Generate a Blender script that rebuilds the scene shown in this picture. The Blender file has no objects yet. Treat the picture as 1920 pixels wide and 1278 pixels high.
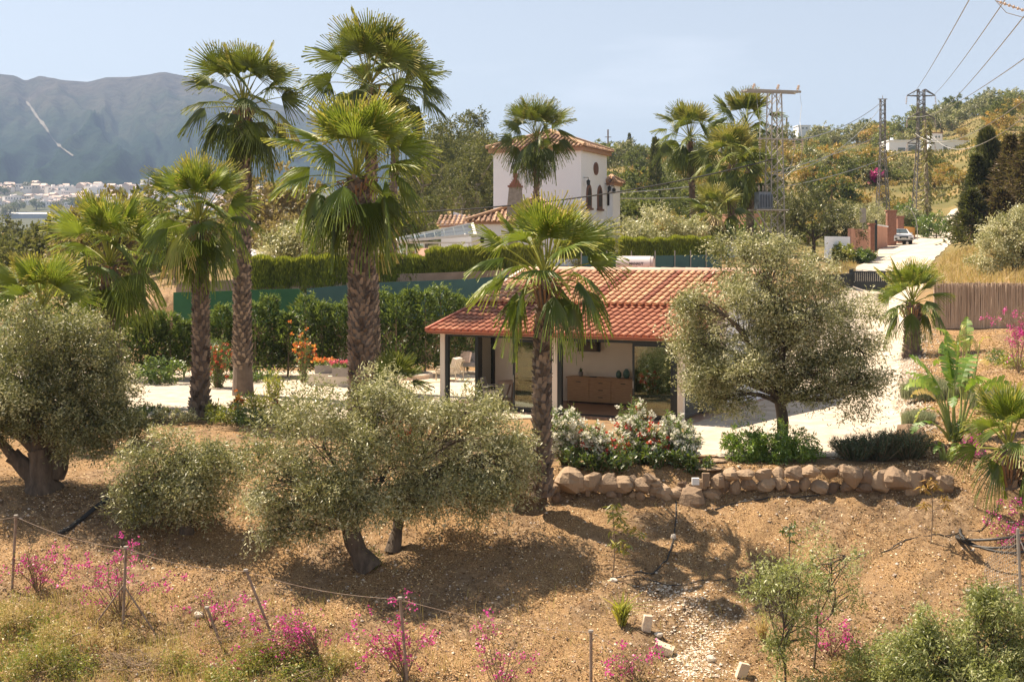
import bpy, math, random
import numpy as np
from mathutils import Vector, Matrix, noise
R = math.radians
scene = bpy.context.scene
C = scene.collection
random.seed(7)
rng = np.random.default_rng(11)

# ------------------------------------------------------------------ camera
F = 2500.0; HZ = 470.0; CX = 960.0; CZ = 5.0
cam_d = bpy.data.cameras.new('camera'); cam = bpy.data.objects.new('camera', cam_d); C.objects.link(cam)
cam.location = (0, 0, CZ); cam.rotation_euler = (R(90), 0, 0)
cam_d.sensor_width = 36; cam_d.lens = 36 * F / 1920
cam_d.shift_y = -(639 - HZ) / 1920
cam_d.clip_start = 0.5; cam_d.clip_end = 30000
scene.camera = cam
# ------------------------------------------------------------------ sky, sun, exposure
SHX, SHY = 0.55, -0.30            # where the shadow of a 1 m stick falls
SUN_EL = math.atan(1 / math.hypot(SHX, SHY)); 
w = bpy.data.worlds.new('World'); scene.world = w; w.use_nodes = True
nt = w.node_tree; nt.nodes.clear()
o_ = nt.nodes.new('ShaderNodeOutputWorld'); bg = nt.nodes.new('ShaderNodeBackground'); sk = nt.nodes.new('ShaderNodeTexSky')
sk.sky_type = 'NISHITA'; sk.sun_disc = False; sk.sun_elevation = SUN_EL
sk.sun_rotation = math.atan2(-SHX, -SHY)      # measured from +Y towards +X
sk.altitude = 200; sk.air_density = 1.0; sk.dust_density = 0.15; sk.ozone_density = 2.0
bg.inputs['Strength'].default_value = 0.060
hs = nt.nodes.new('ShaderNodeHueSaturation'); hs.inputs['Saturation'].default_value = 0.42; nt.links.new(sk.outputs[0], hs.inputs['Color']); 
tcw = nt.nodes.new('ShaderNodeTexCoord'); mpw = nt.nodes.new('ShaderNodeMapping'); mpw.inputs['Scale'].default_value = (1.2, 1.2, 7); mpw.inputs['Rotation'].default_value = (0.15, 0.1, 0.4)
nzw = nt.nodes.new('ShaderNodeTexNoise'); nzw.inputs['Scale'].default_value = 2.6; nzw.inputs['Detail'].default_value = 7; nzw.inputs['Roughness'].default_value = 0.55
crw = nt.nodes.new('ShaderNodeMapRange'); crw.inputs[1].default_value = 0.5; crw.inputs[2].default_value = 0.78; crw.inputs[4].default_value = 0.30
mxw = nt.nodes.new('ShaderNodeMix'); mxw.data_type = 'RGBA'; mxw.inputs[7].default_value = (13, 13, 13.6, 1)      # thin high cirrus
nt.links.new(tcw.outputs['Generated'], mpw.inputs[0]); nt.links.new(mpw.outputs[0], nzw.inputs['Vector']); nt.links.new(nzw.outputs['Fac'], crw.inputs[0]); nt.links.new(crw.outputs[0], mxw.inputs[0])
nt.links.new(hs.outputs[0], mxw.inputs[6]); nt.links.new(mxw.outputs[2], bg.inputs[0]); nt.links.new(bg.outputs[0], o_.inputs[0])
sl = bpy.data.lights.new('sun', 'SUN'); so = bpy.data.objects.new('sun', sl); C.objects.link(so)
sl.energy = 5.0; sl.angle = R(0.5); sl.color = (1, 0.84, 0.66)
so.rotation_euler = Vector((SHX, SHY, -1)).to_track_quat('-Z', 'Y').to_euler()
so.location = (0, 60, 60)
vs = scene.view_settings; vs.view_transform = 'Standard'; vs.look = 'None'; vs.gamma = 1; vs.exposure = 1.30
scene.render.engine = 'CYCLES'
scene.cycles.max_bounces = 8; scene.cycles.transparent_max_bounces = 12; scene.cycles.volume_bounces = 0

# ------------------------------------------------------------------ node materials
MATS = {}
def _new(name):
    m = bpy.data.materials.new(name); m.use_nodes = True
    t = m.node_tree; t.nodes.clear(); out = t.nodes.new('ShaderNodeOutputMaterial')
    MATS[name] = m
    return m, t, out
def nd(t, kind, **kw):
    n = t.nodes.new('ShaderNode' + kind)
    for k, v in kw.items():
        if k.startswith('i_'): n.inputs[k[2:].replace('_', ' ')].default_value = v
        else: setattr(n, k, v)
    return n
def c4(c): return (c[0], c[1], c[2], 1)
def ramp(t, fac, stops):
    r = t.nodes.new('ShaderNodeValToRGB'); e = r.color_ramp.elements
    while len(e) < len(stops): e.new(0.5)
    for k, (p, c) in enumerate(stops): e[k].position = p; e[k].color = c4(c)
    t.links.new(fac, r.inputs[0]); return r.outputs[0]
def noisefac(t, scale, detail=6, rough=0.6, stretch=None, world=False, w3=None):
    n = nd(t, 'TexNoise', i_Scale=scale, i_Detail=detail, i_Roughness=rough)
    if world: src = nd(t, 'NewGeometry').outputs['Position']
    else: src = nd(t, 'TexCoord').outputs['Object']
    if stretch:
        mp = nd(t, 'Mapping'); mp.inputs['Scale'].default_value = stretch
        t.links.new(src, mp.inputs[0]); src = mp.outputs[0]
    t.links.new(src, n.inputs['Vector']); return n.outputs['Fac']
def mixc(t, fac, a, b):
    m = nd(t, 'Mix', data_type='RGBA')
    for s, v in ((m.inputs[0], fac), (m.inputs[6], a), (m.inputs[7], b)):
        if isinstance(v, (int, float)): s.default_value = v
        elif isinstance(v, tuple): s.default_value = c4(v)
        else: t.links.new(v, s)
    return m.outputs[2]
def bumpn(t, fac, strength, dist=0.02):
    b = nd(t, 'Bump', i_Strength=strength, i_Distance=dist); t.links.new(fac, b.inputs['Height']); return b.outputs[0]
def mat(name, c1, c2=None, scale=6, rough=0.8, bump=0.0, bscale=None, metal=0, stretch=None, world=False, dist=0.02, attr=False, contrast=0.25, spec=0.5):
    """principled with a noise between two real colours (or a per-piece tint)"""
    if name in MATS: return MATS[name]
    m, t, out = _new(name); p = nd(t, 'BsdfPrincipled', i_Roughness=rough, i_Metallic=metal)
    p.inputs['Specular IOR Level'].default_value = spec
    c2 = c2 or tuple(x * 0.8 for x in c1)
    nf = noisefac(t, scale, stretch=stretch, world=world)
    if attr:
        a = nd(t, 'Attribute', attribute_name='tint')
        mt = nd(t, 'Math', operation='MULTIPLY_ADD'); t.links.new(nf, mt.inputs[0]); mt.inputs[1].default_value = 0.5
        ad = nd(t, 'Math', operation='SUBTRACT'); t.links.new(a.outputs['Fac'], ad.inputs[0]); ad.inputs[1].default_value = 0.25
        t.links.new(ad.outputs[0], mt.inputs[2]); col = ramp(t, mt.outputs[0], [(0.05, c1), (0.95, c2)])
    else: col = ramp(t, nf, [(0.5 - contrast, c1), (0.5 + contrast, c2)])
    t.links.new(col, p.inputs['Base Color'])
    if bump:
        bf = noisefac(t, bscale or scale * 3, stretch=stretch, world=world)
        t.links.new(bumpn(t, bf, bump, dist), p.inputs['Normal'])
    t.links.new(p.outputs[0], out.inputs[0]); return m
def leafmat(name, stops, trans=0.45, gloss=0.08, rough=0.45):
    """thin foliage: per-leaf tint picks the leaf's own colour, light passes through"""
    if name in MATS: return MATS[name]
    m, t, out = _new(name); a = nd(t, 'Attribute', attribute_name='tint')
    col = ramp(t, a.outputs['Fac'], stops)
    d = nd(t, 'BsdfDiffuse'); tr = nd(t, 'BsdfTranslucent'); g = nd(t, 'BsdfGlossy', i_Roughness=rough)
    g.inputs[0].default_value = (1, 1, 1, 1)
    t.links.new(col, d.inputs[0])
    tc = mixc(t, 0.2, col, (0.45, 0.5, 0.04)); t.links.new(tc, tr.inputs[0])
    m1 = nd(t, 'MixShader'); m1.inputs[0].default_value = trans
    t.links.new(d.outputs[0], m1.inputs[1]); t.links.new(tr.outputs[0], m1.inputs[2])
    m2 = nd(t, 'MixShader'); m2.inputs[0].default_value = gloss
    t.links.new(m1.outputs[0], m2.inputs[1]); t.links.new(g.outputs[0], m2.inputs[2])
    t.links.new(m2.outputs[0], out.inputs[0]); return m

# ------------------------------------------------------------------ mesh builder
class MB:
    def __init__(s): s.v = []; s.f = []; s.t = []; s.n = 0
    def add(s, V, Fc, t=0.5):
        V = np.asarray(V, float).reshape(-1, 3); Fc = np.asarray(Fc, int)
        if len(Fc) == 0: return s
        s.v.append(V); s.f.append(Fc + s.n); s.n += len(V)
        s.t.append(np.broadcast_to(np.asarray(t, float), (len(Fc),)).copy()); return s
    def box(s, c, size, rz=0, t=0.5, M=None):
        hx, hy, hz = size[0] / 2, size[1] / 2, size[2] / 2
        V = np.array([(x, y, z) for z in (-hz, hz) for y in (-hy, hy) for x in (-hx, hx)])
        if rz: c_, s_ = math.cos(rz), math.sin(rz); V = V @ np.array([[c_, s_, 0], [-s_, c_, 0], [0, 0, 1]])
        if M is not None: V = V @ np.array(M.to_3x3()).T
        V = V + np.array(c)
        return s.add(V, [(0, 2, 3, 1), (4, 5, 7, 6), (0, 1, 5, 4), (2, 6, 7, 3), (0, 4, 6, 2), (1, 3, 7, 5)], t)
    def b2(s, x0, x1, y0, y1, z0, z1, t=0.5):
        return s.box(((x0 + x1) / 2, (y0 + y1) / 2, (z0 + z1) / 2), (abs(x1 - x0), abs(y1 - y0), abs(z1 - z0)), 0, t)
    def bar(s, p, q, w, h=None, t=0.5):
        p = Vector(p); q = Vector(q); d = q - p; L = d.length
        if L < 1e-6: return s
        M = d.to_track_quat('Z', 'Y').to_matrix()
        return s.box(tuple((p + q) / 2), (w, h or w, L), 0, t, M.to_4x4())
    def tube(s, pts, rad, n=6, t=0.5, caps=True):
        P = [Vector(p) for p in pts]; m = len(P)
        if np.isscalar(rad): rad = [rad] * m
        V = []; ref = Vector((0.31, 0.17, 0.93))
        for i, p in enumerate(P):
            d = (P[min(i + 1, m - 1)] - P[max(i - 1, 0)]).normalized()
            a = d.cross(ref if abs(d.dot(ref)) < 0.95 else Vector((1, 0, 0))).normalized(); b = d.cross(a)
            for k in range(n):
                th = 2 * math.pi * k / n; V.append(p + (a * math.cos(th) + b * math.sin(th)) * rad[i])
        Fc = [(i * n + k, i * n + (k + 1) % n, (i + 1) * n + (k + 1) % n, (i + 1) * n + k) for i in range(m - 1) for k in range(n)]
        s.add([tuple(v) for v in V], Fc, t)
        if caps and n == 4: s.add([tuple(v) for v in V[:4]], [(3, 2, 1, 0)], t); s.add([tuple(v) for v in V[-4:]], [(0, 1, 2, 3)], t)
        elif caps:
            for ring, c0 in ((V[:n], P[0]), (V[-n:], P[-1])):
                s.add([tuple(v) for v in ring] + [tuple(c0)], [(k, (k + 1) % n, n) for k in range(n)], t)
        return s
    def lathe(s, prof, c=(0, 0, 0), n=16, t=0.5):
        V = [(c[0] + r * math.cos(2 * math.pi * k / n), c[1] + r * math.sin(2 * math.pi * k / n), c[2] + z) for r, z in prof for k in range(n)]
        return s.add(V, [(i * n + k, i * n + (k + 1) % n, (i + 1) * n + (k + 1) % n, (i + 1) * n + k) for i in range(len(prof) - 1) for k in range(n)], t)
    def prism(s, poly, a, b, axis='y', t=0.5):
        """2-D polygon extruded along an axis from a to b (fan-capped, polygon roughly star-shaped)"""
        n = len(poly)
        def P(u, v, k): return {'y': (u, k, v), 'x': (k, u, v), 'z': (u, v, k)}[axis]
        cu = sum(p[0] for p in poly) / n; cv = sum(p[1] for p in poly) / n
        V = [P(u, v, a) for u, v in poly] + [P(u, v, b) for u, v in poly] + [P(cu, cv, a), P(cu, cv, b)]
        s.add(V, [(k, (k + 1) % n, n + (k + 1) % n, n + k) for k in range(n)], t)
        return s.add(V, [(k, (k + 1) % n, 2 * n) for k in range(n)] + [(n + k, n + (k + 1) % n, 2 * n + 1) for k in range(n)], t)
    def mesh(s, name, smooth=False):
        me = bpy.data.meshes.new(name); V = np.concatenate(s.v)
        me.vertices.add(len(V)); me.vertices.foreach_set('co', V.ravel())
        tot = np.concatenate([np.full(len(f), f.shape[1]) for f in s.f]); idx = np.concatenate([f.ravel() for f in s.f])
        me.loops.add(len(idx)); me.loops.foreach_set('vertex_index', idx)
        me.polygons.add(len(tot)); st = np.concatenate([[0], np.cumsum(tot)[:-1]])
        me.polygons.foreach_set('loop_start', st)
        try: me.polygons.foreach_set('loop_total', tot)
        except Exception: pass
        me.update(calc_edges=True)
        at = me.attributes.new('tint', 'FLOAT', 'FACE'); at.data.foreach_set('value', np.concatenate(s.t))
        me.polygons.foreach_set('use_smooth', np.full(len(tot), bool(smooth)))
        return me
    def build(s, name, m, parent=None, smooth=False, loc=None, rz=0, label=None):
        me = s.mesh(name, smooth)
        me.materials.append(m); o = bpy.data.objects.new(name, me); C.objects.link(o)
        if parent: o.parent = parent
        if loc is not None: o.location = loc
        if rz: o.rotation_euler.z = rz
        if label: o['label'] = label
        return o
def tag(o, label=None, cat=None, group=None, kind=None):
    if label: o['label'] = label
    if cat: o['category'] = cat
    if group: o['group'] = group
    if kind: o['kind'] = kind
    return o
def thing(name, label, cat, loc=(0, 0, 0), rz=0, group=None):
    o = bpy.data.objects.new(name, None); C.objects.link(o); o.location = loc; o.rotation_euler.z = rz
    o.empty_display_size = 0.2
    return tag(o, label, cat, group)
def dup(root, loc, rz=0, sc=1, label=None, group=None):
    def cp(o, par):
        c = o.copy(); C.objects.link(c)
        if par: c.parent = par
        for ch in o.children: cp(ch, c)
        return c
    r = cp(root, None); r.location = loc; r.rotation_euler.z = rz
    r.scale = (sc, sc, sc) if np.isscalar(sc) else sc
    if label: r['label'] = label
    if group: r['group'] = group
    return r
def unit(A): return A / np.maximum(np.linalg.norm(A, axis=-1, keepdims=True), 1e-9)
def leafq(mb, P, D, L, W, t, nrm=None):
    """rhombic leaves: one quad each"""
    N = len(P); D = unit(D); rv = rng.normal(size=(N, 3)) if nrm is None else nrm
    S = unit(np.cross(D, rv)); L = np.broadcast_to(L, (N,))[:, None]; W = np.broadcast_to(W, (N,))[:, None]
    V = np.stack([P, P + D * L * 0.45 + S * W / 2, P + D * L, P + D * L * 0.45 - S * W / 2], 1).reshape(-1, 3)
    mb.add(V, np.arange(N * 4).reshape(-1, 4), t)

# ------------------------------------------------------------------ placing things by bearing and distance
TD = [2, 14, 20, 24, 25.5, 28, 30.2, 31, 34, 39, 45, 57, 59, 61, 66, 80, 90, 110, 130, 150, 180, 260, 340, 450, 600, 1000, 1700, 2200, 2600, 9000]
TX = [-200, 100, 330, 600, 900, 1300, 1480, 1640, 1760, 1900, 2200]
TZ = [[-5.2]*11, [-4.3]*11, [-3.5]*11, [-2.76]*11, [-2.3]*11,
 [-1.6]*11,
 [-.8, -.8, -.8, -.85, -.70, -.62, -.52, -.46, -.46, -.5, -.5],
 [-.55, -.58, -.6, -.62, -.1, 0, 0, 0, 0, -.1, 0],
 [-.4, -.42, -.42, -.3, 0, 0, 0, 0, .2, .35, .5],
 [0, 0, 0, 0, 0, 0, 0, 0, .4, .8, 1],
 [0, 0, 0, 0, 0, 0, 0, .05, .6, 1.1, 1.3],
 [0, 0, 0, 0, 0, 0, .2, .5, .85, 1.1, 1.6],
 [.1, .1, .1, .1, .1, .2, .5, .65, 1.0, 1.3, 1.8],
 [.5, .6, 3.0, 3.3, 3.4, 3.6, 2.2, .8, 1.2, 1.5, 2],
 [.9, 1, 3.2, 3.5, 3.6, 3.8, 3, 1.2, 2.2, 3.3, 3.6],
 [1.2, 1.4, 3.3, 3.6, 3.8, 4, 4, 2.15, 3.2, 3.9, 4.3],
 [1.4, 1.6, 3.4, 3.7, 4.1, 4.4, 4.4, 3.7, 4.0, 5.2, 6],
 [1.8, 2, 3.6, 4, 4.8, 5.2, 5.2, 4.9, 5.1, 7, 8],
 [2, 2.2, 4, 5, 5.8, 6.5, 6.2, 5.5, 5.8, 8.5, 11],
 [2, 2.5, 4.5, 6, 7, 8, 7.5, 7.6, 6.6, 10, 14],
 [2, 2.5, 5, 7.5, 10, 10.5, 10.5, 11, 12, 16, 20],
 [2, 2.5, 5, 9, 17, 19, 22, 23, 24, 29, 33],
 [2, 2.5, 4, 10, 22, 28, 31, 29, 29.5, 40, 48],
 [2, 2, 2, 10, 27, 35, 37, 42, 48, 52.5, 60],
 [2, 2, 2, 8, 22, 34, 38, 42, 46, 51, 56],
 [10, 10, 10, 12, 20, 25, 30, 32, 34, 36, 40],
 [46]*11, [105]*11, [112]*11, [112]*11]
TD = np.array(TD, float); TX = np.array(TX, float); TZ = np.array(TZ, float)
def hgt_px(px, D):
    px = np.clip(np.asarray(px, float), TX[0], TX[-1]); D = np.clip(np.asarray(D, float), TD[0], TD[-1])
    i = np.clip(np.searchsorted(TD, D, 'right') - 1, 0, len(TD) - 2); j = np.clip(np.searchsorted(TX, px, 'right') - 1, 0, len(TX) - 2)
    a = (D - TD[i]) / (TD[i + 1] - TD[i]); b = (px - TX[j]) / (TX[j + 1] - TX[j]); b = b * b * (3 - 2 * b)
    return (TZ[i, j] * (1 - a) * (1 - b) + TZ[i + 1, j] * a * (1 - b) + TZ[i, j + 1] * (1 - a) * b + TZ[i + 1, j + 1] * a * b)
def smst(x, a, b): t = np.clip((np.asarray(x, float) - a) / (b - a), 0, 1); return t * t * (3 - 2 * t)
def wob(X, Y, s, seed=0):
    return (np.sin(X * s + seed) * np.cos(Y * s * 1.13 + seed * 2.1) + 0.5 * np.sin(X * s * 2.3 - Y * s * 1.7 + seed) + 0.25 * np.sin(X * s * 5.1 + Y * s * 4.3 + seed * 3)) / 1.75
def hgt(X, Y):
    X = np.asarray(X, float); Y = np.maximum(np.asarray(Y, float), 1)
    z = hgt_px(CX + F * X / Y, Y)
    near = (1 - smst(Y, 29, 31.5)) ; z = z + near * (0.09 * wob(X, Y, 1.3) + 0.05 * wob(X, Y, 3.1, 4) + 0.03 * wob(X, Y, 6.3, 1) + 0.016 * wob(X, Y, 12.7, 8))
    far = smst(Y, 62, 120) * (1 - smst(Y, 900, 1600))
    road = 1 - smst(Y, 175, 190) * 1.0
    pxx = CX + F * X / Y; mask = np.where((pxx > 1560) & (pxx < 1840) & (Y < 175), 0.0, 1.0)
    z = z + far * mask * (0.5 * wob(X, Y, 0.12, 2) + smst(Y, 150, 300) * 1.6 * wob(X, Y, 0.035, 5))
    m = smst(Y, 285, 305) * (1 - smst(Y, 345, 375)) * smst(pxx, 1610, 1650) * (1 - smst(pxx, 1835, 1880)); z = z * (1 - m) + 27.6 * m
    return z
def H(X, Y): return float(hgt(X, Y))
def at(px, D): return ((px - CX) * D / F, D)
def G(px, D, dz=0):
    """ground point on the bearing of column px, D metres out"""
    x, y = at(px, D); return (x, y, H(x, y) + dz)
def Wp(px, py, D): return ((px - CX) * D / F, D, CZ - (py - HZ) * D / F)
# ------------------------------------------------------------------ ground
def groundmat():
    m, t, out = _new('dry_ground'); p = nd(t, 'BsdfPrincipled', i_Roughness=0.95); p.inputs['Specular IOR Level'].default_value = 0.15
    big = noisefac(t, 0.55, 5, 0.6, world=True); mid = noisefac(t, 4.5, 8, 0.75, world=True); fine = noisefac(t, 38, 6, 0.7, world=True)
    soil = ramp(t, mid, [(0.3, (0.06, 0.036, 0.022)), (0.5, (0.21, 0.14, 0.08)), (0.7, (0.43, 0.31, 0.19))])
    straw = ramp(t, fine, [(0.3, (0.07, 0.038, 0.02)), (0.5, (0.27, 0.165, 0.08)), (0.68, (0.56, 0.40, 0.21))])
    near = mixc(t, ramp(t, big, [(0.4, (0, 0, 0)), (0.56, (1, 1, 1))]), soil, straw)
    peb = nd(t, 'TexVoronoi', i_Scale=22.0, feature='F1'); t.links.new(nd(t, 'NewGeometry').outputs['Position'], peb.inputs['Vector'])
    near = mixc(t, ramp(t, peb.outputs['Distance'], [(0.10, (0.7, 0.7, 0.7)), (0.2, (0, 0, 0))]), near, (0.42, 0.33, 0.24))
    g2 = noisefac(t, 0.06, 8, 0.7, world=True)
    farc = ramp(t, g2, [(0.3, (0.07, 0.08, 0.028)), (0.47, (0.15, 0.13, 0.05)), (0.58, (0.24, 0.175, 0.075)), (0.72, (0.32, 0.21, 0.11))])
    sep = nd(t, 'SeparateXYZ'); t.links.new(nd(t, 'NewGeometry').outputs['Position'], sep.inputs[0])
    mr = nd(t, 'MapRange'); t.links.new(sep.outputs[1], mr.inputs[0]); mr.inputs[1].default_value = 62; mr.inputs[2].default_value = 110
    c = mixc(t, mr.outputs[0], near, farc)
    mr2 = nd(t, 'MapRange'); t.links.new(sep.outputs[1], mr2.inputs[0]); mr2.inputs[1].default_value = 450; mr2.inputs[2].default_value = 900
    c = mixc(t, mr2.outputs[0], c, ramp(t, g2, [(.35, (.045, .06, .03)), (.65, (.12, .115, .07))])); t.links.new(c, p.inputs['Base Color'])
    b1 = nd(t, 'Bump', i_Strength=0.9, i_Distance=0.05); t.links.new(mid, b1.inputs['Height'])
    b2 = nd(t, 'Bump', i_Strength=0.9, i_Distance=0.015); t.links.new(fine, b2.inputs['Height']); t.links.new(b1.outputs[0], b2.inputs['Normal'])
    t.links.new(b2.outputs[0], p.inputs['Normal']); t.links.new(p.outputs[0], out.inputs[0]); return m
def gridmesh(PX, PD, fz, off=0.0):
    X = (PX - CX) * PD / F; Z = fz(X, PD) + off
    V = np.stack([X, PD, Z], -1); nr, nc = PX.shape
    I = np.arange(nr * nc).reshape(nr, nc)
    return V.reshape(-1, 3), np.stack([I[:-1, :-1], I[:-1, 1:], I[1:, 1:], I[1:, :-1]], -1).reshape(-1, 4)
rows = np.concatenate([np.arange(3, 20, 1.0), np.arange(20, 35, 0.16), np.arange(35, 70, 0.5), np.arange(70, 200, 2.0), np.arange(200, 480, 5.0), np.arange(480, 1000, 25), np.arange(1000, 2700, 80), [3500, 5000, 7000]])
colsx = np.concatenate([np.arange(-3000, -300, 150), np.arange(-300, 2220, 9), np.arange(2220, 5200, 150)])
PX, PD = np.meshgrid(colsx, rows)
g = MB(); V_, F_ = gridmesh(PX, PD, hgt); g.add(V_, F_)
x0, x1 = (-3000 - CX) * 3 / F, (5100 - CX) * 3 / F
g.add([(-400, -400, -5.4), (400, -400, -5.4), (400, 3.2, -5.4), (-400, 3.2, -5.4)], [(0, 1, 2, 3)])
tag(g.build('ground', groundmat(), smooth=True), kind='structure')

def ruled(name, rws, m, off, n=40, step=0.5, jit=6, kind='structure'):
    D = np.array([r[0] for r in rws], float); L = np.array([r[1] for r in rws], float); Rr = np.array([r[2] for r in rws], float)
    d = np.arange(D[0], D[-1], step); l = np.interp(d, D, L); r = np.interp(d, D, Rr)
    l = l + jit * (wob(d, d * 0.3, .6) + 0.25 * wob(d, d, 4.3)); r = r + jit * (wob(d, d * .5, .7, 5) + 0.25 * wob(d, d, 3.9, 2))
    s = np.linspace(0, 1, n)[None, :]; PXr = l[:, None] * (1 - s) + r[:, None] * s; PDr = np.repeat(d[:, None], n, 1)
    b = MB(); b.add(*gridmesh(PXr, PDr, hgt, off)); return tag(b.build(name, m, smooth=True), kind=kind)
gravel = mat('white_gravel', (0.36, 0.29, 0.215), (0.60, 0.53, 0.44), 1.6, 0.95, 0.9, 30, world=True, dist=0.02, spec=0.2)
roadm = mat('pale_track', (0.42, 0.35, 0.27), (0.62, 0.55, 0.46), 0.8, 0.95, 0.5, 12, world=True, spec=0.2)
ruled('driveway', [(32.2, 1290, 1560), (33.5, 1290, 1640), (35.5, 1287, 1705), (38, 1287, 1705), (41, 1287, 1680), (45, 1292, 1685), (51, 1330, 1690), (57, 1400, 1692), (62, 1500, 1700), (70, 1560, 1710), (83.2, 1590, 1742)], gravel, 0.03, 60, 0.25)
ruled('terrace', [(39.6, 230, 960), (40.4, -200, 1287), (45, -200, 1292), (51, -200, 1325), (55.5, -200, 1300)], gravel, 0.03, 90, 0.3)
ruled('road', [(83.6, 1597, 1745), (90, 1605, 1745), (100, 1628, 1757), (110, 1643, 1772), (128, 1662, 1792), (150, 1727, 1804), (168, 1785, 1818)], roadm, 0.05, 24, 0.6, 3)
ruled('road', [(292, 1300, 1345), (300, 1310, 1700)], mat('grey_road', (0.2, 0.2, 0.2), (0.28, 0.27, 0.25), world=True), 0.15, 60, 0.8, 0)
# distant mountain
def mountmat():
    m, t, out = _new('mountain_scrub'); p = nd(t, 'BsdfPrincipled', i_Roughness=1.0); p.inputs['Specular IOR Level'].default_value = 0.0
    n1 = noisefac(t, 0.004, 9, 0.68, world=True, stretch=None); n2 = noisefac(t, 0.03, 5, 0.7, world=True)
    sep = nd(t, 'SeparateXYZ'); t.links.new(nd(t, 'NewGeometry').outputs['Position'], sep.inputs[0])
    mr = nd(t, 'MapRange'); t.links.new(sep.outputs[2], mr.inputs[0]); mr.inputs[1].default_value = 180; mr.inputs[2].default_value = 560
    ad = nd(t, 'Math', operation='MULTIPLY_ADD'); t.links.new(n1, ad.inputs[0]); ad.inputs[1].default_value = 1.6
    sb = nd(t, 'Math', operation='SUBTRACT'); t.links.new(mr.outputs[0], sb.inputs[0]); sb.inputs[1].default_value = 0.85
    t.links.new(sb.outputs[0], ad.inputs[2])
    c = ramp(t, ad.outputs[0], [(0.15, (0.022, 0.04, 0.024)), (0.45, (0.045, 0.062, 0.038)), (0.66, (0.07, 0.075, 0.052)), (0.9, (0.10, 0.09, 0.07))])
    d = ramp(t, n2, [(0.35, (0.45, 0.45, 0.45)), (0.62, (1, 1, 1))]); mm = nd(t, 'Mix', data_type='RGBA', blend_type='MULTIPLY'); mm.inputs[0].default_value = 1
    t.links.new(c, mm.inputs[6]); t.links.new(d, mm.inputs[7]); t.links.new(mm.outputs[2], p.inputs['Base Color'])
    t.links.new(bumpn(t, n2, 1.0, 12), p.inputs['Normal']); t.links.new(p.outputs[0], out.inputs[0]); return m
rx = [-900, -300, 0, 28, 48, 75, 110, 165, 200, 240, 310, 350, 400, 480, 560, 640, 720, 800, 860, 920, 1200, 2500]
ry = [160, 150, 137, 140, 150, 140, 148, 152, 143, 143, 134, 141, 150, 180, 207, 232, 250, 258, 262, 285, 330, 380]
MD0, MD1 = 2250., 4300.
def mz(X, D):
    px = CX + F * X / D; s = np.clip((D - MD0) / (MD1 - MD0), 0, 1.6)
    top = CZ + (HZ - np.interp(px, rx, ry)) * MD1 / F
    base = 104 + 0 * px
    prof = np.where(s <= 1, 0.62 * s + 0.38 * s ** 2.2, 1 - (s - 1) * 1.2)
    wx = px + 26 * np.sin(s * 5 + px * .011) + 9 * np.sin(s * 13 - px * .03)
    rav = 1.0 * np.abs(np.sin(wx * 0.014 + s * 1.9)) + .6 * np.abs(np.sin(wx * 0.03 - s * 4.2 + 1)) + .35 * np.abs(np.sin(wx * 0.055 + s * 8.5 + 2)) + .22 * np.abs(np.sin(wx * .1 - s * 15 + 3))
    z = base + (top - base) * prof - (rav - 1.0) * 66 * np.sin(np.pi * np.clip(s, 0, 1)) ** 0.8
    return z + 7 * wob(X, D, 0.012, 3) * np.sin(np.pi * np.clip(s, 0, 1))
PXm, PDm = np.meshgrid(np.arange(-900, 2500, 7), np.linspace(MD0, MD1 + 900, 130))
g = MB(); g.add(*gridmesh(PXm, PDm, mz)); tag(g.build('mountain', mountmat(), smooth=True), kind='structure')
# pale firebreak climbing the mountain
fb = [(138, 296), (128, 289), (117, 281), (103, 268), (92, 252), (82, 236), (70, 222), (60, 206), (48, 190)]
g = MB(); V = []
def mount_hit(px, py):
    ds = np.linspace(MD0, MD1, 900); zz = mz((px - CX) * ds / F, ds); yy = HZ - (zz - CZ) * F / ds
    k = np.argmax(yy <= py); return ds[k]
fbd = []
for k in range(len(fb) - 1):
    for s in np.linspace(0, 1, 6)[:-1]:
        px = fb[k][0] * (1 - s) + fb[k + 1][0] * s; py = fb[k][1] * (1 - s) + fb[k + 1][1] * s; fbd.append((px, mount_hit(px, py)))
for k, (px, D) in enumerate(fbd):
    wd = 1.2 + 2.6 * min(1, k / 22) * (0.7 + 0.3 * math.sin(k * 1.7)); 
    if k > 26: wd *= 0.6
    for s in np.linspace(-1, 1, 5):
        X = (px + s * wd - CX) * D / F; V.append((X, D - 3, float(mz(X, D)) + 4))
g.add(V, [(k * 5 + j, k * 5 + j + 1, (k + 1) * 5 + j + 1, (k + 1) * 5 + j) for k in range(len(fbd) - 1) for j in range(4)])
tag(g.build('firebreak', mat('bare_earth', (0.09, 0.08, 0.06), (0.14, 0.12, 0.085), 0.05, world=True)), kind='structure')

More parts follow.
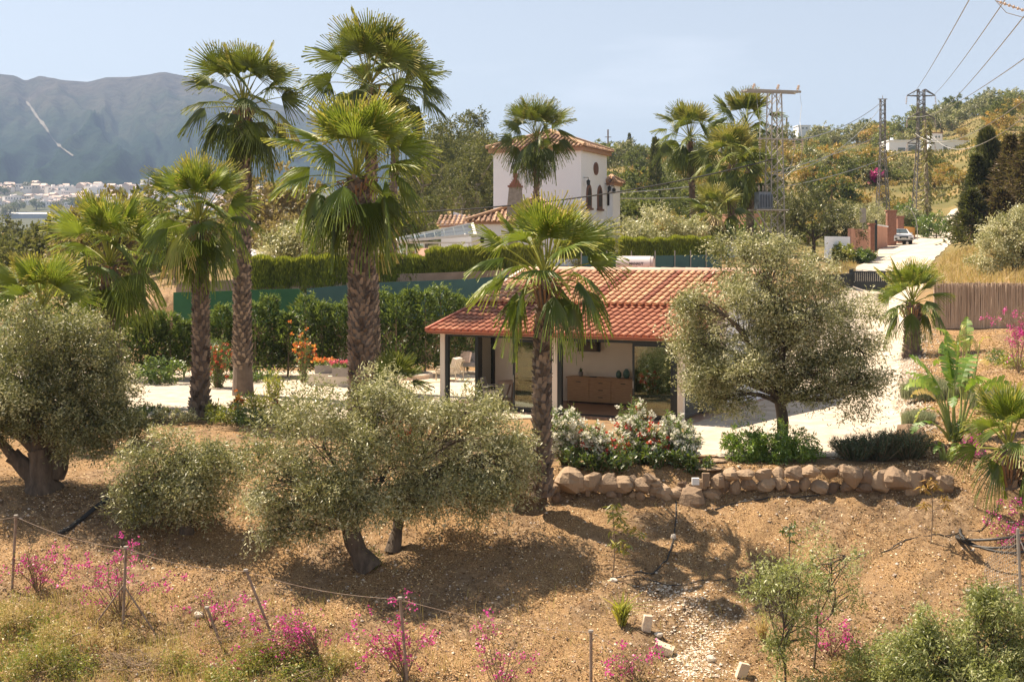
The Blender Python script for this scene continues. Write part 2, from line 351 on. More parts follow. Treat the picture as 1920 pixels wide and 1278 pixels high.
# the far town: every house a thing
white = mat('town_white', (0.78, 0.72, 0.67), (0.86, 0.82, 0.78), 0.3)
cream = mat('town_cream', (0.55, 0.45, 0.36), (0.62, 0.52, 0.44), 0.3)
redro = mat('town_roof', (0.50, 0.37, 0.30), (0.62, 0.50, 0.43), 0.3)
winm = mat('town_window', (0.05, 0.06, 0.07), (0.09, 0.1, 0.11), 0.3, 0.3)
protos = []
for k, (a, b, h, gab) in enumerate([(9, 8, 5, 1), (13, 9, 6, 0), (7, 8, 7, 1), (18, 9, 7, 0), (10, 9, 4, 1)]):
    r = thing('town_house', 'small white house of the distant town below the mountain', 'house', group='houses of the distant town')
    x = MB().b2(-a/2, a/2, -b/2, b/2, -8, h); x.build('wall', white if k != 2 else cream, r)
    if gab:
        q = MB(); q.prism([(-b/2 - .4, h + .05), (0, h + 1.8), (b/2 + .4, h + .05)], -a/2 - .3, a/2 + .3, 'x'); q.build('roof', redro, r)
    else:
        q = MB(); q.b2(-a/2 - .1, a/2 + .1, -b/2 - .1, b/2 + .1, h, h + .5); q.b2(-1.5, 1.5, -1, 1.5, h + .5, h + 2.4); q.build('roof', white, r)
    q = MB()
    for i in range(int(a // 3)): q.b2(-a/2 + 1 + i * 3, -a/2 + 2.1 + i * 3, -b/2 - .08, -b/2 - .02, h - 2.6, h - 1.2)
    q.build('window', winm, r); protos.append(r)
tr = random.Random(3); cnt = 0; seen = [False] * 5
for k in range(290):
    px = tr.uniform(-30, 490); py = tr.choice([tr.gauss(356, 2.5), tr.gauss(359, 4), tr.gauss(374, 4), tr.gauss(382, 3), tr.gauss(385, 8)])
    if px < 75 and tr.random() < .3: py = tr.uniform(350, 356)
    D = np.interp(py, [348, 360, 410], [2230, 2120, 1700]); D += tr.uniform(-30, 30); X, Y = at(px, D)
    p = k % 5; rz = R(tr.choice([0, 12, -20, 35, 90, 70]) + tr.uniform(-8, 8)); sc = tr.uniform(1.0, 1.7)
    zz = float(CZ + (HZ - py) * D / F) - 3
    if not seen[p]: r = protos[p]; r.location = (X, Y, zz); r.rotation_euler.z = rz; seen[p] = True
    else: dup(protos[p], (X, Y, zz), rz, sc)
r = thing('warehouse', 'long low blue-grey warehouse at the near edge of the distant town', 'warehouse', (*at(53, 1690), H(*at(53, 1690)) - 1), R(4))
MB().b2(-27, 27, -8, 8, -10, 7).build('wall', mat('metal_wall', (0.35, 0.38, 0.42), (0.45, 0.47, 0.5), 0.2), r)
MB().prism([(-8.5, 7.05), (0, 9), (8.5, 7.05)], -27.6, 27.6, 'x').build('roof', mat('pale_roof', (0.6, 0.6, 0.6), (0.68, 0.67, 0.66), 0.2), r)
# ------------------------------------------------------------------ foliage materials
olivem = leafmat('olive_leaf', [(0, (0.04, 0.05, 0.018)), (0.42, (0.17, 0.18, 0.065)), (0.78, (0.44, 0.43, 0.21)), (1, (0.70, 0.67, 0.44))], 0.32, 0.05, .45)
brightol = leafmat('young_olive_leaf', [(0, (0.13, 0.16, 0.04)), (0.6, (0.33, 0.37, 0.12)), (1, (0.55, 0.55, 0.30))], 0.45, 0.04, .5)
palmm = leafmat('palm_leaf', [(0, (0.035, 0.055, 0.013)), (0.35, (0.075, 0.112, 0.017)), (0.62, (0.165, 0.21, 0.03)), (0.85, (0.36, 0.33, 0.08)), (1, (0.52, 0.40, 0.17))], 0.32, 0.04, 0.5)
palmy = leafmat('palm_leaf_young', [(0, (0.045, 0.075, 0.013)), (0.35, (0.105, 0.165, 0.018)), (0.62, (0.235, 0.30, 0.033)), (0.85, (0.43, 0.39, 0.08)), (1, (0.58, 0.43, 0.16))], 0.38, 0.04, 0.5)
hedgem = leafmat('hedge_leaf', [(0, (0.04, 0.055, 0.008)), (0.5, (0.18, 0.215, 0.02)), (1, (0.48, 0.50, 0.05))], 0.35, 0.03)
greenm = leafmat('green_leaf', [(0, (0.04, 0.08, 0.012)), (0.5, (0.10, 0.18, 0.03)), (1, (0.22, 0.30, 0.06))], 0.45, 0.07)
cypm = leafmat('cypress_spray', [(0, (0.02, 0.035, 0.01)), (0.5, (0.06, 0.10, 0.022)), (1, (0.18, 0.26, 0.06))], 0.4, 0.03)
darkm = leafmat('dark_needles', [(0, (0.025, 0.035, 0.012)), (0.5, (0.075, 0.085, 0.03)), (1, (0.18, 0.16, 0.07))], 0.25, 0.03)
yellm = leafmat('yellow_green_leaf', [(0, (0.10, 0.13, 0.02)), (0.5, (0.30, 0.33, 0.04)), (0.8, (0.50, 0.44, 0.05)), (1, (0.60, 0.36, 0.06))], 0.5, 0.07)
orangem = leafmat('rusty_leaf', [(0, (0.12, 0.12, 0.03)), (0.4, (0.30, 0.24, 0.05)), (0.75, (0.50, 0.33, 0.08)), (1, (0.60, 0.30, 0.09))], 0.4, 0.04)
scrubm = leafmat('scrub_leaf', [(0, (0.09, 0.11, 0.03)), (0.5, (0.19, 0.22, 0.06)), (1, (0.33, 0.34, 0.12))], 0.4, 0.04)
eucm = leafmat('eucalyptus_leaf', [(0, (0.045, 0.055, 0.02)), (0.5, (0.12, 0.125, 0.045)), (1, (0.24, 0.22, 0.09))], 0.35, 0.02)
grassm = leafmat('grass_blade', [(0, (0.12, 0.20, 0.03)), (0.35, (0.28, 0.30, 0.06)), (0.6, (0.45, 0.32, 0.12)), (1, (0.62, 0.48, 0.24))], 0.4, 0.04)
magm = leafmat('magenta_bract', [(0, (0.55, 0.01, 0.25)), (1, (0.82, 0.04, 0.50))], 0.5, 0.04)
whitefl = leafmat('white_petal', [(0, (0.75, 0.72, 0.6)), (1, (0.85, 0.84, 0.8))], 0.4, 0.03)
redfl = leafmat('red_petal', [(0, (0.40, 0.01, 0.02)), (1, (0.62, 0.03, 0.04))], 0.4, 0.05)
orfl = leafmat('orange_petal', [(0, (0.6, 0.07, 0.03)), (0.6, (0.75, 0.22, 0.05)), (1, (0.8, 0.5, 0.08))], 0.4, 0.04)
pinkfl = leafmat('pink_petal', [(0, (0.6, 0.05, 0.15)), (1, (0.8, 0.25, 0.35))], 0.4, 0.04)
barkm = mat('olive_bark', (0.035, 0.027, 0.02), (0.17, 0.13, 0.095), 7, 0.95, 1.0, 18, stretch=(1, 1, 0.25), dist=0.03)
twigm = mat('twig', (0.16, 0.11, 0.07), (0.30, 0.22, 0.14), 6, 0.9)
bootm = mat('palm_boots', (0.085, 0.062, 0.048), (0.33, 0.255, 0.195), 7, 0.95, 0.8, 30, attr=True, dist=0.02)
palebark = mat('pale_bark', (0.25, 0.2, 0.15), (0.4, 0.33, 0.26), 3, 0.95)

def rdir(n):
    return unit(rng.normal(size=(n, 3)))
def crown_leaves(mb, lobes, dens, L, W, per=34, twig=0.35, shell=0.55, droop=0.25, tint=(0.5, 0.22), gapk=1.4, cut=0.30, seed=0):
    """leaves in twig clusters spread through ellipsoid lobes; clusters thin out in noise gaps"""
    ends = []
    for (c, r) in lobes:
        c = np.array(c, float); r = np.array(r if not np.isscalar(r) else (r, r, r), float)
        n = max(6, int(dens * (r[0] * r[1] + r[0] * r[2] + r[1] * r[2]) / 3 * 4))
        u = rdir(n); rad = shell + (1.04 - shell) * rng.random(n) ** 0.7
        bumpy = 1 + 0.16 * np.sin(u[:, 0] * 5 + seed + c[0]) * np.cos(u[:, 1] * 4 - u[:, 2] * 5) 
        P = c + u * r * (rad * bumpy)[:, None]
        gap = 0.5 + 0.5 * wob(P[:, 0] * gapk + P[:, 2] * 1.1, P[:, 1] * gapk + P[:, 2] * 1.7, 1.9, seed + 1)
        keep = gap > cut * rng.random(n) * 2; P = P[keep]; u = u[keep]; gap = gap[keep]; n = len(P)
        if n == 0: continue
        ct = np.clip(tint[0] + tint[1] * 0.8 * rng.normal(size=n) + .12 * random.gauss(0, 1), 0, 1)
        td = unit(u * 0.8 + rng.normal(size=(n, 3)) * 0.5 + np.array([0, 0, -droop + 0.15]))
        ends.append((P, td))
        s = rng.random((n, per)); k = twig * (0.5 + rng.random(n))[:, None, None]
        base = P[:, None] + td[:, None] * (s[..., None] - 0.5) * k + rng.normal(size=(n, per, 3)) * twig * 0.17
        base[..., 2] -= droop * (s ** 2) * twig
        d = unit(td[:, None] * 0.8 + rng.normal(size=(n, per, 3)) * 0.75 + np.array([0, 0, -droop * 0.4]))
        tt = np.clip(ct[:, None] + rng.normal(size=(n, per)) * tint[1] * 0.7, 0, 1)
        leafq(mb, base.reshape(-1, 3), d.reshape(-1, 3), (L * (0.7 + 0.6 * rng.random(n * per))), W * (0.7 + 0.6 * rng.random(n * per)), tt.ravel())
    return ends
def curve(p, q, k=5, sag=0.0, j=0.05):
    p = np.array(p, float); q = np.array(q, float); L = np.linalg.norm(q - p); pts = []
    off = rng.normal(size=3) * L * j
    for i in range(k + 1):
        s = i / k; pts.append(tuple(p * (1 - s) + q * s + off * math.sin(math.pi * s) + np.array([0, 0, sag * L * math.sin(math.pi * s)])))
    return pts
def limbs(mb, base, fork, lobes, r0, r1, ends=None, thin=40, tr=0.008, n=7):
    """tapered trunk with a flared foot, limbs into each lobe, thin branches out to leaf clusters"""
    pts = curve(base, fork, 6, 0, 0.06); m = len(pts)
    rad = [r0 * (1.35 if i == 0 else 1.1 if i == 1 else 1 - 0.25 * i / m) * (1 + 0.08 * math.sin(i * 2.3)) for i in range(m)]
    mb.tube(pts, rad, 12, caps=False)
    for i, (c, r) in enumerate(lobes):
        p0 = pts[-1 - (i % 2)]; k = 5; pp = curve(p0, c, k, 0.08, 0.1)
        mb.tube(pp, [max(r1 * (1 - 0.75 * s / k), tr * 1.5) for s in range(k + 1)], n, caps=False)
        if ends and i < len(ends):
            P = ends[i][0]; idx = rng.permutation(len(P))[:thin]
            for q in idx:
                s0 = pp[2 + int(rng.integers(0, 4)) if k > 4 else 2]
                mb.tube(curve(s0, P[q], 3, 0.05, 0.08), [tr * 1.6, tr * 1.2, tr, tr * .6], 4, caps=False)
def olive(px, D, name, label, lobes, dens=26, fork=(0, 0, 1.2), r0=0.22, r1=0.1, leaf=0.085, w_=0.024, m=None, lean=(0, 0), group=None, z=None, per=34, twig=0.38, thin=30, cut=0.3, tint=(0.5, 0.22), cat='tree', shell=.55, droop=.25, extra=()):
    x, y = at(px, D); zz = H(x, y) if z is None else z
    t = thing(name, label, cat, (x, y, zz - 0.05), 0, group)
    sub_ = []; ro = random.Random(int(px))
    for (c, r) in lobes:
        r = tuple(q * 1.1 for q in r); sub_.append((c, tuple(q * .76 for q in r)))
        for k in range(5):
            v = Vector((ro.gauss(0, 1), ro.gauss(0, .7), ro.gauss(.15, 1))).normalized(); f = ro.uniform(.30, .56)
            sub_.append(((c[0] + v.x * r[0] * .8, c[1] + v.y * r[1] * .8, c[2] + v.z * r[2] * .8), (r[0] * f, r[1] * f, r[2] * f * .9)))
    b = MB(); ends = crown_leaves(b, sub_, dens * .80, leaf * 1.06, w_ * 1.05, per, twig * 1.15, seed=px * .01, cut=cut + .08, tint=tint, shell=shell, droop=droop); b.build('crown', m or olivem, t); ends = ends[::6]
    tb = MB(); limbs(tb, (0, 0, 0), fork, lobes, r0, r1, ends, thin)
    for e in extra: limbs(tb, e[0], e[1], e[2], r0 * .7, r1 * .8)
    tb.build('trunk', barkm, t, smooth=True); return t

# ------------------------------------------------------------------ fan palms
def fan(Rl, arc, nseg, fold, split=0.5, lod=1):
    """blade in local frame: hub at origin, x sideways, y outwards, z normal -> V (n,3), faces, tint, r"""
    fr = [0.02, 0.28, split, 0.78, 1.0] if lod else [0.02, split, 1.0]
    V = []; Fc = []; T = []; rr = []; d = arc / nseg
    for k in range(nseg):
        a = -arc / 2 + (k + .5) * d; Rk = Rl * (1 - 0.30 * (abs(a) / (arc / 2)) ** 2) * random.uniform(.93, 1.04)
        b0 = len(V)
        for f in fr:
            r = f * Rk; hw = math.tan(d / 2) * min(f, split) * Rk * (1.0 if f <= split else (1 - (f - split) / (1 - split)) ** 0.9 * 0.95)
            hw = max(hw, 0.002)
            for sx, zz in ((-1, 0), (0, fold * hw * 1.4), (1, 0)):
                x = sx * hw; V.append((math.sin(a) * r + math.cos(a) * x, math.cos(a) * r - math.sin(a) * x, zz)); rr.append(f)
        for i in range(len(fr) - 1):
            for s in (0, 1):
                q = b0 + i * 3 + s; Fc.append((q, q + 1, q + 4, q + 3)); T.append(0.35 + (0.30 if fr[i + 1] > .9 else 0) + random.uniform(-.06, .06))
    return np.array(V), np.array(Fc), np.array(T), np.array(rr)
FANS = [fan(1.0, R(a), n, 0.9, s) for a, n, s in ((175, 34, .45), (200, 36, .42), (150, 28, .5), (105, 22, .55), (190, 36, .38))]
FANL = [fan(1.0, R(a), n, 0.8, s, 0) for a, n, s in ((180, 24, .45), (200, 24, .42), (140, 18, .5))]
def frond(mb, org, az, el, Lp, Rb, age, tintoff=0.0, lod=1, stalk=None, fi=None):
    """one petiole and fan blade; age 0 young (upright) .. 1 old (hanging)"""
    h = np.array([math.cos(az), math.sin(az), 0]); n = 7; p = np.array(org, float); pts = [p.copy()]; e = el
    for i in range(n):
        e2 = e - (0.16 + 0.25 * age) * i / n; d = h * math.cos(e2) + np.array([0, 0, math.sin(e2)]); p = p + d * Lp / n; pts.append(p.copy())
    (stalk if stalk is not None else mb).tube([tuple(q) for q in pts], [0.028 - 0.016 * i / n for i in range(n + 1)], 4, 0.72, caps=False)
    tilt = random.gauss(-.05, .18) - 0.62 * age * random.uniform(.5, 1.3); e3 = e2 + tilt
    d = h * math.cos(e3) + np.array([0, 0, math.sin(e3)]); side = np.cross(d, np.array([0, 0, 1.])); ns = np.linalg.norm(side)
    side = side / ns if ns > .05 else np.array([-h[1], h[0], 0])
    roll = random.gauss(0, 0.6); nn = np.cross(side, d); s2 = side * math.cos(roll) + nn * math.sin(roll); nn = np.cross(s2, d)
    V, Fc, T, rr = (random.choice(FANS if lod else FANL)) if fi is None else FANS[fi]
    V = V * Rb; cup = 0.10 + 0.22 * age
    z = V[:, 2] - cup * V[:, 0] ** 2 / Rb * 1.2 + 0.0
    W = p + V[:, :1] * s2 + V[:, 1:2] * d + z[:, None] * nn
    per_ = 15 if lod else 9; sf = (0.5 + rng.random(len(rr) // per_ + 1))[np.arange(len(rr)) // per_]
    dr = np.clip(rr - 0.42, 0, 1); W[:, 2] -= Rb * (0.10 + 0.85 * age) * dr ** 1.6 * sf
    hang = np.clip(rr - 0.72, 0, 1) * (0.35 * age * random.random()); W[:, :2] = W[:, :2] * (1 - 0.0) 
    W[:, 2] -= hang * Rb * 1.0
    j = rng.normal(size=(len(rr), 3)) * 0.012 * Rb * (rr ** 2)[:, None]
    mb.add(W + j, Fc, np.clip(T + tintoff - 0.2 * age + 0.05 * random.gauss(0, 1), 0, 1))
def palm_crown(b, st, n, Lp, Rb, lod=1, up=0.25, low=-62, tint=0.0, dead=0.08, z0=0, spread=1.0):
    ga = 2.39996; a0 = random.uniform(0, 6)
    for k in range(5): frond(b, (0, 0, z0), a0 + k * 1.4, R(random.uniform(62, 86)), Lp * random.uniform(.75, 1.0), Rb * random.uniform(1.0, 1.15), 0.0, tint + .18, lod, st)
    for i in range(n):
        s = (i + .5) / n; age = max(0, (s - up)) / (1 - up); el = R(84 - (84 - low) * s ** 1.15)
        az = a0 + i * ga + random.gauss(0, .18)
        to = tint + (0.16 * (1 - s)) 
        if random.random() < dead and s > .5: to = 0.55
        frond(b, (0.05 * math.cos(az), 0.05 * math.sin(az), z0 - 0.35 * s), az, el, Lp * (0.75 + 0.35 * math.sin(math.pi * min(1, s * 1.2))) * random.uniform(.85, 1.1) * spread, Rb * random.uniform(.88, 1.1), min(1, age * 1.15), to, lod, st)
def palm_trunk(path, rads, boots=26, bw=0.16, smoothbase=0.0):
    """trunk along path with overlapping cut leaf bases"""
    b = MB(); P = [Vector(p) for p in path]; b.tube(path, [r * .93 for r in rads], 14, 0.3, caps=False)
    seg = [0]
    for i in range(len(P) - 1): seg.append(seg[-1] + (P[i + 1] - P[i]).length)
    Lt = seg[-1]; boots = int(boots * 1.5); bw *= .8; n = int(Lt * boots)
    for k in range(n):
        s = (k + random.random() * .6) / n * Lt; i = min(len(P) - 2, max(0, int(np.searchsorted(seg, s) - 1))); f = (s - seg[i]) / max(seg[i + 1] - seg[i], 1e-6)
        if s < smoothbase: continue
        c = P[i].lerp(P[i + 1], f); r = rads[i] * (1 - f) + rads[i + 1] * f; ax = (P[i + 1] - P[i]).normalized()
        th = k * 2.39996 + random.gauss(0, .08); o = Vector((math.cos(th), math.sin(th), 0)); o = (o - ax * o.dot(ax)).normalized(); sd = ax.cross(o)
        w2 = bw * random.uniform(.75, 1.15) * (0.6 + r); hh = bw * random.uniform(.9, 1.5); out = 0.035 + random.random() * 0.045 + .06 * r
        sk_ = random.uniform(-.3, .3) * hh
        bl = c + o * r * .9 - sd * w2 * .62; br = c + o * r * .9 + sd * w2 * .62; tl = c + o * (r * .93 + out) + ax * hh - sd * (w2 * .3 - sk_); trr = c + o * (r * .93 + out) + ax * hh + sd * (w2 * .3 + sk_)
        til = c + o * (r * .86) + ax * hh * .9 - sd * (w2 * .38 - sk_); tir = c + o * (r * .86) + ax * hh * .9 + sd * (w2 * .38 + sk_)
        tq = random.uniform(0, 1); b.add([tuple(v) for v in (bl, br, trr, tl, tir, til)], [(0, 1, 2, 3), (3, 2, 4, 5)], tq); b.add([tuple(v) for v in (br, tir, trr, bl, tl, til)], [(0, 1, 2), (3, 4, 5)], tq)
    return b
def palm(pxb, D, pxt, pyc, rb, rt, label, n=34, Lp=0.9, Rb=0.95, lod=1, m=None, low=-50, up=.25, tint=0.0, boots=26, group=None, zb=None, name='fan_palm', smoothbase=0.0, Dt=None, dead=.06, spread=1.0, skirt=True):
    """base under column pxb, crown heart at (pxt, pyc)"""
    n = int(n * .84); rb -= .035; rt -= .03; Lp *= 1.08; Rb *= 1.05; low = low * .8
    x, y = at(pxb, D); z = H(x, y) if zb is None else zb; q = Wp(pxt, pyc, Dt or D)
    t = thing(name, label, 'palm tree', (x, y, z - .1), 0, group); dx, dy, dz = q[0] - x, q[1] - y, q[2] - z + .1
    k = 8; path = []; rads = []
    for i in range(k + 1):
        s = i / k; e = s ** 1.3; path.append((dx * e + 0.03 * math.sin(s * 5 + pxb), dy * e, dz * s)); rads.append(rb * (1 - s) + rt * s + rb * .28 * max(0, 1 - s * 6))
    palm_trunk(path, rads, boots, .16 if D < 70 else .24, smoothbase).build('trunk', bootm, t)
    b = MB(); st = b
    palm_crown(b, st, n, Lp, Rb, lod, up, low, tint, dead, .25, spread); o = b.build('crown', m or palmm, t); o.location = (dx, dy, dz)
    if skirt:
        b = MB()
        for i in range(26):
            th = i * 2.4; c_, s_ = math.cos(th), math.sin(th); L = random.uniform(.25, .5)
            b.bar((rt * .8 * c_, rt * .8 * s_, -random.uniform(.1, .9)), ((rt + L * .55) * c_, (rt + L * .55) * s_, random.uniform(-.35, .1)), .05, .02)
        o2 = b.build('leaf_bases', mat('cut_bases', (0.16, 0.08, 0.04), (0.34, 0.2, 0.1), 4, .9), t); o2.location = (dx, dy, dz)
    return t

# ------------------------------------------------------------------ other plants
def blades(mb, P, h, w_, lean, t, nseg=2):
    """upright grass or leaf blades: two quads bent outward"""
    N = len(P); az = rng.random(N) * 6.283; d = np.stack([np.cos(az), np.sin(az), np.zeros(N)], 1); s = np.stack([-np.sin(az + 1), np.cos(az + 1), np.zeros(N)], 1)
    h = np.broadcast_to(h, (N,))[:, None] * (0.6 + 0.8 * rng.random((N, 1))); ln = lean * rng.random((N, 1)); up = np.array([0, 0, 1.])
    W2 = w_ / 2; M1 = P + up * h * .55 + d * ln * h * .3; T_ = P + up * h * (1 - .35 * ln) + d * ln * h
    V = np.stack([P - s * W2, P + s * W2, M1 + s * W2 * .8, M1 - s * W2 * .8, T_ + s * W2 * .15, T_ - s * W2 * .15], 1).reshape(-1, 3)
    i = np.arange(N)[:, None] * 6
    Fc = np.concatenate([i + np.array([0, 1, 2, 3]), i + np.array([3, 2, 4, 5])], 1).reshape(-1, 4); mb.add(V, Fc, np.repeat(np.broadcast_to(t, (N,)), 2))
def stems_plant(px, D, name, label, cat, h=1.6, spread=.7, nst=16, leafL=.14, leafW=.03, per=60, fm=None, nf=0, fcols=None, m=None, fs=.05, z=None, group=None, tint=(.5, .2), flo=.55, droop=.2):
    """multi-stemmed leafy shrub (oleander, bougainvillea, herbs) with flower heads near the stem ends"""
    x, y = at(px, D); zz = H(x, y) if z is None else z
    t = thing(name, label, cat, (x, y, zz - .03), 0, group); sb = MB(); lb = MB(); fbs = [MB() for _ in (fcols or [])]
    for k in range(nst):
        a = random.uniform(0, 6.283); r = spread * math.sqrt(random.random()); hh = h * random.uniform(.65, 1.1) * (1 - .25 * (r / spread) ** 2)
        tip = np.array([r * math.cos(a), r * math.sin(a), hh]); pp = curve((tip[0] * .25, tip[1] * .25, 0), tip, 5, 0, .06)
        sb.tube(pp, [.014, .012, .01, .008, .006, .004], 4, caps=False)
        s = rng.random(per) ** .7; A = np.array(pp); idx = s * 5; i0 = np.minimum(idx.astype(int), 4); P = A[i0] + (A[i0 + 1] - A[i0]) * (idx - i0)[:, None] + rng.normal(size=(per, 3)) * .02
        d = unit(rng.normal(size=(per, 3)) + np.array([0, 0, .7 - droop])); leafq(lb, P, d, leafL * (.6 + .7 * rng.random(per)), leafW, np.clip(tint[0] + tint[1] * rng.normal(size=per), 0, 1))
        for fi, fb_ in enumerate(fbs):
            for q in range(nf[fi]):
                s1 = random.uniform(flo, 1.03); c = np.array(pp[min(5, int(s1 * 5))]) + rng.normal(size=3) * np.array([.12, .12, .06]) * (h / 1.6)
                K = 9; dd = rdir(K); leafq(fb_, c + dd * fs * .2, dd + np.array([0, -.1, .2]), fs, fs * .8, rng.random(K))
    sb.build('stem', twigm, t); lb.build('foliage', m or greenm, t)
    for fb_, (fn, fmm) in zip(fbs, fcols or []):
        if fb_.n: fb_.build(fn, fmm, t)
    return t
def bush(px, D, name, label, cat, r=(1, 1, .8), dens=24, L=.08, W=.04, m=None, per=30, group=None, tint=(.5, .22), nl=5, z=None, trunk=.05, twig=.3, cut=.25, flowers=None):
    x, y = at(px, D); zz = H(x, y) if z is None else z; t = thing(name, label, cat, (x, y, zz - .05), 0, group)
    lobes = [((0, 0, r[2] * .95), r)] + [((r[0] * .65 * math.cos(k * 2.4), r[1] * .65 * math.sin(k * 2.4), r[2] * random.uniform(.6, 1.15)), tuple(q * random.uniform(.42, .6) for q in r)) for k in range(nl)]
    b = MB(); e = crown_leaves(b, lobes, dens, L, W, per, twig, .5, seed=px * .03, tint=tint, cut=cut); b.build('foliage', m or greenm, t)
    tb = MB(); limbs(tb, (0, 0, 0), (0, 0, r[2] * .4), lobes[:4], trunk, trunk * .6, None); tb.build('stem', twigm, t)
    if flowers:
        for fn, fm, nfl, fs in flowers:
            fb_ = MB(); P = np.concatenate([q[0] for q in e]); P = P[rng.permutation(len(P))[:nfl]]
            for c in P:
                if c[2] < r[2] * .5: continue
                dd = rdir(8); leafq(fb_, c + np.array([0, 0, .04]) + dd * fs * .2, dd, fs, fs * .8, rng.random(8))
            fb_.build(fn, fm, t)
    return t
def proto_tree(name, label, group, kind, cat='tree', m=None, seed=0, lean=0):
    """far tree or shrub, unit scale about 1 m = 1 m; copied many times"""
    t = thing(name, label, cat, group=group); b = MB(); tb = MB()
    if kind == 'round':
        lobes = [((0, 0, 2.0), (1.7, 1.7, 1.4))] + [((1.2 * math.cos(k * 2.1 + seed), 1.2 * math.sin(k * 2.1 + seed), 1.4 + .8 * ((k * 7 + seed) % 3) / 2), (.95, .95, .8)) for k in range(5)]
        crown_leaves(b, lobes, 7.5, .22, .13, 18, .42, .4, seed=seed, cut=.35); fk = 1.0; r0 = .16
    elif kind == 'low':
        lobes = [((0, 0, .8), (1.5, 1.5, .9)), ((1.1, .4, .6), (1, 1, .6)), ((-1, -.3, .55), (1.1, 1, .6)), ((.1, -1, .6), (.9, .9, .7))]
        crown_leaves(b, lobes, 8, .20, .11, 15, .4, .45, seed=seed, cut=.35); fk = .4; r0 = .1
    elif kind == 'tall':
        lobes = [((rr_ * math.cos(k * 2.4 + seed), rr_ * math.sin(k * 2.4 + seed), zz0), (q_, q_, q_ * .8)) for k, (rr_, zz0, q_) in enumerate(((1.2, 2.6, 1.5), (1.6, 3.6, 1.5), (1.7, 4.6, 1.5), (1.3, 5.6, 1.5), (1.1, 6.5, 1.4), (1.3, 5.0, 1.4), (.5, 7.5, 1.2), (1.9, 3.0, 1.2), (.9, 7.0, 1.0)))]
        crown_leaves(b, lobes, 5.5, .26, .11, 18, .6, .4, droop=.5, seed=seed, cut=.45); fk = 3.5; r0 = .25
    elif kind == 'column':
        lobes = [((0, 0, 2), (.5, .5, 1)), ((0, 0, 4), (.4, .4, 1))] * 2; n = 900; q = rng.random(n) ** .85; a = rng.random(n) * 6.283
        rad = (1 - q) ** .5 * .75 * (.5 + .5 * rng.random(n) ** .5) * np.minimum(1, q * 8 + .3) + .03; P = np.stack([rad * np.cos(a), rad * np.sin(a), .2 + q * 6.5], 1)
        leafq(b, P, np.stack([np.cos(a), np.sin(a), 1.8 + 0 * a], 1) + rng.normal(size=(n, 3)) * .35, .5, .18, np.clip(.4 + .22 * rng.normal(size=n), 0, 1)); fk = 1; r0 = .12
    b.build('crown', m, t); limbs(tb, (0, 0, 0), (0, 0, fk), lobes[1:4], r0, r0 * .5); tb.build('trunk', palebark if kind == 'tall' else twigm, t)
    return t
# ------------------------------------------------------------------ building materials
render_ = mat('cream_render', (0.80, 0.69, 0.58), (0.86, 0.76, 0.66), 1.2, 0.9, 0.2, 60)
whitew = mat('white_render', (0.80, 0.83, 0.88), (0.87, 0.89, 0.93), 0.35, 0.9, 0.15, 20, contrast=0.2)
postm = mat('cream_post', (0.74, 0.65, 0.55), (0.80, 0.71, 0.6), 3, 0.7)
blackm = mat('black_frame', (0.012, 0.018, 0.02), (0.02, 0.028, 0.03), 5, 0.35)
tilelo = mat('clay_tile', (0.25, 0.08, 0.042), (0.46, 0.20, 0.11), 5, 0.75, 0.3, 60, attr=True)
tileup = mat('weathered_tile', (0.27, 0.10, 0.06), (0.60, 0.35, 0.195), 4, 0.85, 0.4, 50, attr=True)
tilev = mat('old_tile', (0.13, 0.07, 0.045), (0.46, 0.30, 0.19), 3, 0.9, 0.3, 30, attr=True)
woodm = mat('oak_wood', (0.38, 0.20, 0.095), (0.58, 0.35, 0.18), 4, 0.55, 0.2, 30, stretch=(1, 1, 9))
brickm = mat('red_brick', (0.20, 0.09, 0.06), (0.34, 0.17, 0.12), 6, 0.9, 0.4, 30)
terram = mat('terracotta_render', (0.48, 0.24, 0.16), (0.60, 0.33, 0.23), 1.5, 0.9, 0.2, 30)
orangew = mat('ochre_render', (0.62, 0.30, 0.07), (0.70, 0.37, 0.10), 1.5, 0.9)
stonem = mat('field_stone', (0.13, 0.085, 0.055), (0.36, 0.26, 0.17), 5, 0.95, 0.9, 14, attr=True, dist=0.03)
galv = mat('galvanised_steel', (0.30, 0.28, 0.25), (0.42, 0.39, 0.35), 4, 0.55, metal=0.4)
rustm = mat('rusty_post', (0.16, 0.10, 0.07), (0.34, 0.27, 0.21), 9, 0.85)
greyf = mat('grey_fabric', (0.30, 0.27, 0.25), (0.38, 0.35, 0.33), 12, 0.95, 0.2, 200)
beigef = mat('beige_fabric', (0.55, 0.48, 0.38), (0.66, 0.58, 0.48), 12, 0.95, 0.2, 200)
pylonm = mat('pylon_steel', (0.10, 0.09, 0.085), (0.17, 0.155, 0.14), 2, 0.6)
wirem = mat('wire', (0.35, 0.35, 0.33), (0.45, 0.44, 0.42), 2, 0.5, metal=0.3)
blackw = mat('black_cable', (0.02, 0.02, 0.02), (0.04, 0.04, 0.04), 2, 0.6)
def glassm(name, tint=(0.5, 0.6, 0.52), refl=0.14, rough=0.02):
    m, t, out = _new(name); g = nd(t, 'BsdfGlossy', i_Roughness=rough); g.inputs[0].default_value = (.9, .95, .92, 1)
    tr = nd(t, 'BsdfTransparent'); tr.inputs[0].default_value = c4(tint); fr = nd(t, 'Fresnel', i_IOR=1.5)
    ad = nd(t, 'Math', operation='ADD'); t.links.new(fr.outputs[0], ad.inputs[0]); ad.inputs[1].default_value = refl; ad.use_clamp = True
    mx = nd(t, 'MixShader'); t.links.new(ad.outputs[0], mx.inputs[0]); t.links.new(tr.outputs[0], mx.inputs[1]); t.links.new(g.outputs[0], mx.inputs[2])
    t.links.new(mx.outputs[0], out.inputs[0]); return m
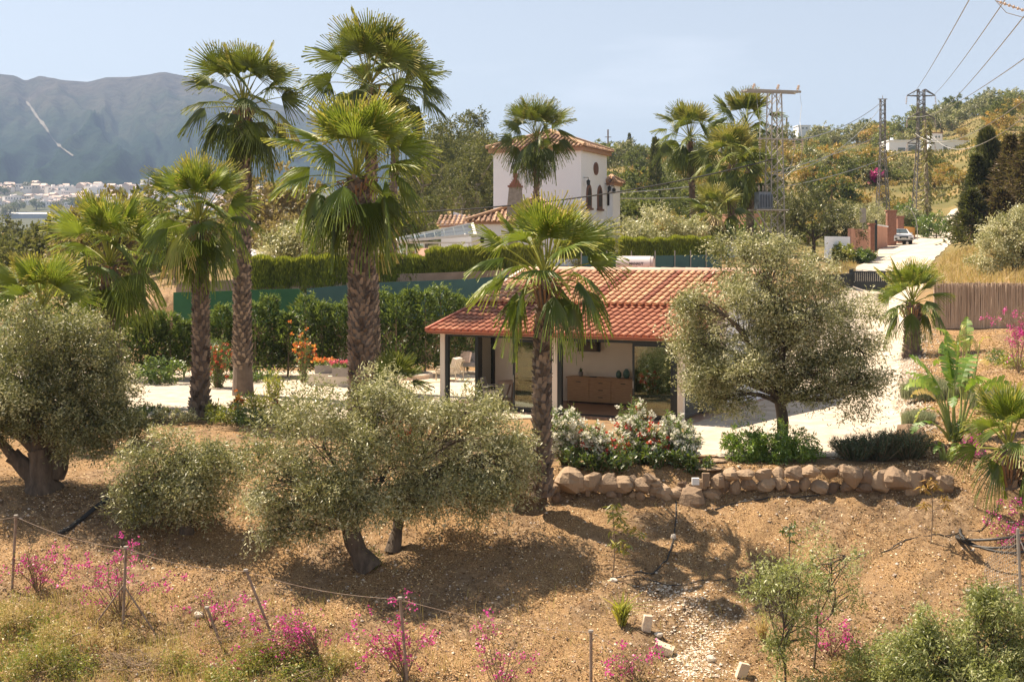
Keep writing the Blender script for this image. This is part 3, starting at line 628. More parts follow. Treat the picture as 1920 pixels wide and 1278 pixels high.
glass = glassm('door_glass')
def tiles(o, u, v, n, Lu, Lv, pu=.25, pv=.40, seed=1, colf=None, clip=None, rr=None):
    """barrel tiles: columns along v (up the slope) side by side along u; n = outward normal"""
    b = MB(); o = np.array(o, float); u = unit(np.array(u, float)); v = unit(np.array(v, float)); n = unit(np.array(n, float)); rd = random.Random(seed)
    nc = int(round(Lu / pu)); pu = Lu / nc; K = 6; r = rr or pu * .36; nr = max(1, int(round(Lv / pv))); pv = Lv / nr
    for i in range(nc):
        uc = (i + .5) * pu; ct = colf(i, rd) if colf else rd.uniform(.2, .8)
        lo, hi = (0, Lv) if clip is None else clip(uc)
        if hi - lo < .1: continue
        for j in range(nr):
            a, c = j * pv, (j + 1) * pv + .05
            if c < lo or a > hi: continue
            a = max(a, lo); c = min(c, hi + .03)
            lift0, lift1 = .045, .02; jr = rd.uniform(-.006, .006); V = []
            for s, lf, q in ((a, lift0, r * 1.06), (c, lift1, r * .94)):
                for k in range(K + 1):
                    th = math.pi * k / K; V.append(o + u * (uc + jr + q * math.cos(th)) + v * s + n * (lf + q * .85 * math.sin(th)))
            b.add(V, [(k, k + 1, K + 2 + k, K + 1 + k) for k in range(K)], np.clip(ct + rd.uniform(-.22, .22), 0, 1))
            if j == 0 or a == lo:   # dark mouth / mortar of the eave tile
                b.add([V[k] for k in range(K + 1)] + [o + u * uc + v * (a + .01) + n * .03], [(k, k + 1, K + 1) for k in range(K)], .9)
    return b
# ------------------------------------------------------------------ guest house
HA = R(-28); HP = Vector((-2.174, 42.46, 0))
hh = thing('guest_house', 'single-storey guest house with red clay tile roof and open glass porch doors', 'house', HP, HA)
def hw(a, d, z=0):
    c_, s_ = math.cos(HA), math.sin(HA); return (HP.x + a * c_ - d * s_, HP.y + a * s_ + d * c_, z)
MB().b2(-.35, 8.4, -.35, 7.0, -.3, .05).build('floor', mat('floor_tile', (0.28, 0.16, 0.10), (0.36, 0.22, 0.15), 3, 0.4), hh)
for a in (0, 3.97, 8.02): MB().b2(a - .085, a + .085, -.085, .085, .05, 2.36).build('post', postm, hh)
MB().b2(-.35, 8.37, -.12, .12, 2.36, 2.43).build('beam', postm, hh)
MB().b2(-.12, .12, .13, 3.28, 2.36, 2.43).build('beam', postm, hh); MB().b2(7.9, 8.14, .13, 3.28, 2.36, 2.43).build('beam', postm, hh)
MB().b2(-.3, 8.3, -.25, 3.1, 2.435, 2.455).build('ceiling', whitew, hh)
MB().b2(-.2, 8.22, 3.3, 3.45, .05, 3.08).build('wall', render_, hh)                       # wall behind the porch
q = MB(); q.b2(-.2, -.08, 3.46, 9.8, .05, 3.0); q.b2(8.1, 8.22, 3.46, 9.8, .05, 3.0); q.b2(-.2, 8.22, 9.8, 9.92, .05, 3.0)
q.prism([(3.46, 3.0), (6.5, 4.02), (9.9, 3.0)], -.2, -.08, 'x'); q.prism([(3.46, 3.0), (6.5, 4.02), (9.9, 3.0)], 8.1, 8.22, 'x'); q.build('wall', whitew, hh)
# frames and sliding glass
fr_ = lambda *a: MB().b2(*a).build('door_frame', blackm, hh)
fr_(.09, 3.88, -.05, .05, 2.29, 2.355); fr_(4.06, 7.93, -.05, .05, 2.27, 2.355)
fr_(.09, .2, -.06, .06, .05, 2.29); fr_(4.06, 4.19, -.06, .06, .05, 2.27); fr_(7.78, 7.93, -.06, .06, .05, 2.27); fr_(3.8, 3.88, -.06, .06, .05, 2.29)
fr_(-.06, .06, 2.12, 2.4, .05, 2.355); fr_(-.06, .06, 3.18, 3.29, .05, 2.355); fr_(-.05, .05, .15, 2.11, 2.29, 2.355)
fr_(4.2, 7.77, -.06, .06, .051, .09); fr_(.21, 3.79, -.06, .06, .051, .09)
def door(a0, a1, d, h0=.095, h1=2.265, side=False, bw=.06):
    q = MB()
    if not side:
        for x in (a0 + bw/2, a1 - bw/2): q.box((x, d, (h0 + h1)/2), (bw, .04, h1 - h0))
        for z in (h0 + .05, h1 - .04): q.box(((a0 + a1)/2, d, z), (a1 - a0 - 2*bw, .04, .08))
        f = q.build('sliding_door', blackm, hh); MB().b2(a0 + bw, a1 - bw, d - .006, d + .006, h0 + .09, h1 - .08).build('pane', glass, f)
        MB().box((a0 + bw/2, d - .035, 1.05), (.02, .03, .22)).build('handle', galv, f)
    else:
        for y in (a0 + bw/2, a1 - bw/2): q.box((d, y, (h0 + h1)/2), (.04, bw, h1 - h0))
        for z in (h0 + .05, h1 - .04): q.box((d, (a0 + a1)/2, z), (.04, a1 - a0 - 2*bw, .08))
        f = q.build('sliding_door', blackm, hh); MB().b2(d - .006, d + .006, a0 + bw, a1 - bw, h0 + .09, h1 - .08).build('pane', glass, f)
door(6.5, 7.76, .0); door(6.55, 7.74, .075)
door(2.5, 3.78, .0); door(2.55, 3.76, .075)
MB().b2(-.01, .01, 2.4, 3.18, .06, 2.35).build('side_pane', glassm('screen_glass', (.75, .75, .6), .35), hh)
door(.2, 1.7, 7.98, side=True); door(1.72, 3.2, 8.04, side=True)
# roofs
SL = .22; nrm = (0, -SL, 1); v3 = (0, 1, SL)
q = MB(); q.add([(-.36, -.3, 2.45), (8.38, -.3, 2.45), (8.38, 3.2, 2.45 + 3.5 * SL), (-.36, 3.2, 2.45 + 3.5 * SL), (-.36, -.3, 2.38), (8.38, -.3, 2.38), (8.38, 3.2, 2.38 + 3.5 * SL), (-.36, 3.2, 2.38 + 3.5 * SL)],
    [(0, 1, 2, 3), (7, 6, 5, 4), (0, 4, 5, 1), (1, 5, 6, 2), (3, 7, 4, 0), (2, 6, 7, 3)], .1)
q.v.append; lowroof = q.build('lower_roof', mat('roof_bed', (0.25, 0.07, 0.035), (0.33, 0.10, 0.05), 6, .9), hh)
tiles((-.36, -.36, 2.44), (1, 0, 0), v3, nrm, 8.74, 3.5, .243, .42, 3, lambda i, r: r.uniform(.25, .75)).build('roof_tiles', tilelo, lowroof, smooth=True)
MB().bar((-.36, -.42, 2.44), (8.38, -.42, 2.44), .1, .07).build('gutter', mat('red_gutter', (0.30, 0.09, 0.045), (0.36, 0.12, 0.06), 4, .5), lowroof)
MB().bar((-.42, -.40, 2.50), (-.42, 3.1, 2.50 + 3.5 * SL), .09, .12).build('rake_board', mat('red_rake', (0.32, 0.10, 0.06), (0.42, 0.15, 0.09), 5, .7), lowroof)
S2 = .28; z2 = 2.46 + 3.2 * SL + .10; LU = 3.55
q = MB(); q.add([(-.36, 2.85, z2), (8.38, 2.85, z2), (8.38, 2.85 + LU, z2 + LU * S2), (-.36, 2.85 + LU, z2 + LU * S2), (8.38, 9.95, z2), (-.36, 9.95, z2),
      (-.36, 2.85, z2 - .1), (8.38, 2.85, z2 - .1), (8.38, 9.95, z2 - .1), (-.36, 9.95, z2 - .1)],
    [(0, 1, 2, 3), (3, 2, 4, 5), (6, 9, 8, 7), (0, 6, 7, 1), (5, 4, 8, 9)], .1)
q.add([(-.36, 2.85, z2), (-.36, 2.85 + LU, z2 + LU * S2), (-.36, 9.95, z2), (-.36, 2.85, z2 - .1), (-.36, 9.95, z2 - .1)], [(0, 1, 2), (0, 2, 4), (0, 4, 3)], .1)
uproof = q.build('upper_roof', MATS['roof_bed'], hh)
cf = lambda i, r: (.02 if i in (9, 16, 17, 24, 29, 33) else r.uniform(.45, .95))
tiles((-.36, 2.80, z2 - .01), (1, 0, 0), (0, 1, S2), (0, -S2, 1), 8.74, LU * 1.04, .243, .42, 5, cf).build('roof_tiles', tileup, uproof, smooth=True)
tiles((-.36, 9.97, z2 - .01), (1, 0, 0), (0, -1, S2), (0, S2, 1), 8.74, LU * 1.04, .243, .42, 6, cf).build('roof_tiles', tileup, uproof, smooth=True)
q = MB()
for k in range(20):
    a = -.4 + k * .44; zz = z2 + LU * S2; V = []
    for s, r_ in ((a, .115), (a + .46, .10)):
        for j in range(7): th = math.pi * j / 6; V.append((s, 2.85 + LU + r_ * 1.1 * math.cos(th), zz + .06 + r_ * math.sin(th)))
    q.add(V, [(j, j + 1, 8 + j, 7 + j) for j in range(6)], random.uniform(.5, 1))
q.build('ridge_tiles', mat('ridge_tile', (0.42, 0.22, 0.15), (0.66, 0.48, 0.38), 6, .9, attr=True), uproof, smooth=True)
MB().bar((-.42, 2.8, z2 + .06), (-.42, 2.85 + LU, z2 + .06 + LU * S2), .12, .14).build('rake_board', mat('pale_rake', (0.55, 0.42, 0.36), (0.66, 0.55, 0.48), 5, .9), uproof)
# solar water tank on the ridge
tk = thing('water_tank', 'white cylindrical solar water tank lying behind the ridge of the clay tile roof', 'water tank', Wp(1189, 512, 47.6), R(-14))
q = MB(); q.tube([(-.62, 0, .33), (-.60, 0, .33), (.60, 0, .33), (.62, 0, .33)], [.24, .28, .28, .24], 28); tb_ = q.build('tank', mat('tank_white', (0.62, 0.56, 0.55), (0.68, 0.62, 0.6), 2, .35), tk, smooth=False)
q = MB(); q.tube([(.621, 0, .33), (.70, 0, .33), (.715, 0, .33)], [.27, .27, .22], 28); q.build('end_cap', mat('cap_grey', (0.42, 0.36, 0.35), (0.5, 0.44, 0.42), 2, .4), tk)
q = MB()
for x in (-.45, .45):
    q.bar((x, -.22, -.7), (x, -.22, .12), .03); q.bar((x, .22, -.7), (x, .22, .12), .03); q.bar((x, -.22, .03), (x, .22, .03), .03)
q.build('bracket', galv, tk)
cu = bpy.data.curves.new('lettering', 'FONT'); cu.body = 'MANAUT'; cu.size = .12; cu.extrude = .002; cu.align_x = 'CENTER'; cu.offset = .004
to = bpy.data.objects.new('lettering_tmp', cu); C.objects.link(to); bpy.context.view_layer.update()
me = bpy.data.meshes.new_from_object(to.evaluated_get(bpy.context.evaluated_depsgraph_get())); bpy.data.objects.remove(to)
me.materials.clear(); me.materials.append(mat('letter_ink', (0.03, 0.03, 0.04), (0.04, 0.04, 0.05)))
for vtx in me.vertices:      # lettering wraps the barrel
    th = vtx.co.y / .28; vtx.co = Vector((vtx.co.x + .12, -(.283 + vtx.co.z) * math.cos(th - .1), .33 + (.283 + vtx.co.z) * math.sin(th - .1)))
lo_ = bpy.data.objects.new('lettering', me); C.objects.link(lo_); lo_.parent = tb_

# sideboard and what stands on it
sb_ = thing('sideboard', 'oak sideboard with three middle drawers against the cream porch wall', 'sideboard', hw(4.2, 3.05, .05), HA)
MB().b2(-1.2, 1.2, -.22, .22, .06, .80).build('body', woodm, sb_); MB().b2(-1.23, 1.23, -.25, .24, .802, .85).build('top', woodm, sb_); MB().b2(-1.16, 1.16, -.18, .2, 0, .058).build('plinth', mat('dark_wood', (0.05, .03, .02), (.08, .05, .03)), sb_)
for x in (-.79, .79):
    o = MB().b2(x - .37, x + .37, -.24, -.222, .10, .78).build('door', woodm, sb_); MB().b2(x - .08, x + .08, -.262, -.242, .69, .71).build('handle', blackm, o)
for k in range(3):
    o = MB().b2(-.36, .36, -.24, -.222, .10 + k * .23, .31 + k * .23).build('drawer', woodm, sb_); MB().b2(-.07, .07, -.262, -.242, .215 + k * .23, .235 + k * .23).build('handle', blackm, o)
jade = mat('jade_glaze', (0.06, 0.13, 0.11), (0.13, 0.22, 0.18), 9, .3)
vp = [(.05, 0), (.08, .02), (.11, .1), (.105, .2), (.07, .26), (.045, .28), (.05, .30), (.04, .30), (.03, .25)]
tag(MB().lathe([(r * .82, z * .82) for r, z in vp], n=20).build('vase', jade, smooth=True, loc=hw(4.73, 3.05, .905), label='smaller of the two jade green vases on the oak sideboard'), cat='vase')
tag(MB().lathe(vp, n=20).build('vase', jade, smooth=True, loc=hw(4.99, 3.07, .905), label='taller of the two jade green vases on the oak sideboard'), cat='vase')
t = thing('potted_plant', 'tiny dark succulent in a grey pot at the left end of the oak sideboard', 'potted plant', hw(3.39, 3.05, .905))
MB().lathe([(.05, 0), (.075, .03), (.075, .15), (.065, .15), (.06, .12), (0, .12)], n=16).build('pot', greyf, t, smooth=True)
b = MB(); P = np.tile([0, 0, .13], (40, 1)); blades(b, P + rng.normal(size=(40, 3)) * .015, .11, .03, 1.2, .2); b.build('leaves', greenm, t)
tag(MB().box((0, 0, .012), (.24, .1, .02)).build('tray', blackm, loc=hw(3.87, 2.95, .905), rz=HA, label='small flat black tray on top of the oak sideboard'), cat='tray')
t = thing('television', 'black flat television high on the cream porch wall above the sideboard', 'television', hw(3.62, 3.18, 1.94), HA)
MB().box((0, 0, 0), (.8, .05, .46)).build('housing', blackm, t); MB().box((0, -.028, 0), (.76, .004, .42)).build('screen', mat('screen', (.01, .01, .01), (.02, .02, .02), 2, .08), t); MB().box((0, .08, 0), (.2, .1, .2)).build('bracket', galv, t)
# dining table and chairs under the porch
def chair_dining(loc, rz, label):
    t = thing('dining_chair', label, 'chair', loc, rz, 'chairs round the porch table')
    MB().box((0, 0, .45), (.5, .5, .09)).build('seat', beigef, t)
    q = MB(); q.add([(-.24, .22, .5), (.24, .22, .5), (.22, .33, .9), (-.22, .33, .9), (-.24, .26, .5), (.24, .26, .5), (.22, .37, .9), (-.22, .37, .9)], [(0, 1, 2, 3), (5, 4, 7, 6), (0, 3, 7, 4), (1, 5, 6, 2), (3, 2, 6, 7), (0, 4, 5, 1)]); q.build('backrest', greyf, t)
    for x in (-.25, .25):
        for y in (-.22, .24): MB().bar((x, y, 0), (x, y * .9, .42), .03).build('leg', galv, t)
        MB().tube([(x, -.24, .4), (x, -.24, .64), (x, .0, .66), (x, .27, .62)], .018, 6).build('armrest', galv, t)
chair_dining(hw(1.3, .9, .05), HA + R(100), 'padded dining chair nearest the camera at the round porch table')
chair_dining(hw(2.1, 2.5, .05), HA + R(-10), 'dining chair behind the round porch table by the cream wall')
t = thing('dining_table', 'round wooden dining table under the porch roof behind the open doors', 'table', hw(1.75, 1.5, .05), HA)
q = MB(); q.lathe([(0, .70), (.55, .70), (.56, .72), (.56, .74), (.55, .75), (0, .75)], n=32); q.build('tabletop', mat('table_wood', (0.30, .2, .14), (.4, .28, .2), 5), t)
for k in range(4): th = k * 1.57 + .8; MB().bar((.12 * math.cos(th), .12 * math.sin(th), .7), (.36 * math.cos(th), .36 * math.sin(th), 0), .05).build('leg', MATS['table_wood'], t)
# terrace seating
def lounge(loc, rz, wd, label, cushion=True, back='beige', name='armchair', cat='armchair'):
    t = thing(name, label, cat, loc, rz); h = wd / 2; fm_ = mat('champagne_frame', (.42, .37, .27), (.5, .45, .34), 4, .45, metal=.3)
    for x in (-h, h): MB().tube([(x, -.40, 0), (x, -.40, .40), (x, -.36, .55), (x, 0, .58), (x, .34, .55), (x, .40, .45), (x, .42, 0)], .022, 6).build('leg', fm_, t)
    q = MB(); q.box((0, 0, .30), (wd, .7, .03)); 
    for k in range(5): q.bar((-h + .05 + k * (wd - .1) / 4, .30, .3), (-h + .05 + k * (wd - .1) / 4, .46, .78), .02)
    q.bar((-h, .46, .78), (h, .46, .78), .025); q.build('frame', fm_, t)
    n = max(1, round(wd / .75)); sw = (wd - .06) / n
    for k in range(n):
        cx = -h + .03 + sw * (k + .5); MB().box((cx, -.03, .39), (sw - .02, .68, .15)).build('seat_cushion', beigef if n == 1 else greyf, t)
        M = Matrix.Rotation(R(-16), 4, 'X'); MB().box((cx, .27, .66), (sw - .03, .15, .46), 0, .5, M).build('back_cushion', beigef if back == 'beige' else greyf, t)
    return t
def Gp(px, D, dz=0.03): x, y = at(px, D); return (x, y, dz)
lounge(Gp(843, 51.0), R(-112), .72, 'beige cushioned metal armchair on the patio between hot tub and porch')
s_ = lounge(Gp(905, 54.0), R(-12), 1.75, 'grey cushioned patio sofa with patterned scatter pillow beyond the porch', back='grey', name='sofa', cat='sofa')
M_ = Matrix.Rotation(R(-22), 4, 'X')
tag(MB().box((0, 0, 0), (.44, .12, .44), 0, .5, M_).build('pillow', mat('patterned_cloth', (.68, .5, .38), (.80, .62, .5), 9, .9, contrast=.1), loc=(Gp(873, 53.75)[0], 53.75, .72), rz=R(-30), label='cream and orange patterned pillow at the left end of the patio sofa'), cat='pillow')
# hot tub
t = thing('hot_tub', 'small sunken round pool with pale stone rim on the terrace', 'pool', Gp(752, 52.2, .03))
q = MB(); q.lathe([(1.25, 0), (1.25, .16), (1.22, .19), (.98, .19), (.95, .16), (.95, -.02)], n=48); q.build('rim', mat('rim_stone', (.48, .38, .28), (.6, .5, .4), 5, .9), t)
q = MB(); q.lathe([(0, .12), (.95, .12)], n=48); q.build('water', mat('pool_water', (.10, .42, .42), (.18, .55, .52), 3, .08, .3, 9), t)
q = MB(); q.lathe([(2.3, -.05), (2.3, .02), (1.25, .025), (1.25, -.05)], n=48); q.build('paving', mat('patio_stone', (.5, .36, .24), (.64, .5, .36), 1.5, .9), t)
# flower boxes
for px, D, lab, fl in ((607, 49.5, 'grey planter of orange and yellow flowers on the pale block', ('flowers', orfl, 46, .05)), (640, 49.0, 'grey planter of pink and red flowers right of the pale block', ('flowers', pinkfl, 40, .05)), (662, 49.2, 'planter of pink flowers against the foot of the thick palm', ('flowers', pinkfl, 40, .05))):
    x, y = at(px, D); t = thing('planter', lab, 'planter', (x, y, .45 if px < 620 else .4)); MB().box((0, 0, .15), (.62, .42, .32)).build('box', greyf, t)
    lb = MB(); P = rng.random((260, 3)) * [.7, .5, .16] + [-.35, -.25, .3]; leafq(lb, P, rdir(260) + [0, 0, .6], .1, .05, rng.random(260)); lb.build('foliage', greenm, t)
    fb_ = MB(); P = rng.random((fl[2], 3)) * [.8, .6, .12] + [-.4, -.3, .44]; P = np.repeat(P, 6, 0); dd = rdir(len(P)); leafq(fb_, P, dd, .08, .06, rng.random(len(P))); fb_.build('flowers', fl[1], t)
tag(MB().box((0, 0, .22), (.9, .7, .45)).build('block', mat('pale_block', (.6, .54, .45), (.7, .64, .55), 4, .9), loc=Gp(604, 49.5, .02), label='pale stone block carrying the planter of orange flowers'), cat='block')
tag(MB().box((0, 0, .2), (1.4, .6, .4)).build('block', mat('pale_block', (.6, .54, .45)), loc=Gp(652, 49.1, .01), label='low pale block under the two planters of pink flowers'), cat='block')
# ------------------------------------------------------------------ villa
VA = R(-22); VP = Vector((-1.33, 95, 4.3))
vl = thing('villa', 'tall white villa tower with low hipped tile roof and two arched windows behind the hedge', 'house', VP, VA)
VH = 7.65
MB().b2(0, 6.6, 0, 5.8, -1, VH).build('wall', whitew, vl)
MB().b2(-.28, 6.88, -.28, 6.08, VH, VH + .28).build('cornice', mat('clay_cornice', (.36, .20, .13), (.48, .30, .21), 3, .9), vl)
def hip(o, name, x0, x1, y0, y1, z, apex, par, m=tilev, bed=None, pu=.34, ridge=None):
    """hipped roof: four tiled slopes meeting at an apex (or a ridge)"""
    ax0, ax1, ay, az = apex
    q = MB(); q.add([(x0, y0, z), (x1, y0, z), (x1, y1, z), (x0, y1, z), (ax0, ay, az), (ax1, ay, az)], [(0, 1, 5, 4), (2, 3, 4, 5)], .2)
    q.add([(x1, y0, z), (x1, y1, z), (ax1, ay, az), (x0, y1, z), (x0, y0, z), (ax0, ay, az)], [(0, 1, 2), (3, 4, 5)], .2)
    rf = q.build(name, mat('dark_bed', (.16, .09, .06), (.22, .13, .09), 3, .9), par)
    T_ = MB()
    for (p0, p1, a0, a1) in (((x0, y0), (x1, y0), (ax0, ay), (ax1, ay)), ((x1, y0), (x1, y1), (ax1, ay), (ax1, ay)), ((x1, y1), (x0, y1), (ax1, ay), (ax0, ay)), ((x0, y1), (x0, y0), (ax0, ay), (ax0, ay))):
        p0 = Vector((*p0, z)); p1 = Vector((*p1, z)); a0 = Vector((*a0, az)); a1 = Vector((*a1, az)); u = (p1 - p0); Lu = u.length; u.normalize()
        w0 = a0 - p0; s0 = w0.dot(u); v = (w0 - u * s0); Lv = v.length; v.normalize(); n = u.cross(v); s1 = (a1 - p0).dot(u)
        def clip(uc, s0=s0, s1=s1, Lu=Lu, Lv=Lv):
            if uc < s0: return (0, Lv * uc / max(s0, 1e-6))
            if uc > s1: return (0, Lv * (Lu - uc) / max(Lu - s1, 1e-6))
            return (0, Lv)
        tt = tiles(p0 - v * .06, u, v, n, Lu, Lv, pu, .5, int(x0 * 7 + Lu * 10), lambda i, r: r.uniform(.1, .9), clip, pu * .27)
        for V, Fq, T in zip(tt.v, tt.f, tt.t): T_.v.append(V); T_.f.append(Fq + T_.n - (0)); T_.t.append(T)
        # indices inside tt are already cumulative
        for k in range(len(tt.f)): pass
        T_.n += tt.n
    T_.build('roof_tiles', m, rf, smooth=True)
    q = MB()
    for c in ((x0, y0, ax0), (x1, y0, ax1), (x1, y1, ax1), (x0, y1, ax0)):
        q.tube([(c[0], c[1], z + .12), (c[2], ay, az + .12)], .12, 8, .8)
    if ax1 > ax0 + .1: q.tube([(ax0, ay, az + .12), (ax1, ay, az + .12)], .12, 8, .8)
    q.build('hip_tiles', m, rf); return rf
hip(None, 'roof', -.4, 7.0, -.4, 6.2, VH + .28, (3.3, 3.3, 2.9, VH + 1.62), vl)
# arched windows, oval window, lanterns on the right-hand face (local x = 6.6)
archm = mat('brown_stone', (.15, .08, .06), (.22, .125, .09), 6, .9); darkg = mat('dark_pane', (.012, .008, .008), (.02, .012, .012), 3, .6)
def zpy(py, D): return CZ - (py - HZ) * D / F - VP.z
for y in (1.62, 4.05):
    z0, z1 = zpy(391, 95.5), zpy(349, 95.5); hwid = .42
    def arch(h, zb, zt): return [(y - h, zb), (y + h, zb), (y + h, zt - h * 1.1)] + [(y + h * math.cos(a), zt - h * 1.1 + h * 1.25 * math.sin(a)) for a in (.5, .95, 1.4)] + [(y, zt + .12)] + [(y - h * math.cos(a), zt - h * 1.1 + h * 1.25 * math.sin(a)) for a in (1.4, .95, .5)] + [(y - h, zt - h * 1.1)]
    f = MB().prism(arch(.52, z0, z1), 6.603, 6.68, 'x').build('window', archm, vl)
    MB().prism(arch(.34, z0 + .16, z1 - .25), 6.683, 6.70, 'x').build('pane', darkg, f)
    MB().b2(6.603, 6.78, y - .62, y + .62, z0 - .14, z0).build('sill', archm, f)
f = MB().prism([(3.2 + .50 * math.cos(a), zpy(318, 96.5) + .46 * math.sin(a)) for a in np.linspace(0, 6.283, 25)[:-1]], 6.603, 6.67, 'x').build('window', archm, vl)
MB().prism([(3.2 + .36 * math.cos(a), zpy(318, 96.5) + .34 * math.sin(a)) for a in np.linspace(0, 6.283, 25)[:-1]], 6.673, 6.69, 'x').build('pane', mat('shutter', (.12, .06, .05), (.18, .09, .07)), f)
def lantern(par, x, y, z, dx=0.35):
    q = MB(); q.bar((x, y, z + .35), (x + dx, y, z + .35), .04); q.bar((x + dx, y, z + .35), (x + dx, y, z + .2), .03); q.lathe([(.02, .22), (.16, .1), (.14, .08), (.12, -.15), (.05, -.2)], (x + dx, y, z), 8); q.build('lantern', blackm, par)
lantern(vl, 6.6, .55, zpy(345, 95)); lantern(vl, 6.6, 5.3, zpy(352, 96))
tag_ = MB().prism([(4.4 * 0 + 1.75 + .32 * math.cos(a), zpy(336, 95) + .34 * math.sin(a)) for a in np.linspace(0, 6.283, 17)[:-1]], -.10, -.02, 'y'); tag_.build('satellite_dish', mat('dish', (.6, .6, .6), (.68, .68, .68)), vl)
# rear wing
MB().b2(6.61, 7.05, 5.81, 7.6, -1, 5.5).build('wall', whitew, vl); MB().b2(6.61, 7.2, 5.65, 7.75, 5.5, 5.7).build('cornice', MATS['clay_cornice'], vl)
hip(None, 'roof', 6.62, 7.3, 5.55, 7.85, 5.7, (6.66, 6.7, 6.7, 6.15), vl)
f = MB().prism([(6.63, 4.0), (6.8, 4.0), (6.8, 4.9), (6.75, 5.15), (6.68, 5.15), (6.63, 4.9)], 5.78, 5.808, 'y').build('window', darkg, vl)
lantern(vl, 6.98, 5.7, zpy(358, 98), .2)
q = MB(); q.b2(1, 4, 8, 9, 0, 1)
# lower front building
lw = thing('villa_annex', 'low white front wing of the villa with tiled hip roof and stone chimney', 'house', (*at(884, 88), 4.2), R(-8))
MB().b2(0, 6.6, 0, 5.5, -1, 2.55).build('wall', whitew, lw)
MB().b2(-.2, 6.8, -.2, 5.7, 2.55, 2.72).build('cornice', MATS['clay_cornice'], lw)
hip(None, 'roof', -.35, 6.95, -.35, 5.85, 2.72, (3.9, 4.1, 2.9, 4.25), lw)
ch = MB(); ch.add([(2.22, .35, 2.6), (3.38, .35, 2.6), (3.38, 1.5, 2.6), (2.22, 1.5, 2.6), (2.42, .55, 5.0), (3.18, .55, 5.0), (3.18, 1.3, 5.0), (2.42, 1.3, 5.0)], [(0, 1, 5, 4), (1, 2, 6, 5), (2, 3, 7, 6), (3, 0, 4, 7), (4, 5, 6, 7)])
co = ch.build('chimney', mat('chimney_stone', (.20, .17, .14), (.42, .37, .32), 4, .95, .8, 12), lw)
q = MB(); q.b2(2.34, 3.26, .47, 1.38, 5.0, 5.12)
for k in range(4): q.b2(2.46 + k * .08, 3.14 - k * .08, (.58 + k * .08), 1.26 - k * .08, 5.12 + k * .13, 5.25 + k * .13)
q.b2(2.66, 2.94, .78, 1.06, 5.64, 5.95); q.build('brick_cap', brickm, co); q = MB(); q.lathe([(.13, 5.95), (.13, 6.2), (.24, 6.2), (.26, 6.35), (.2, 6.52), (.02, 6.6)], (2.8, .92, 0), 12); q.build('cowl', blackm, co)
q = MB(); q.add([(4.6 - 2.2, -.03, -.5), (5.6 - 2.2, -.03, -.5), (5.1 - 2.2, -.03, 2.5), (4.75 - 2.2, -.03, 2.5), (2.4, -.25, -.5), (3.4, -.25, -.5), (2.9, -.1, 2.5), (2.55, -.1, 2.5)], [(4, 5, 6, 7), (4, 7, 3, 0), (5, 1, 2, 6)]); q.build('buttress', MATS['chimney_stone'], lw)
lantern(lw, .75, -.3, 1.5, .02)
f = MB().prism([(5.35, .3), (6.1, .3), (6.1, .9), (5.95, 1.2), (5.5, 1.2), (5.35, .9)], -.05, -.005, 'y').build('window', archm, lw)
# low left wing
lf = thing('villa_porch', 'small white wing with short tiled roof left of the villa annex', 'house', (*at(827, 91), 4.1), R(-6))
MB().b2(0, 2.3, 0, 3, -1, 2.5).build('wall', whitew, lf); MB().b2(-.15, 2.35, -.15, 3.1, 2.5, 2.62).build('cornice', MATS['clay_cornice'], lf)
q = MB(); q.b2(-.3, 2.4, 1.6, 1.75, 2.63, 3.0); q.add([(.6, 1.7, 2.62), (3.2, 1.7, 2.62), (3.2, 1.7, 2.7), (2.2, 1.7, 3.0), (1.2, 1.7, 3.4), (.6, 1.7, 3.6), (.6, 1.85, 2.62), (3.2, 1.85, 2.62), (3.2, 1.85, 2.7), (2.2, 1.85, 3.0), (1.2, 1.85, 3.4), (.6, 1.85, 3.6)], [(0, 1, 2, 3), (0, 3, 4, 5), (5, 4, 10, 11), (4, 3, 9, 10), (3, 2, 8, 9)]); q.build('parapet', whitew, lf)
b = tiles((-.35, -.3, 2.62), (1, 0, 0), (0, 1, .38), (0, -.38, 1), 2.9, 1.9, .34, .5, 8); b.build('roof', tilev, lf, smooth=True)
# pergola / glazed veranda
pg = thing('veranda', 'white framed glazed veranda with sloping roof left of the villa', 'veranda', (*at(745, 84), 4.0), R(6))
wm = mat('white_frame', (.72, .70, .68), (.78, .76, .74), 3, .5)
q = MB()
for x in (0, .55, 1.1, 1.65): q.b2(x, x + .08, 0, .08, -.5, 1.45)
for x in (2.6, 3.6, 4.5): q.b2(x, x + .08, 0, .08, -.5, 1.5)
q.b2(0, 4.7, -.03, .11, 1.45, 1.55); q.b2(0, 1.7, -.02, .09, .25, .33); q.build('frame', wm, pg)
q = MB(); P0 = [(-.1, -.2, 1.58), (4.9, -.2, 2.0), (4.9, 2.2, 2.75), (-.1, 2.2, 1.75)]
for a_, b_ in ((0, 1), (1, 2), (2, 3), (3, 0)): q.bar(P0[a_], P0[b_], .17)
for k in range(1, 8):
    s_ = k / 8; q.bar((-.1 + 5 * s_, -.2, 1.58 + .42 * s_), (-.1 + 5 * s_, 2.2, 1.75 + 1.0 * s_), .06)
q.bar((-.1, 1, 1.66), (4.9, 1, 2.38), .05); rfv = q.build('roof', wm, pg); q = MB(); q.add([(-.1, -.2, 1.6), (4.9, -.2, 2.02), (4.9, 2.2, 2.77), (-.1, 2.2, 1.77)], [(0, 1, 2, 3)]); q.build('pane', glassm('roof_glass', (.55, .58, .55), .1), rfv)
MB().b2(.1, 1.65, .03, .05, -.4, 1.44).build('pane', glassm('pale_glass', (.8, .85, .85), .35), pg)
sh = thing('shed_roof', 'small brown shed roof just above the hedge left of the villa', 'shed', (*at(808, 79), 4.2), R(-4))
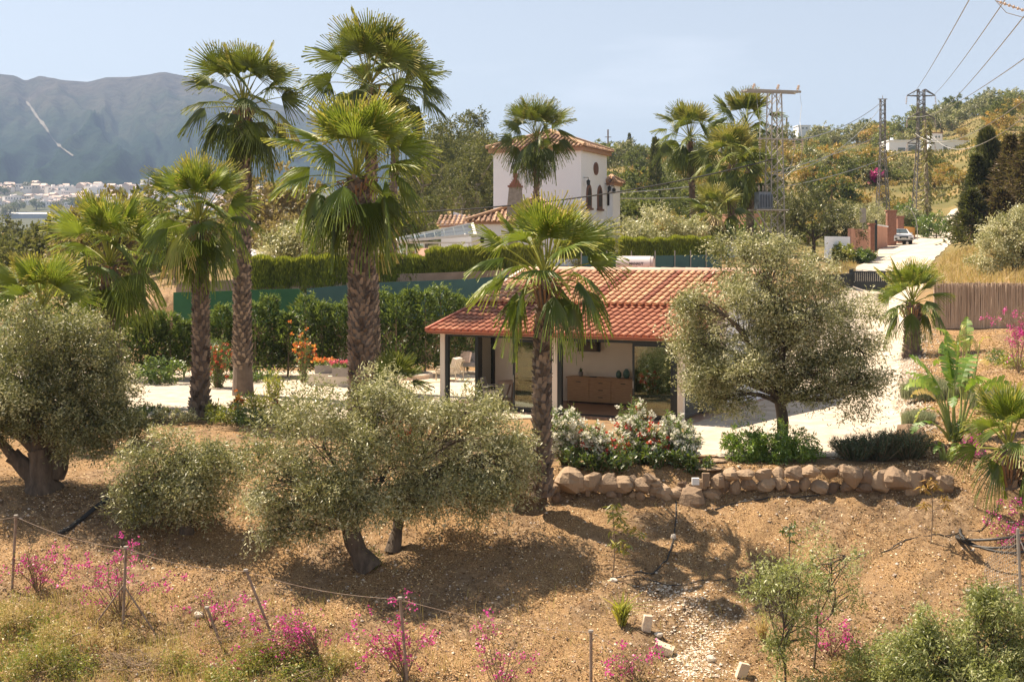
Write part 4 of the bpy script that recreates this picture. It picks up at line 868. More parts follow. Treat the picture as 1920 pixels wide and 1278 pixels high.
MB().b2(-.75, .75, -.6, .6, -1, .35).build('wall', woodm, sh); q = MB(); q.add([(-.85, -.7, .36), (.95, -.7, .36), (.75, .1, .95), (-.55, .1, .95), (-.75, .8, .36), (.95, .8, .36)], [(0, 1, 2, 3), (3, 2, 5, 4)]); q.build('roof', mat('brown_felt', (.38, .2, .13), (.46, .26, .18), 4), sh)
gr = thing('pool_cover', 'low grey-white sloping canopy roof beyond the left hedge', 'canopy', (*at(500, 82), 4.1), R(10))
q = MB(); q.add([(-2.2, -.5, .75), (1.6, -.6, .25), (1.2, 1.6, .45), (-1.8, 1.6, 1.25), (-2.2, -.5, .7), (1.6, -.6, .2)], [(0, 1, 2, 3), (0, 4, 5, 1)]); q.build('roof', mat('canopy_panel', (.5, .5, .5), (.62, .62, .62), .8, .4), gr)
q = MB()
for x in (-2, 0, 1.4): q.bar((x, -.4, -.6), (x, -.4, .6 - .13 * (x + 2)), .08)
q.build('post', wm, gr)

# ------------------------------------------------------------------ boundary: teal and green screens, retaining bank, hedges
tealm = mat('teal_screen', (.045, .105, .105), (.065, .14, .13), 1.2, .85); grnm = mat('green_screen', (.025, .10, .045), (.04, .14, .06), 1.2, .85)
def wallstrip(name, label, cat, pts, th, m, posts=None, group=None):
    """pts: (px, D, zbot, ztop)"""
    t = thing(name, label, cat, (*at(pts[0][0], pts[0][1]), 0), 0, group); ox, oy = at(pts[0][0], pts[0][1]); q = MB()
    P = [(*at(p[0], p[1]), p[2], p[3]) for p in pts]
    for a, b_ in zip(P[:-1], P[1:]):
        V = [(a[0]-ox, a[1]-oy, a[2]), (b_[0]-ox, b_[1]-oy, b_[2]), (b_[0]-ox, b_[1]-oy, b_[3]), (a[0]-ox, a[1]-oy, a[3])]
        V += [(v[0], v[1] + th, v[2]) for v in V]
        q.add(V, [(0, 1, 2, 3), (5, 4, 7, 6), (3, 2, 6, 7), (0, 3, 7, 4), (1, 5, 6, 2)])
    q.build('panel', m, t)
    if posts:
        for k in range(posts + 1):
            s = k / posts * (len(P) - 1); i = min(int(s), len(P) - 2); f = s - i; a = [P[i][j] * (1 - f) + P[i + 1][j] * f for j in range(4)]
            MB().bar((a[0]-ox, a[1]-oy - .05, a[2]), (a[0]-ox, a[1]-oy - .05, a[3] + .25), .05).build('post', galv, t)
    return t
zz_ = lambda py, D: CZ - (py - HZ) * D / F
wallstrip('screen_fence', 'dark green mesh screen fence behind the young cypresses on the left', 'fence', [(325, 57.5, zz_(622, 57.5), zz_(548, 57.5)), (560, 58.5, zz_(600, 58.5), zz_(541, 58.5)), (574, 58.6, zz_(600, 58.6), zz_(556, 58.6))], .05, grnm)
wallstrip('screen_fence', 'long teal screen fence below the left hedge behind the two thick palms', 'fence', [(575, 58.7, zz_(610, 58.7), zz_(541, 58.7)), (700, 59.5, zz_(605, 59.5), zz_(530, 59.5)), (880, 60.5, zz_(600, 60.5), zz_(523, 60.5)), (1010, 61.5, zz_(600, 61.5), zz_(510, 61.5))], .05, tealm)
wallstrip('screen_fence', 'teal screen fence with posts under the right hedge behind the tiled roof', 'fence', [(1090, 66, zz_(575, 66), zz_(480, 66)), (1250, 70, zz_(560, 70), zz_(479, 70)), (1352, 73, zz_(550, 73), zz_(477, 73))], .05, tealm, posts=7)
wallstrip('retaining_wall', 'earth-coloured retaining wall under the green and teal screens', 'wall', [(300, 57.8, 0, zz_(600, 57.8)), (560, 58.8, 0, zz_(598, 58.8)), (900, 60.8, 0, zz_(590, 60.8)), (1300, 64, 0, zz_(570, 64))], .3, mat('earth_wall', (.16, .10, .07), (.28, .19, .13), 2, .95, .5, 12))
wallstrip('retaining_wall', 'tan earth bank wall showing between the left hedge and the screens', 'wall', [(330, 59.6, 2.2, zz_(530, 59.6)), (560, 60.6, 2.4, zz_(518, 60.6)), (800, 62, 2.5, zz_(512, 62)), (960, 63, 2.6, zz_(506, 63))], .4, mat('tan_wall', (.28, .20, .14), (.40, .30, .22), 2, .95, .5, 12))
def hedge(name, label, pts, depth, lowvar=.35):
    """clipped hedge: body plus thousands of upright sprays; pts (px, D, zbot, ztop)"""
    ox, oy = at(pts[0][0], pts[0][1]); t = thing(name, label, 'hedge', (ox, oy, 0)); b = MB(); core = MB()
    P = [(at(p[0], p[1])[0] - ox, at(p[0], p[1])[1] - oy, p[2], p[3]) for p in pts]
    for a, b_ in zip(P[:-1], P[1:]):
        L = math.hypot(b_[0]-a[0], b_[1]-a[1]); n = int(L * 1500)
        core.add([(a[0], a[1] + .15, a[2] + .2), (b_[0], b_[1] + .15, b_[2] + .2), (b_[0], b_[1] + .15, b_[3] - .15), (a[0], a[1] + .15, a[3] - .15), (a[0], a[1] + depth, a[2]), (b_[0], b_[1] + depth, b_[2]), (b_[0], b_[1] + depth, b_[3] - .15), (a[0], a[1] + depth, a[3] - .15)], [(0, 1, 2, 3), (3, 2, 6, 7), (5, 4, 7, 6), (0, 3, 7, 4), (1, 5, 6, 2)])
        s = rng.random(n); sx = a[0] + (b_[0]-a[0]) * s; sy = a[1] + (b_[1]-a[1]) * s; zb = a[2] + (b_[2]-a[2]) * s; zt = a[3] + (b_[3]-a[3]) * s
        tree = np.sin((sx + ox) * 6.5) * .5 + np.sin((sx + ox) * 2.1 + 1) * .5; zt = zt + .11 * tree
        top = rng.random(n) < .3; v = rng.random(n); zz = np.where(top, zt - .05 * rng.random(n), zb + (zt - zb - .1) * v - lowvar * (v < .15) * rng.random(n))
        yy = np.where(top, sy + rng.random(n) * depth, sy + .08 * rng.random(n) - .10 * tree * (1 - v))
        d = np.stack([rng.normal(size=n) * .18, -.12 + rng.normal(size=n) * .15, np.ones(n)], 1)
        nrm_ = np.stack([rng.normal(size=n) * .5, -np.ones(n), .3 * np.ones(n)], 1)
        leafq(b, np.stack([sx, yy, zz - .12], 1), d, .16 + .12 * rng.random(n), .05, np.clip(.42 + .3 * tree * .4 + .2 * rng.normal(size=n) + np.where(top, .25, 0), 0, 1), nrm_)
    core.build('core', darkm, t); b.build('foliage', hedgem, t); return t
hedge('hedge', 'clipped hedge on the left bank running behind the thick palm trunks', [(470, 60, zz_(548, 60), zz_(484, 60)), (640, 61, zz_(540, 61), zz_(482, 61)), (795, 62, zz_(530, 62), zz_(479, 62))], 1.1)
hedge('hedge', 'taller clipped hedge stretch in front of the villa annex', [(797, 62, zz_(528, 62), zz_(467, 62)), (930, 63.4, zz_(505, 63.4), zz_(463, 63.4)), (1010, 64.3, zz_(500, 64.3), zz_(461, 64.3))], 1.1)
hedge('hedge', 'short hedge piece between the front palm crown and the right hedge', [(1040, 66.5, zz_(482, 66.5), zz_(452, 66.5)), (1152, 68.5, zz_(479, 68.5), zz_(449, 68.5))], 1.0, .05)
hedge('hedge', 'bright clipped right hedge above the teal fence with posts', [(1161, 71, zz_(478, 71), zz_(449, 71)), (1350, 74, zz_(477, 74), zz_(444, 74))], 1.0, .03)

# ------------------------------------------------------------------ track side: walls, pillars, gate, car
def bx(name, label, cat, px0, px1, D, py0, py1, th, m, D2=None, cap=None, group=None):
    x0, y0 = at(px0, D); x1, y1 = at(px1, D2 or D); L = math.hypot(x1 - x0, y1 - y0); rz = math.atan2(y1 - y0, x1 - x0); zb, zt = zz_(py0, D), zz_(py1, D)
    t = thing(name, label, cat, (x0, y0, zb), rz, group); MB().b2(0, L, 0, th, -.6, zt - zb).build('body', m, t)
    if cap: MB().b2(-.08, L + .08, -.08, th + .08, zt - zb, zt - zb + .12).build('cap', cap, t)
    return t
bx('garden_wall', 'plain white garden wall at the near left end of the track', 'wall', 1552, 1594, 95, 472, 443, .25, whitew, 98)
bx('garden_wall', 'terracotta rendered wall section nearest along the left of the track', 'wall', 1596, 1631, 98, 461, 428, .25, terram, 104)
bx('garden_wall', 'terracotta wall section with white coping behind the parked car', 'wall', 1645, 1664, 116, 462, 423, .25, terram, 124, cap=whitew)
bx('garden_wall', 'ochre rendered wall just beyond the parked car', 'wall', 1682, 1716, 132, 449, 423, .25, orangew, 142)
bx('garden_wall', 'low terracotta wall base under the ochre wall', 'wall', 1694, 1716, 131.5, 452, 440, .25, terram, 141)
for a in ((1632, 1640, 106, 465, 421, 'brown brick gate pillar left of the dark door', 1), (1664, 1681, 126, 455, 396, 'tall red brick pillar directly behind the parked car', 1), (1683, 1695, 131, 450, 407, 'shorter red brick pillar right of the tall one', 1)):
    t = bx('brick_pillar', a[5], 'pillar', a[0], a[1], a[2], a[3], a[4], .6, brickm, cap=brickm)
bx('metal_door', 'narrow dark metal gate leaf between the brown pillar and terracotta wall', 'gate', 1640.5, 1645, 110, 463, 412, .08, blackm)
t = bx('sign_back', 'grey metal board on posts above the terracotta wall', 'sign', 1612, 1624, 112, 404, 390, .06, galv); MB().bar((.3, .1, -2), (.3, .1, 0), .06).build('post', galv, t)
t = thing('street_lamp', 'thin pale lamp pole leaning beside the ochre wall', 'lamp post', G(1720, 136)); MB().tube([(0, 0, 0), (0, 0, 1.2), (-.15, 0, 2.2), (-.5, 0, 2.9), (-.9, 0, 3.4)], .045, 6).build('pole', wirem, t); MB().box((-1, 0, 3.45), (.35, .15, .08)).build('lamp_head', wirem, t)
# sliding gate
gx0, gy0 = at(1600, 82.6); gx1, gy1 = at(1750, 81.5); gL = math.hypot(gx1 - gx0, gy1 - gy0)
gt = thing('sliding_gate', 'long black metal sliding gate across the driveway', 'gate', (gx0, gy0, zz_(556, 82.6)), math.atan2(gy1 - gy0, gx1 - gx0)); zt = zz_(508, 82.6) - zz_(556, 82.6)
q = MB(); q.b2(0, gL, 0, .06, .05, zt * .55); q.b2(0, gL, -.02, .08, zt * .55, zt * .6); q.b2(0, gL, -.02, .08, zt - .08, zt)
for k in range(int(gL / .12)): q.b2(k * .12, k * .12 + .112, 0, .04, zt * .6, zt - .08)
q.build('leaf', blackm, gt); MB().b2(-.25, .0, -.1, .2, -.3, zt + .1).build('post', blackm, gt); MB().b2(gL, gL + .25, -.1, .2, -.3, zt + .1).build('post', blackm, gt)
wallstrip('block_wall', 'dark block wall beside the black gate behind the big olive', 'wall', [(1480, 78, zz_(600, 78), zz_(520, 78)), (1599, 82, zz_(560, 82), zz_(512, 82))], .25, blackm)
# reed fence
rf = wallstrip('reed_fence', 'brown reed screen fence holding the bank on the right', 'fence', [(1752, 62, zz_(612, 62), zz_(533, 62)), (1820, 61.5, zz_(614, 61.5), zz_(530, 61.5)), (1925, 60.5, zz_(618, 60.5), zz_(532, 60.5)), (2050, 60, zz_(620, 60), zz_(535, 60))], .08, mat('reed', (.28, .20, .14), (.42, .31, .23), 9, .95, .9, 30, stretch=(14, 1, .4)))
x0, y0 = at(1752, 61.7); q = MB(); rd = random.Random(9)
for k in range(600):
    u = k / 600; px = 1752 + u * 298; D = np.interp(px, [1752, 1820, 1925, 2050], [62, 61.5, 60.5, 60]) - .06 - rd.random() * .03; xx = (px - CX) * D / F - rf.location[0]; yy = D - rf.location[1]; zb_ = zz_(616, D); zt_ = zz_(533, D) + rd.uniform(-.02, .09)
    q.bar((xx, yy, zb_), (xx + rd.uniform(-.08, .08), yy - rd.random() * .03, zt_ + rd.uniform(-.05, .06)), .018 + .014 * rd.random(), .012, rd.random())
q.build('reeds', mat('reed_stalk', (.40, .30, .22), (.58, .46, .35), 6, .9, attr=True), rf)
MB().bar((0, -.14, zz_(560, 61.6)), (12, -1.5, zz_(562, 60)), .03).build('rail', twigm, rf)
# car
cr = thing('parked_car', 'white small SUV parked facing the camera on the pale track', 'car', (*at(1685.5, 128), H(*at(1685.5, 128)) + .05), R(-4))
carw = mat('car_paint', (.68, .69, .7), (.72, .73, .74), 1, .22); cw = .91
prof = [(-2.1, .35), (-2.12, .75), (-2.0, .92), (-1.1, 1.05), (-.95, 1.08), (-.25, 1.50), (.9, 1.54), (1.75, 1.42), (2.05, 1.05), (2.1, .6), (2.05, .32)]
q = MB(); n = len(prof); xs = [(-cw, 0), (-cw * .97, 1), (0, 1), (cw * .97, 1), (cw, 0)]
V = []
for sx in (-1, -.93, -.5, .5, .93, 1):
    for (y, z) in prof:
        inset = 0 if z < .95 else (z - .95) * .34
        V.append((sx * (cw - inset), y, z - (.04 if abs(sx) == 1 and z > .9 else 0)))
Fq = [(k * n + j, k * n + j + 1, (k + 1) * n + j + 1, (k + 1) * n + j) for k in range(5) for j in range(n - 1)]; q.add(V, Fq)
for k in (0, 5): q.add([V[k * n + j] for j in range(n)] + [(V[k * n][0], 0, .6)], [(j, (j + 1) % n, n) for j in range(n)])
body = q.build('body', carw, cr, smooth=False)
q = MB(); q.add([(-.68, -.97, 1.10), (.68, -.97, 1.10), (.60, -.33, 1.485), (-.60, -.33, 1.485)], [(0, 1, 2, 3)]); q.v[0][:, 1] -= .025; q.v[0][:, 2] += .02; q.build('windscreen', mat('car_glass', (.05, .07, .08), (.08, .1, .11), 1, .08), cr)
for s in (-1, 1):
    q = MB(); q.add([(s * .885, -.8, 1.06), (s * .80, -.3, 1.42), (s * .79, 1.0, 1.45), (s * .88, 1.6, 1.08)], [(0, 1, 2, 3)]); q.build('side_window', MATS['car_glass'], cr)
    MB().box((s * 1.0, -.72, 1.08), (.2, .12, .14)).build('mirror', carw, cr)
    q = MB(); q.add([(s * .45, -2.14, .80), (s * .86, -2.08, .84), (s * .86, -2.06, .92), (s * .5, -2.10, .88)], [(0, 1, 2, 3)]); q.build('headlight', mat('lamp_glass', (.35, .37, .4), (.5, .52, .55), 8, .1), cr)
    MB().box((s * .72, -2.14, .56), (.24, .04, .12)).build('fog_lamp', blackm, cr)
    for y in (-1.35, 1.3):
        wb = MB().tube([(s * .66, y, .33), (s * .90, y, .33)], .33, 20).build('wheel', mat('tyre', (.015, .015, .015), (.03, .03, .03), 4, .8), cr); MB().tube([(s * .90, y, .33), (s * .915, y, .33)], .21, 12).build('rim', galv, wb)
MB().prism([(-.42, .78), (.42, .78), (.36, .56), (-.36, .56)], -2.15, -2.12, 'y').build('grille', blackm, cr)
MB().box((0, -2.165, .60), (.46, .02, .11)).build('number_plate', mat('plate', (.5, .5, .48), (.6, .6, .58)), cr); MB().box((0, -2.13, .38), (1.5, .05, .12)).build('bumper', blackm, cr)
# white hillside houses
def flat_house(label, px0, px1, D, pyb, pyt, depth, rz, wins, roofm=whitew, base=None, extra=None):
    x0, y0 = at(px0, D); x1, _ = at(px1, D); L = (x1 - x0); zb, zt = zz_(pyb, D), zz_(pyt, D)
    t = thing('hillside_house', label, 'house', (x0, y0, zb), R(rz)); h = zt - zb
    MB().b2(0, L, 0, depth, -3, h).build('wall', whitew, t); MB().b2(-.2, L + .2, -.2, depth + .2, h, h + .25).build('roof', roofm, t)
    for (a, b_, c, d) in wins: MB().b2(a * L, b_ * L, -.08, -.02, c * h, d * h).build('window', mat('far_pane', (.12, .16, .17), (.18, .22, .22), 1, .2), t)
    if base: MB().b2(-.1, L + .1, -.35, -.1, -3, base[1] * h).build('plinth', base[0], t)
    return t
t = flat_house('white flat-roofed hillside house with two picture windows left of the lattice pylon', 1667, 1727, 322, 289, 264.5, 8, 0, [(.28, .50, .16, .48), (.60, .84, .20, .68)], base=(mat('grey_stone', (.2, .17, .16), (.28, .25, .23)), .02))
MB().b2(1, 1.6, 2, 2.6, 3, 4.1).build('chimney', whitew, t)
flat_house('white hillside house with blue plinth and pale porch roof right of the lattice pylon', 1746, 1806, 322, 290, 265, 8, 0, [(.38, .50, .30, .68), (.74, .88, .32, .68)], base=(mat('blue_band', (.12, .2, .42), (.16, .26, .5)), .18))
flat_house('pale shed wall at the right end of the blue-plinthed hillside house', 1807, 1824, 324, 290, 266, 6, 0, [])
for lab, a in (('small white house on the skyline right of the villa wing', (1106, 1124, 420, 279, 271)), ('pale house with dark roof on the skyline beside the thin mast', (1126, 1145, 430, 281, 270)), ('white house below the skyline between the villa and the dark cypresses', (1170, 1184, 380, 294, 288)), ('pale skyline house behind the transformer mast', (1497, 1520, 440, 244, 236)), ('small pale house beside the lone skyline pine', (1533, 1551, 440, 245, 239)), ('tiny white house low on the hill beside the left far palm', (1293, 1310, 250, 341, 325)), ('low pale outbuilding uphill of the right hillside houses', (1748, 1768, 345, 262, 250))):
    flat_house(lab, a[0], a[1], a[2], a[3], a[4], 6, random.uniform(-8, 8), [(.3, .45, .3, .6), (.6, .75, .3, .6)], roofm=random.choice([whitew, brickm, tilev]))
bx('roadside_wall', 'long low pale wall terracing the hillside right of the villa', 'wall', 1560, 1610, 190, 388, 382, .5, render_, 192)
bx('roadside_wall', 'pinkish garden building wall behind the lower fan palm', 'wall', 1405, 1428, 112, 442, 400, 3, terram, 113)
bx('roadside_wall', 'low white wall with coping at the foot of the far palms', 'wall', 1352, 1440, 92, 478, 458, .25, whitew, 94, cap=terram)
for px in (1374, 1400):
    t = thing('stone_urn', 'white stone urn on the low wall, %s' % ('left one' if px < 1390 else 'right one'), 'urn', Wp(px, 457, 92.2)); MB().lathe([(.2, 0), (.08, .1), (.24, .35), (.2, .5), (.3, .6), (.1, .6)], n=12).build('bowl', whitew, t)
# ------------------------------------------------------------------ olive trees
olive(82, 31.2, 'olive_tree', 'big dark gnarled olive tree at the left edge with several trunks', [((-.3, 0, 3.0), (1.75, 1.6, 1.25)), ((1.15, .1, 2.35), (1.25, 1.2, 1.2)), ((-1.5, .2, 2.6), (1.3, 1.3, 1.3)), ((.2, -.3, 3.6), (1.1, 1.1, .8)), ((.9, -.2, 3.2), (1.0, 1, .8)), ((1.5, 0, 1.7), (.8, .9, .8)), ((.35, -.6, 1.9), (1.1, .8, .65)), ((-.6, -.6, 2.05), (1.1, .8, .65)), ((1.05, -.4, 1.45), (.85, .8, .5)), ((-1.6, -.2, 1.7), (.8, .8, .6))], dens=58, fork=(-.1, 0, .95), r0=.34, r1=.16, tint=(.40, .22), thin=25, cut=.15, shell=.35,
      extra=[((-.1, 0, .1), (-.75, 0, .85), [((-1.5, 0, 1.9), (1, 1, 1))]), ((.1, .1, 0), (.35, .2, 1.1), [((1.0, 0, 2.2), (1, 1, 1))])])
olive(350, 29.2, 'olive_tree', 'rounded low olive tree between the left olive and the middle olive', [((-.6, 0, 1.35), (.95, .9, .75)), ((.05, -.1, 1.7), (.85, .9, .7)), ((.5, .1, 1.25), (.75, .8, .7)), ((-1.2, 0, .95), (.6, .7, .6)), ((-.25, -.3, .85), (.8, .7, .45))], dens=68, fork=(0, 0, .75), r0=.13, r1=.08, tint=(.55, .2), cut=.15, shell=.4)
olive(695, 28.0, 'olive_tree', 'grey-green olive tree with leaning dark trunk in the middle of the slope', [((-1.0, 0, 2.6), (1.3, 1.2, 1.1)), ((.1, .2, 3.2), (1.05, 1.1, .9)), ((.35, 0, 2.1), (1.0, 1, .9)), ((-1.9, -.1, 1.9), (.85, .9, .75)), ((-.6, -.3, 1.6), (1.05, .9, .55)), ((.3, 0, 3.65), (.55, .6, .4)), ((-.3, -.4, 1.45), (1.0, .7, .4)), ((-1.3, -.2, 1.35), (.8, .7, .45)), ((-2.2, -.1, 1.35), (.65, .6, .5)), ((-1.7, -.2, .95), (.7, .6, .35))], dens=54, fork=(-.45, 0, 1.25), r0=.22, r1=.09, tint=(.62, .22), cut=.22, shell=.4)
olive(735, 28.6, 'olive_tree', 'slender second olive trunk with a wide wispy crown in front of the porch', [((1.45, 0, 2.45), (1.25, 1.2, 1.0)), ((.55, .1, 1.8), (1.0, 1, .8)), ((2.1, .1, 1.95), (.85, .9, .85)), ((1.1, -.3, 1.3), (1.1, .9, .5)), ((1.6, 0, 3.0), (.8, .8, .4)), ((1.9, -.3, 1.25), (.9, .7, .5)), ((2.6, -.1, 1.9), (.55, .6, .6)), ((.5, -.4, 1.15), (.8, .6, .4))], dens=50, fork=(.1, 0, 1.3), r0=.13, r1=.09, tint=(.68, .2), cut=.25, shell=.4)
olive(1460, 33.0, 'olive_tree', 'large spreading olive tree right of the guest house above the stone wall', [((-.3, 0, 4.35), (1.6, 1.5, 1.1)), ((-1.1, 0, 3.3), (1.35, 1.3, 1.1)), ((1.0, .1, 3.6), (1.35, 1.3, 1.15)), ((.1, -.2, 2.7), (1.1, 1, .8)), ((2.05, 0, 2.55), (.75, .8, .75)), ((-1.9, -.1, 2.75), (.75, .8, .8)), ((1.2, 0, 2.3), (.8, .8, .45)), ((-.4, .1, 5.15), (.9, .9, .45)), ((-1.3, 0, 2.1), (.7, .7, .4)), ((-2.0, 0, 3.6), (.55, .6, .6)), ((-.7, -.6, 2.35), (1.0, .8, .55)), ((.9, -.5, 2.05), (1.0, .8, .45)), ((-1.6, -.3, 1.9), (.8, .7, .45)), ((1.9, -.2, 1.9), (.75, .7, .45)), ((.3, -.7, 3.3), (1.1, .8, .8)), ((-1.35, -.2, 1.45), (.7, .6, .5)), ((1.65, -.1, 1.5), (.7, .6, .5)), ((.7, -.4, 1.6), (.55, .5, .35)), ((-1.9, 0, 2.2), (.5, .5, .5))], dens=58, fork=(-.05, 0, 1.5), r0=.16, r1=.075, tint=(.60, .25), thin=45, cut=.28, shell=.35)
olive(1900, 74, 'olive_tree', 'silvery broad olive tree on the bank above the reed fence at the right edge', [((-.6, 0, 2.3), (1.5, 1.5, 1.3)), ((.9, 0, 2.8), (1.6, 1.5, 1.4)), ((-1.3, 0, 1.2), (1, 1, .9)), ((2.2, 0, 1.8), (1.5, 1.5, 1.5)), ((.2, -.4, 1.2), (1.4, 1.2, .9))], dens=26, fork=(0, 0, 1.0), r0=.2, leaf=.17, w_=.05, tint=(.75, .18), twig=.5, per=26, thin=12, cut=.1)
for px, D, lab, s, tn in ((560, 66, 'pale rounded olive tree behind the left hedge beside the grey canopy', .95, .7), (850, 82, 'small olive tree in front of the villa veranda', .5, .75), (1170, 80, 'grey olive tree behind the right hedge beside the villa', 1.1, .7), (1240, 84, 'wide grey olive tree behind the middle of the right hedge', 1.15, .62), (1115, 78, 'silvery olive tree at the foot of the villa tower', .75, .7), (1525, 100, 'dull olive-brown round tree right of the transformer mast', 1.55, .3), (650, 70, 'grey-green olive just behind the hedge left of the thick palm', .8, .7), (1640, 138, 'pale olive tree behind the terracotta walls', 1.1, .8), (1700, 150, 'grey olive tree behind the brick pillars', .9, .6)):
    olive(px, D, 'olive_tree', lab, [((0, 0, 2.0 * s), (1.6 * s, 1.5 * s, 1.1 * s)), ((1.2 * s, 0, 1.5 * s), (1.1 * s, 1.1 * s, .9 * s)), ((-1.2 * s, .2, 1.5 * s), (1.1 * s, 1.1 * s, .9 * s))], dens=17, fork=(0, 0, .9 * s), r0=.15, leaf=.2, w_=.06, tint=(tn, .2), twig=.5, per=20, thin=8, cut=.1)
# young olives bottom right
olive(1470, 23.8, 'young_olive', 'thin young olive with two slender stems near the bottom right', [((-.1, 0, 1.75), (.72, .5, .55)), ((.1, 0, 1.2), (.55, .4, .45)), ((-.4, 0, 2.0), (.45, .35, .4)), ((.25, 0, 2.1), (.35, .35, .3)), ((-.1,0,.8),(.3,.3,.3))], dens=60, fork=(-.08, 0, .8), r0=.025, r1=.015, m=brightol, leaf=.085, w_=.022, tint=(.5, .25), cut=.3, thin=30, twig=.3, per=26, cat='young tree', z=H(*at(1470, 23.8)) - .05)
olive(1525, 24.4, 'young_olive', 'single-stemmed young olive beside the two-stemmed one near the bottom right', [((.32, 0, 1.95), (.66, .45, .5)), ((.4, 0, 1.5), (.5, .35, .35)), ((.6, 0, 2.1), (.35, .3, .3))], dens=60, fork=(.08, 0, 1.0), r0=.02, r1=.013, m=brightol, leaf=.075, w_=.018, tint=(.55, .25), cut=.4, thin=30, twig=.3, per=22, cat='young tree')
olive(1775, 23.4, 'olive_bush', 'dense bright olive bush filling the bottom right corner', [((0, 0, 1.25), (.95, .8, .65)), ((.8, 0, 1.5), (.85, .8, .7)), ((-.85, 0, .85), (.75, .7, .5)), ((1.4, 0, 1.1), (.8, .8, .8)), ((.2, -.5, .7), (1.2, .6, .55)), ((.75, 0, 2.05), (.35, .3, .3)), ((-.4, 0, 1.6), (.3, .3, .3))], dens=88, fork=(0, 0, .3), r0=.06, r1=.04, m=brightol, leaf=.085, w_=.022, tint=(.45, .25), cut=.2, shell=.3, thin=40, twig=.32, cat='bush', z=H(*at(1775, 23.4)) - .3)
bush(1545, 23.2, 'bush', 'low sprawling olive shoots at the bottom between the young olives and the corner bush', 'bush', (.9, .6, .35), 50, .08, .02, brightol, 22, tint=(.5, .25), cut=.4, trunk=.02, z=H(*at(1545, 23.2)) - .05)

# ------------------------------------------------------------------ fan palms (base column, distance, heart column, heart row)
palm(1013, 29.7, 1024, 528, .235, .19, 'slender palm in front of the porch with its foot in the rock wall', n=38, Lp=.92, Rb=.86, m=palmy, boots=46, low=-30, tint=.04, zb=-.35)
palm(682, 36, 668, 338, .39, .30, 'thick-trunked palm with wide drooping fans in the middle of the garden', n=46, Lp=1.18, Rb=1.15, m=palmy, boots=70, low=-68)
palm(700, 47, 694, 165, .30, .2, 'tallest palm rising straight behind the thick-trunked palm', n=38, Lp=1.2, Rb=1.25, low=-68, tint=-.03, boots=40)
palm(733, 62, 744, 175, .24, .19, 'tall dark-crowned palm behind the tallest one with a thin bare trunk', n=46, Lp=1.35, Rb=1.25, low=-75, tint=-.1, boots=16, dead=.15)
palm(376, 40, 374, 420, .30, .25, 'leftmost of the two palms with a shaggy trunk beside the gravel path', n=42, Lp=1.0, Rb=1.0, m=palmy, low=-65, boots=44, tint=-.02)
palm(455, 46, 457, 205, .36, .27, 'tall palm on the left rising above the mountain slope', n=44, Lp=1.15, Rb=1.12, low=-72, boots=46, tint=-.04, smoothbase=1.0)
palm(215, 42, 205, 500, .34, .3, 'short bushy palm behind the big left olive', n=38, Lp=1.15, Rb=1.15, m=palmy, low=-60, boots=30)
palm(78, 37, 78, 590, .25, .22, 'low bright palm peeking over the left olive', n=22, Lp=.8, Rb=.9, m=palmy, low=-30, boots=30)
palm(1007, 80, 1006, 262, .21, .19, 'tall neat palm standing in front of the villa tower', n=48, Lp=1.25, Rb=1.25, low=-72, boots=14, tint=-.06)
palm(1300, 98, 1294, 262, .27, .22, 'left of the far palms behind the right hedge, with a bare straight trunk', n=40, Lp=1.45, Rb=1.35, lod=0, low=-72, boots=10, tint=-.05)
palm(1372, 93, 1374, 310, .36, .28, 'far palm with a pale shaggy trunk left of the transformer mast', n=46, Lp=1.5, Rb=1.45, lod=0, low=-68, boots=12)
palm(1410, 104, 1398, 238, .3, .25, 'highest far palm directly behind the transformer mast', n=44, Lp=1.5, Rb=1.45, lod=0, low=-60, boots=10, tint=-.05)
palm(1352, 90, 1340, 405, .26, .22, 'low young palm at the foot of the far palms', n=28, Lp=1.1, Rb=1.25, lod=0, low=-50, boots=10, tint=-.02)
palm(1402, 96, 1412, 330, .3, .25, 'shaded far palm trunk just left of the transformer mast legs', n=30, Lp=1.2, Rb=1.2, lod=0, low=-70, boots=10, tint=-.15)
palm(1712, 54.5, 1710, 572, .40, .30, 'squat palm with a red-brown trunk beside the driveway', n=26, Lp=.85, Rb=.95, m=palmy, low=-30, boots=40, up=.35)
palm(1894, 29.5, 1892, 845, .20, .18, 'small palm at the right edge with fans spread over the rock wall', n=20, Lp=.62, Rb=.72, m=palmy, low=-28, boots=40, zb=-.15)
t = thing('dwarf_palm', 'dark dwarf fan palm behind the middle olive beside the hot tub', 'palm', G(742, 45.5)); b = MB(); palm_crown(b, None, 20, .45, .75, 0, .4, -25, -.2, z0=.55); b.build('crown', palmm, t); MB().tube([(0, 0, 0), (0, 0, .5)], .14, 8).build('trunk', bootm, t)

# ------------------------------------------------------------------ young cypress row in front of the screens
ORD = ['first', 'second', 'third', 'fourth', 'fifth', 'sixth', 'seventh', 'eighth', 'ninth', 'tenth', 'eleventh', 'twelfth', 'thirteenth', 'fourteenth', 'fifteenth', 'sixteenth', 'seventeenth', 'eighteenth', 'nineteenth', 'twentieth', 'twenty-first', 'twenty-second', 'last']
cyp = [(345, 52.5, 2.0), (378, 53, 2.3), (415, 52.5, 2.6), (452, 53.2, 2.4), (478, 52.5, 2.7), (506, 53, 3.0), (540, 52.6, 2.3), (572, 53.2, 3.0), (603, 52.8, 2.7), (634, 53, 2.6), (660, 53.5, 2.9), (690, 53, 2.8), (716, 53.5, 3.1), (742, 53, 3.0), (768, 53.6, 3.2), (797, 53.4, 3.1), (826, 54, 3.3), (852, 54.4, 3.0), (876, 55, 2.8), (262, 51.5, 2.2), (290, 51.5, 2.4), (318, 51.8, 2.3), (235, 51.2, 2.2)]
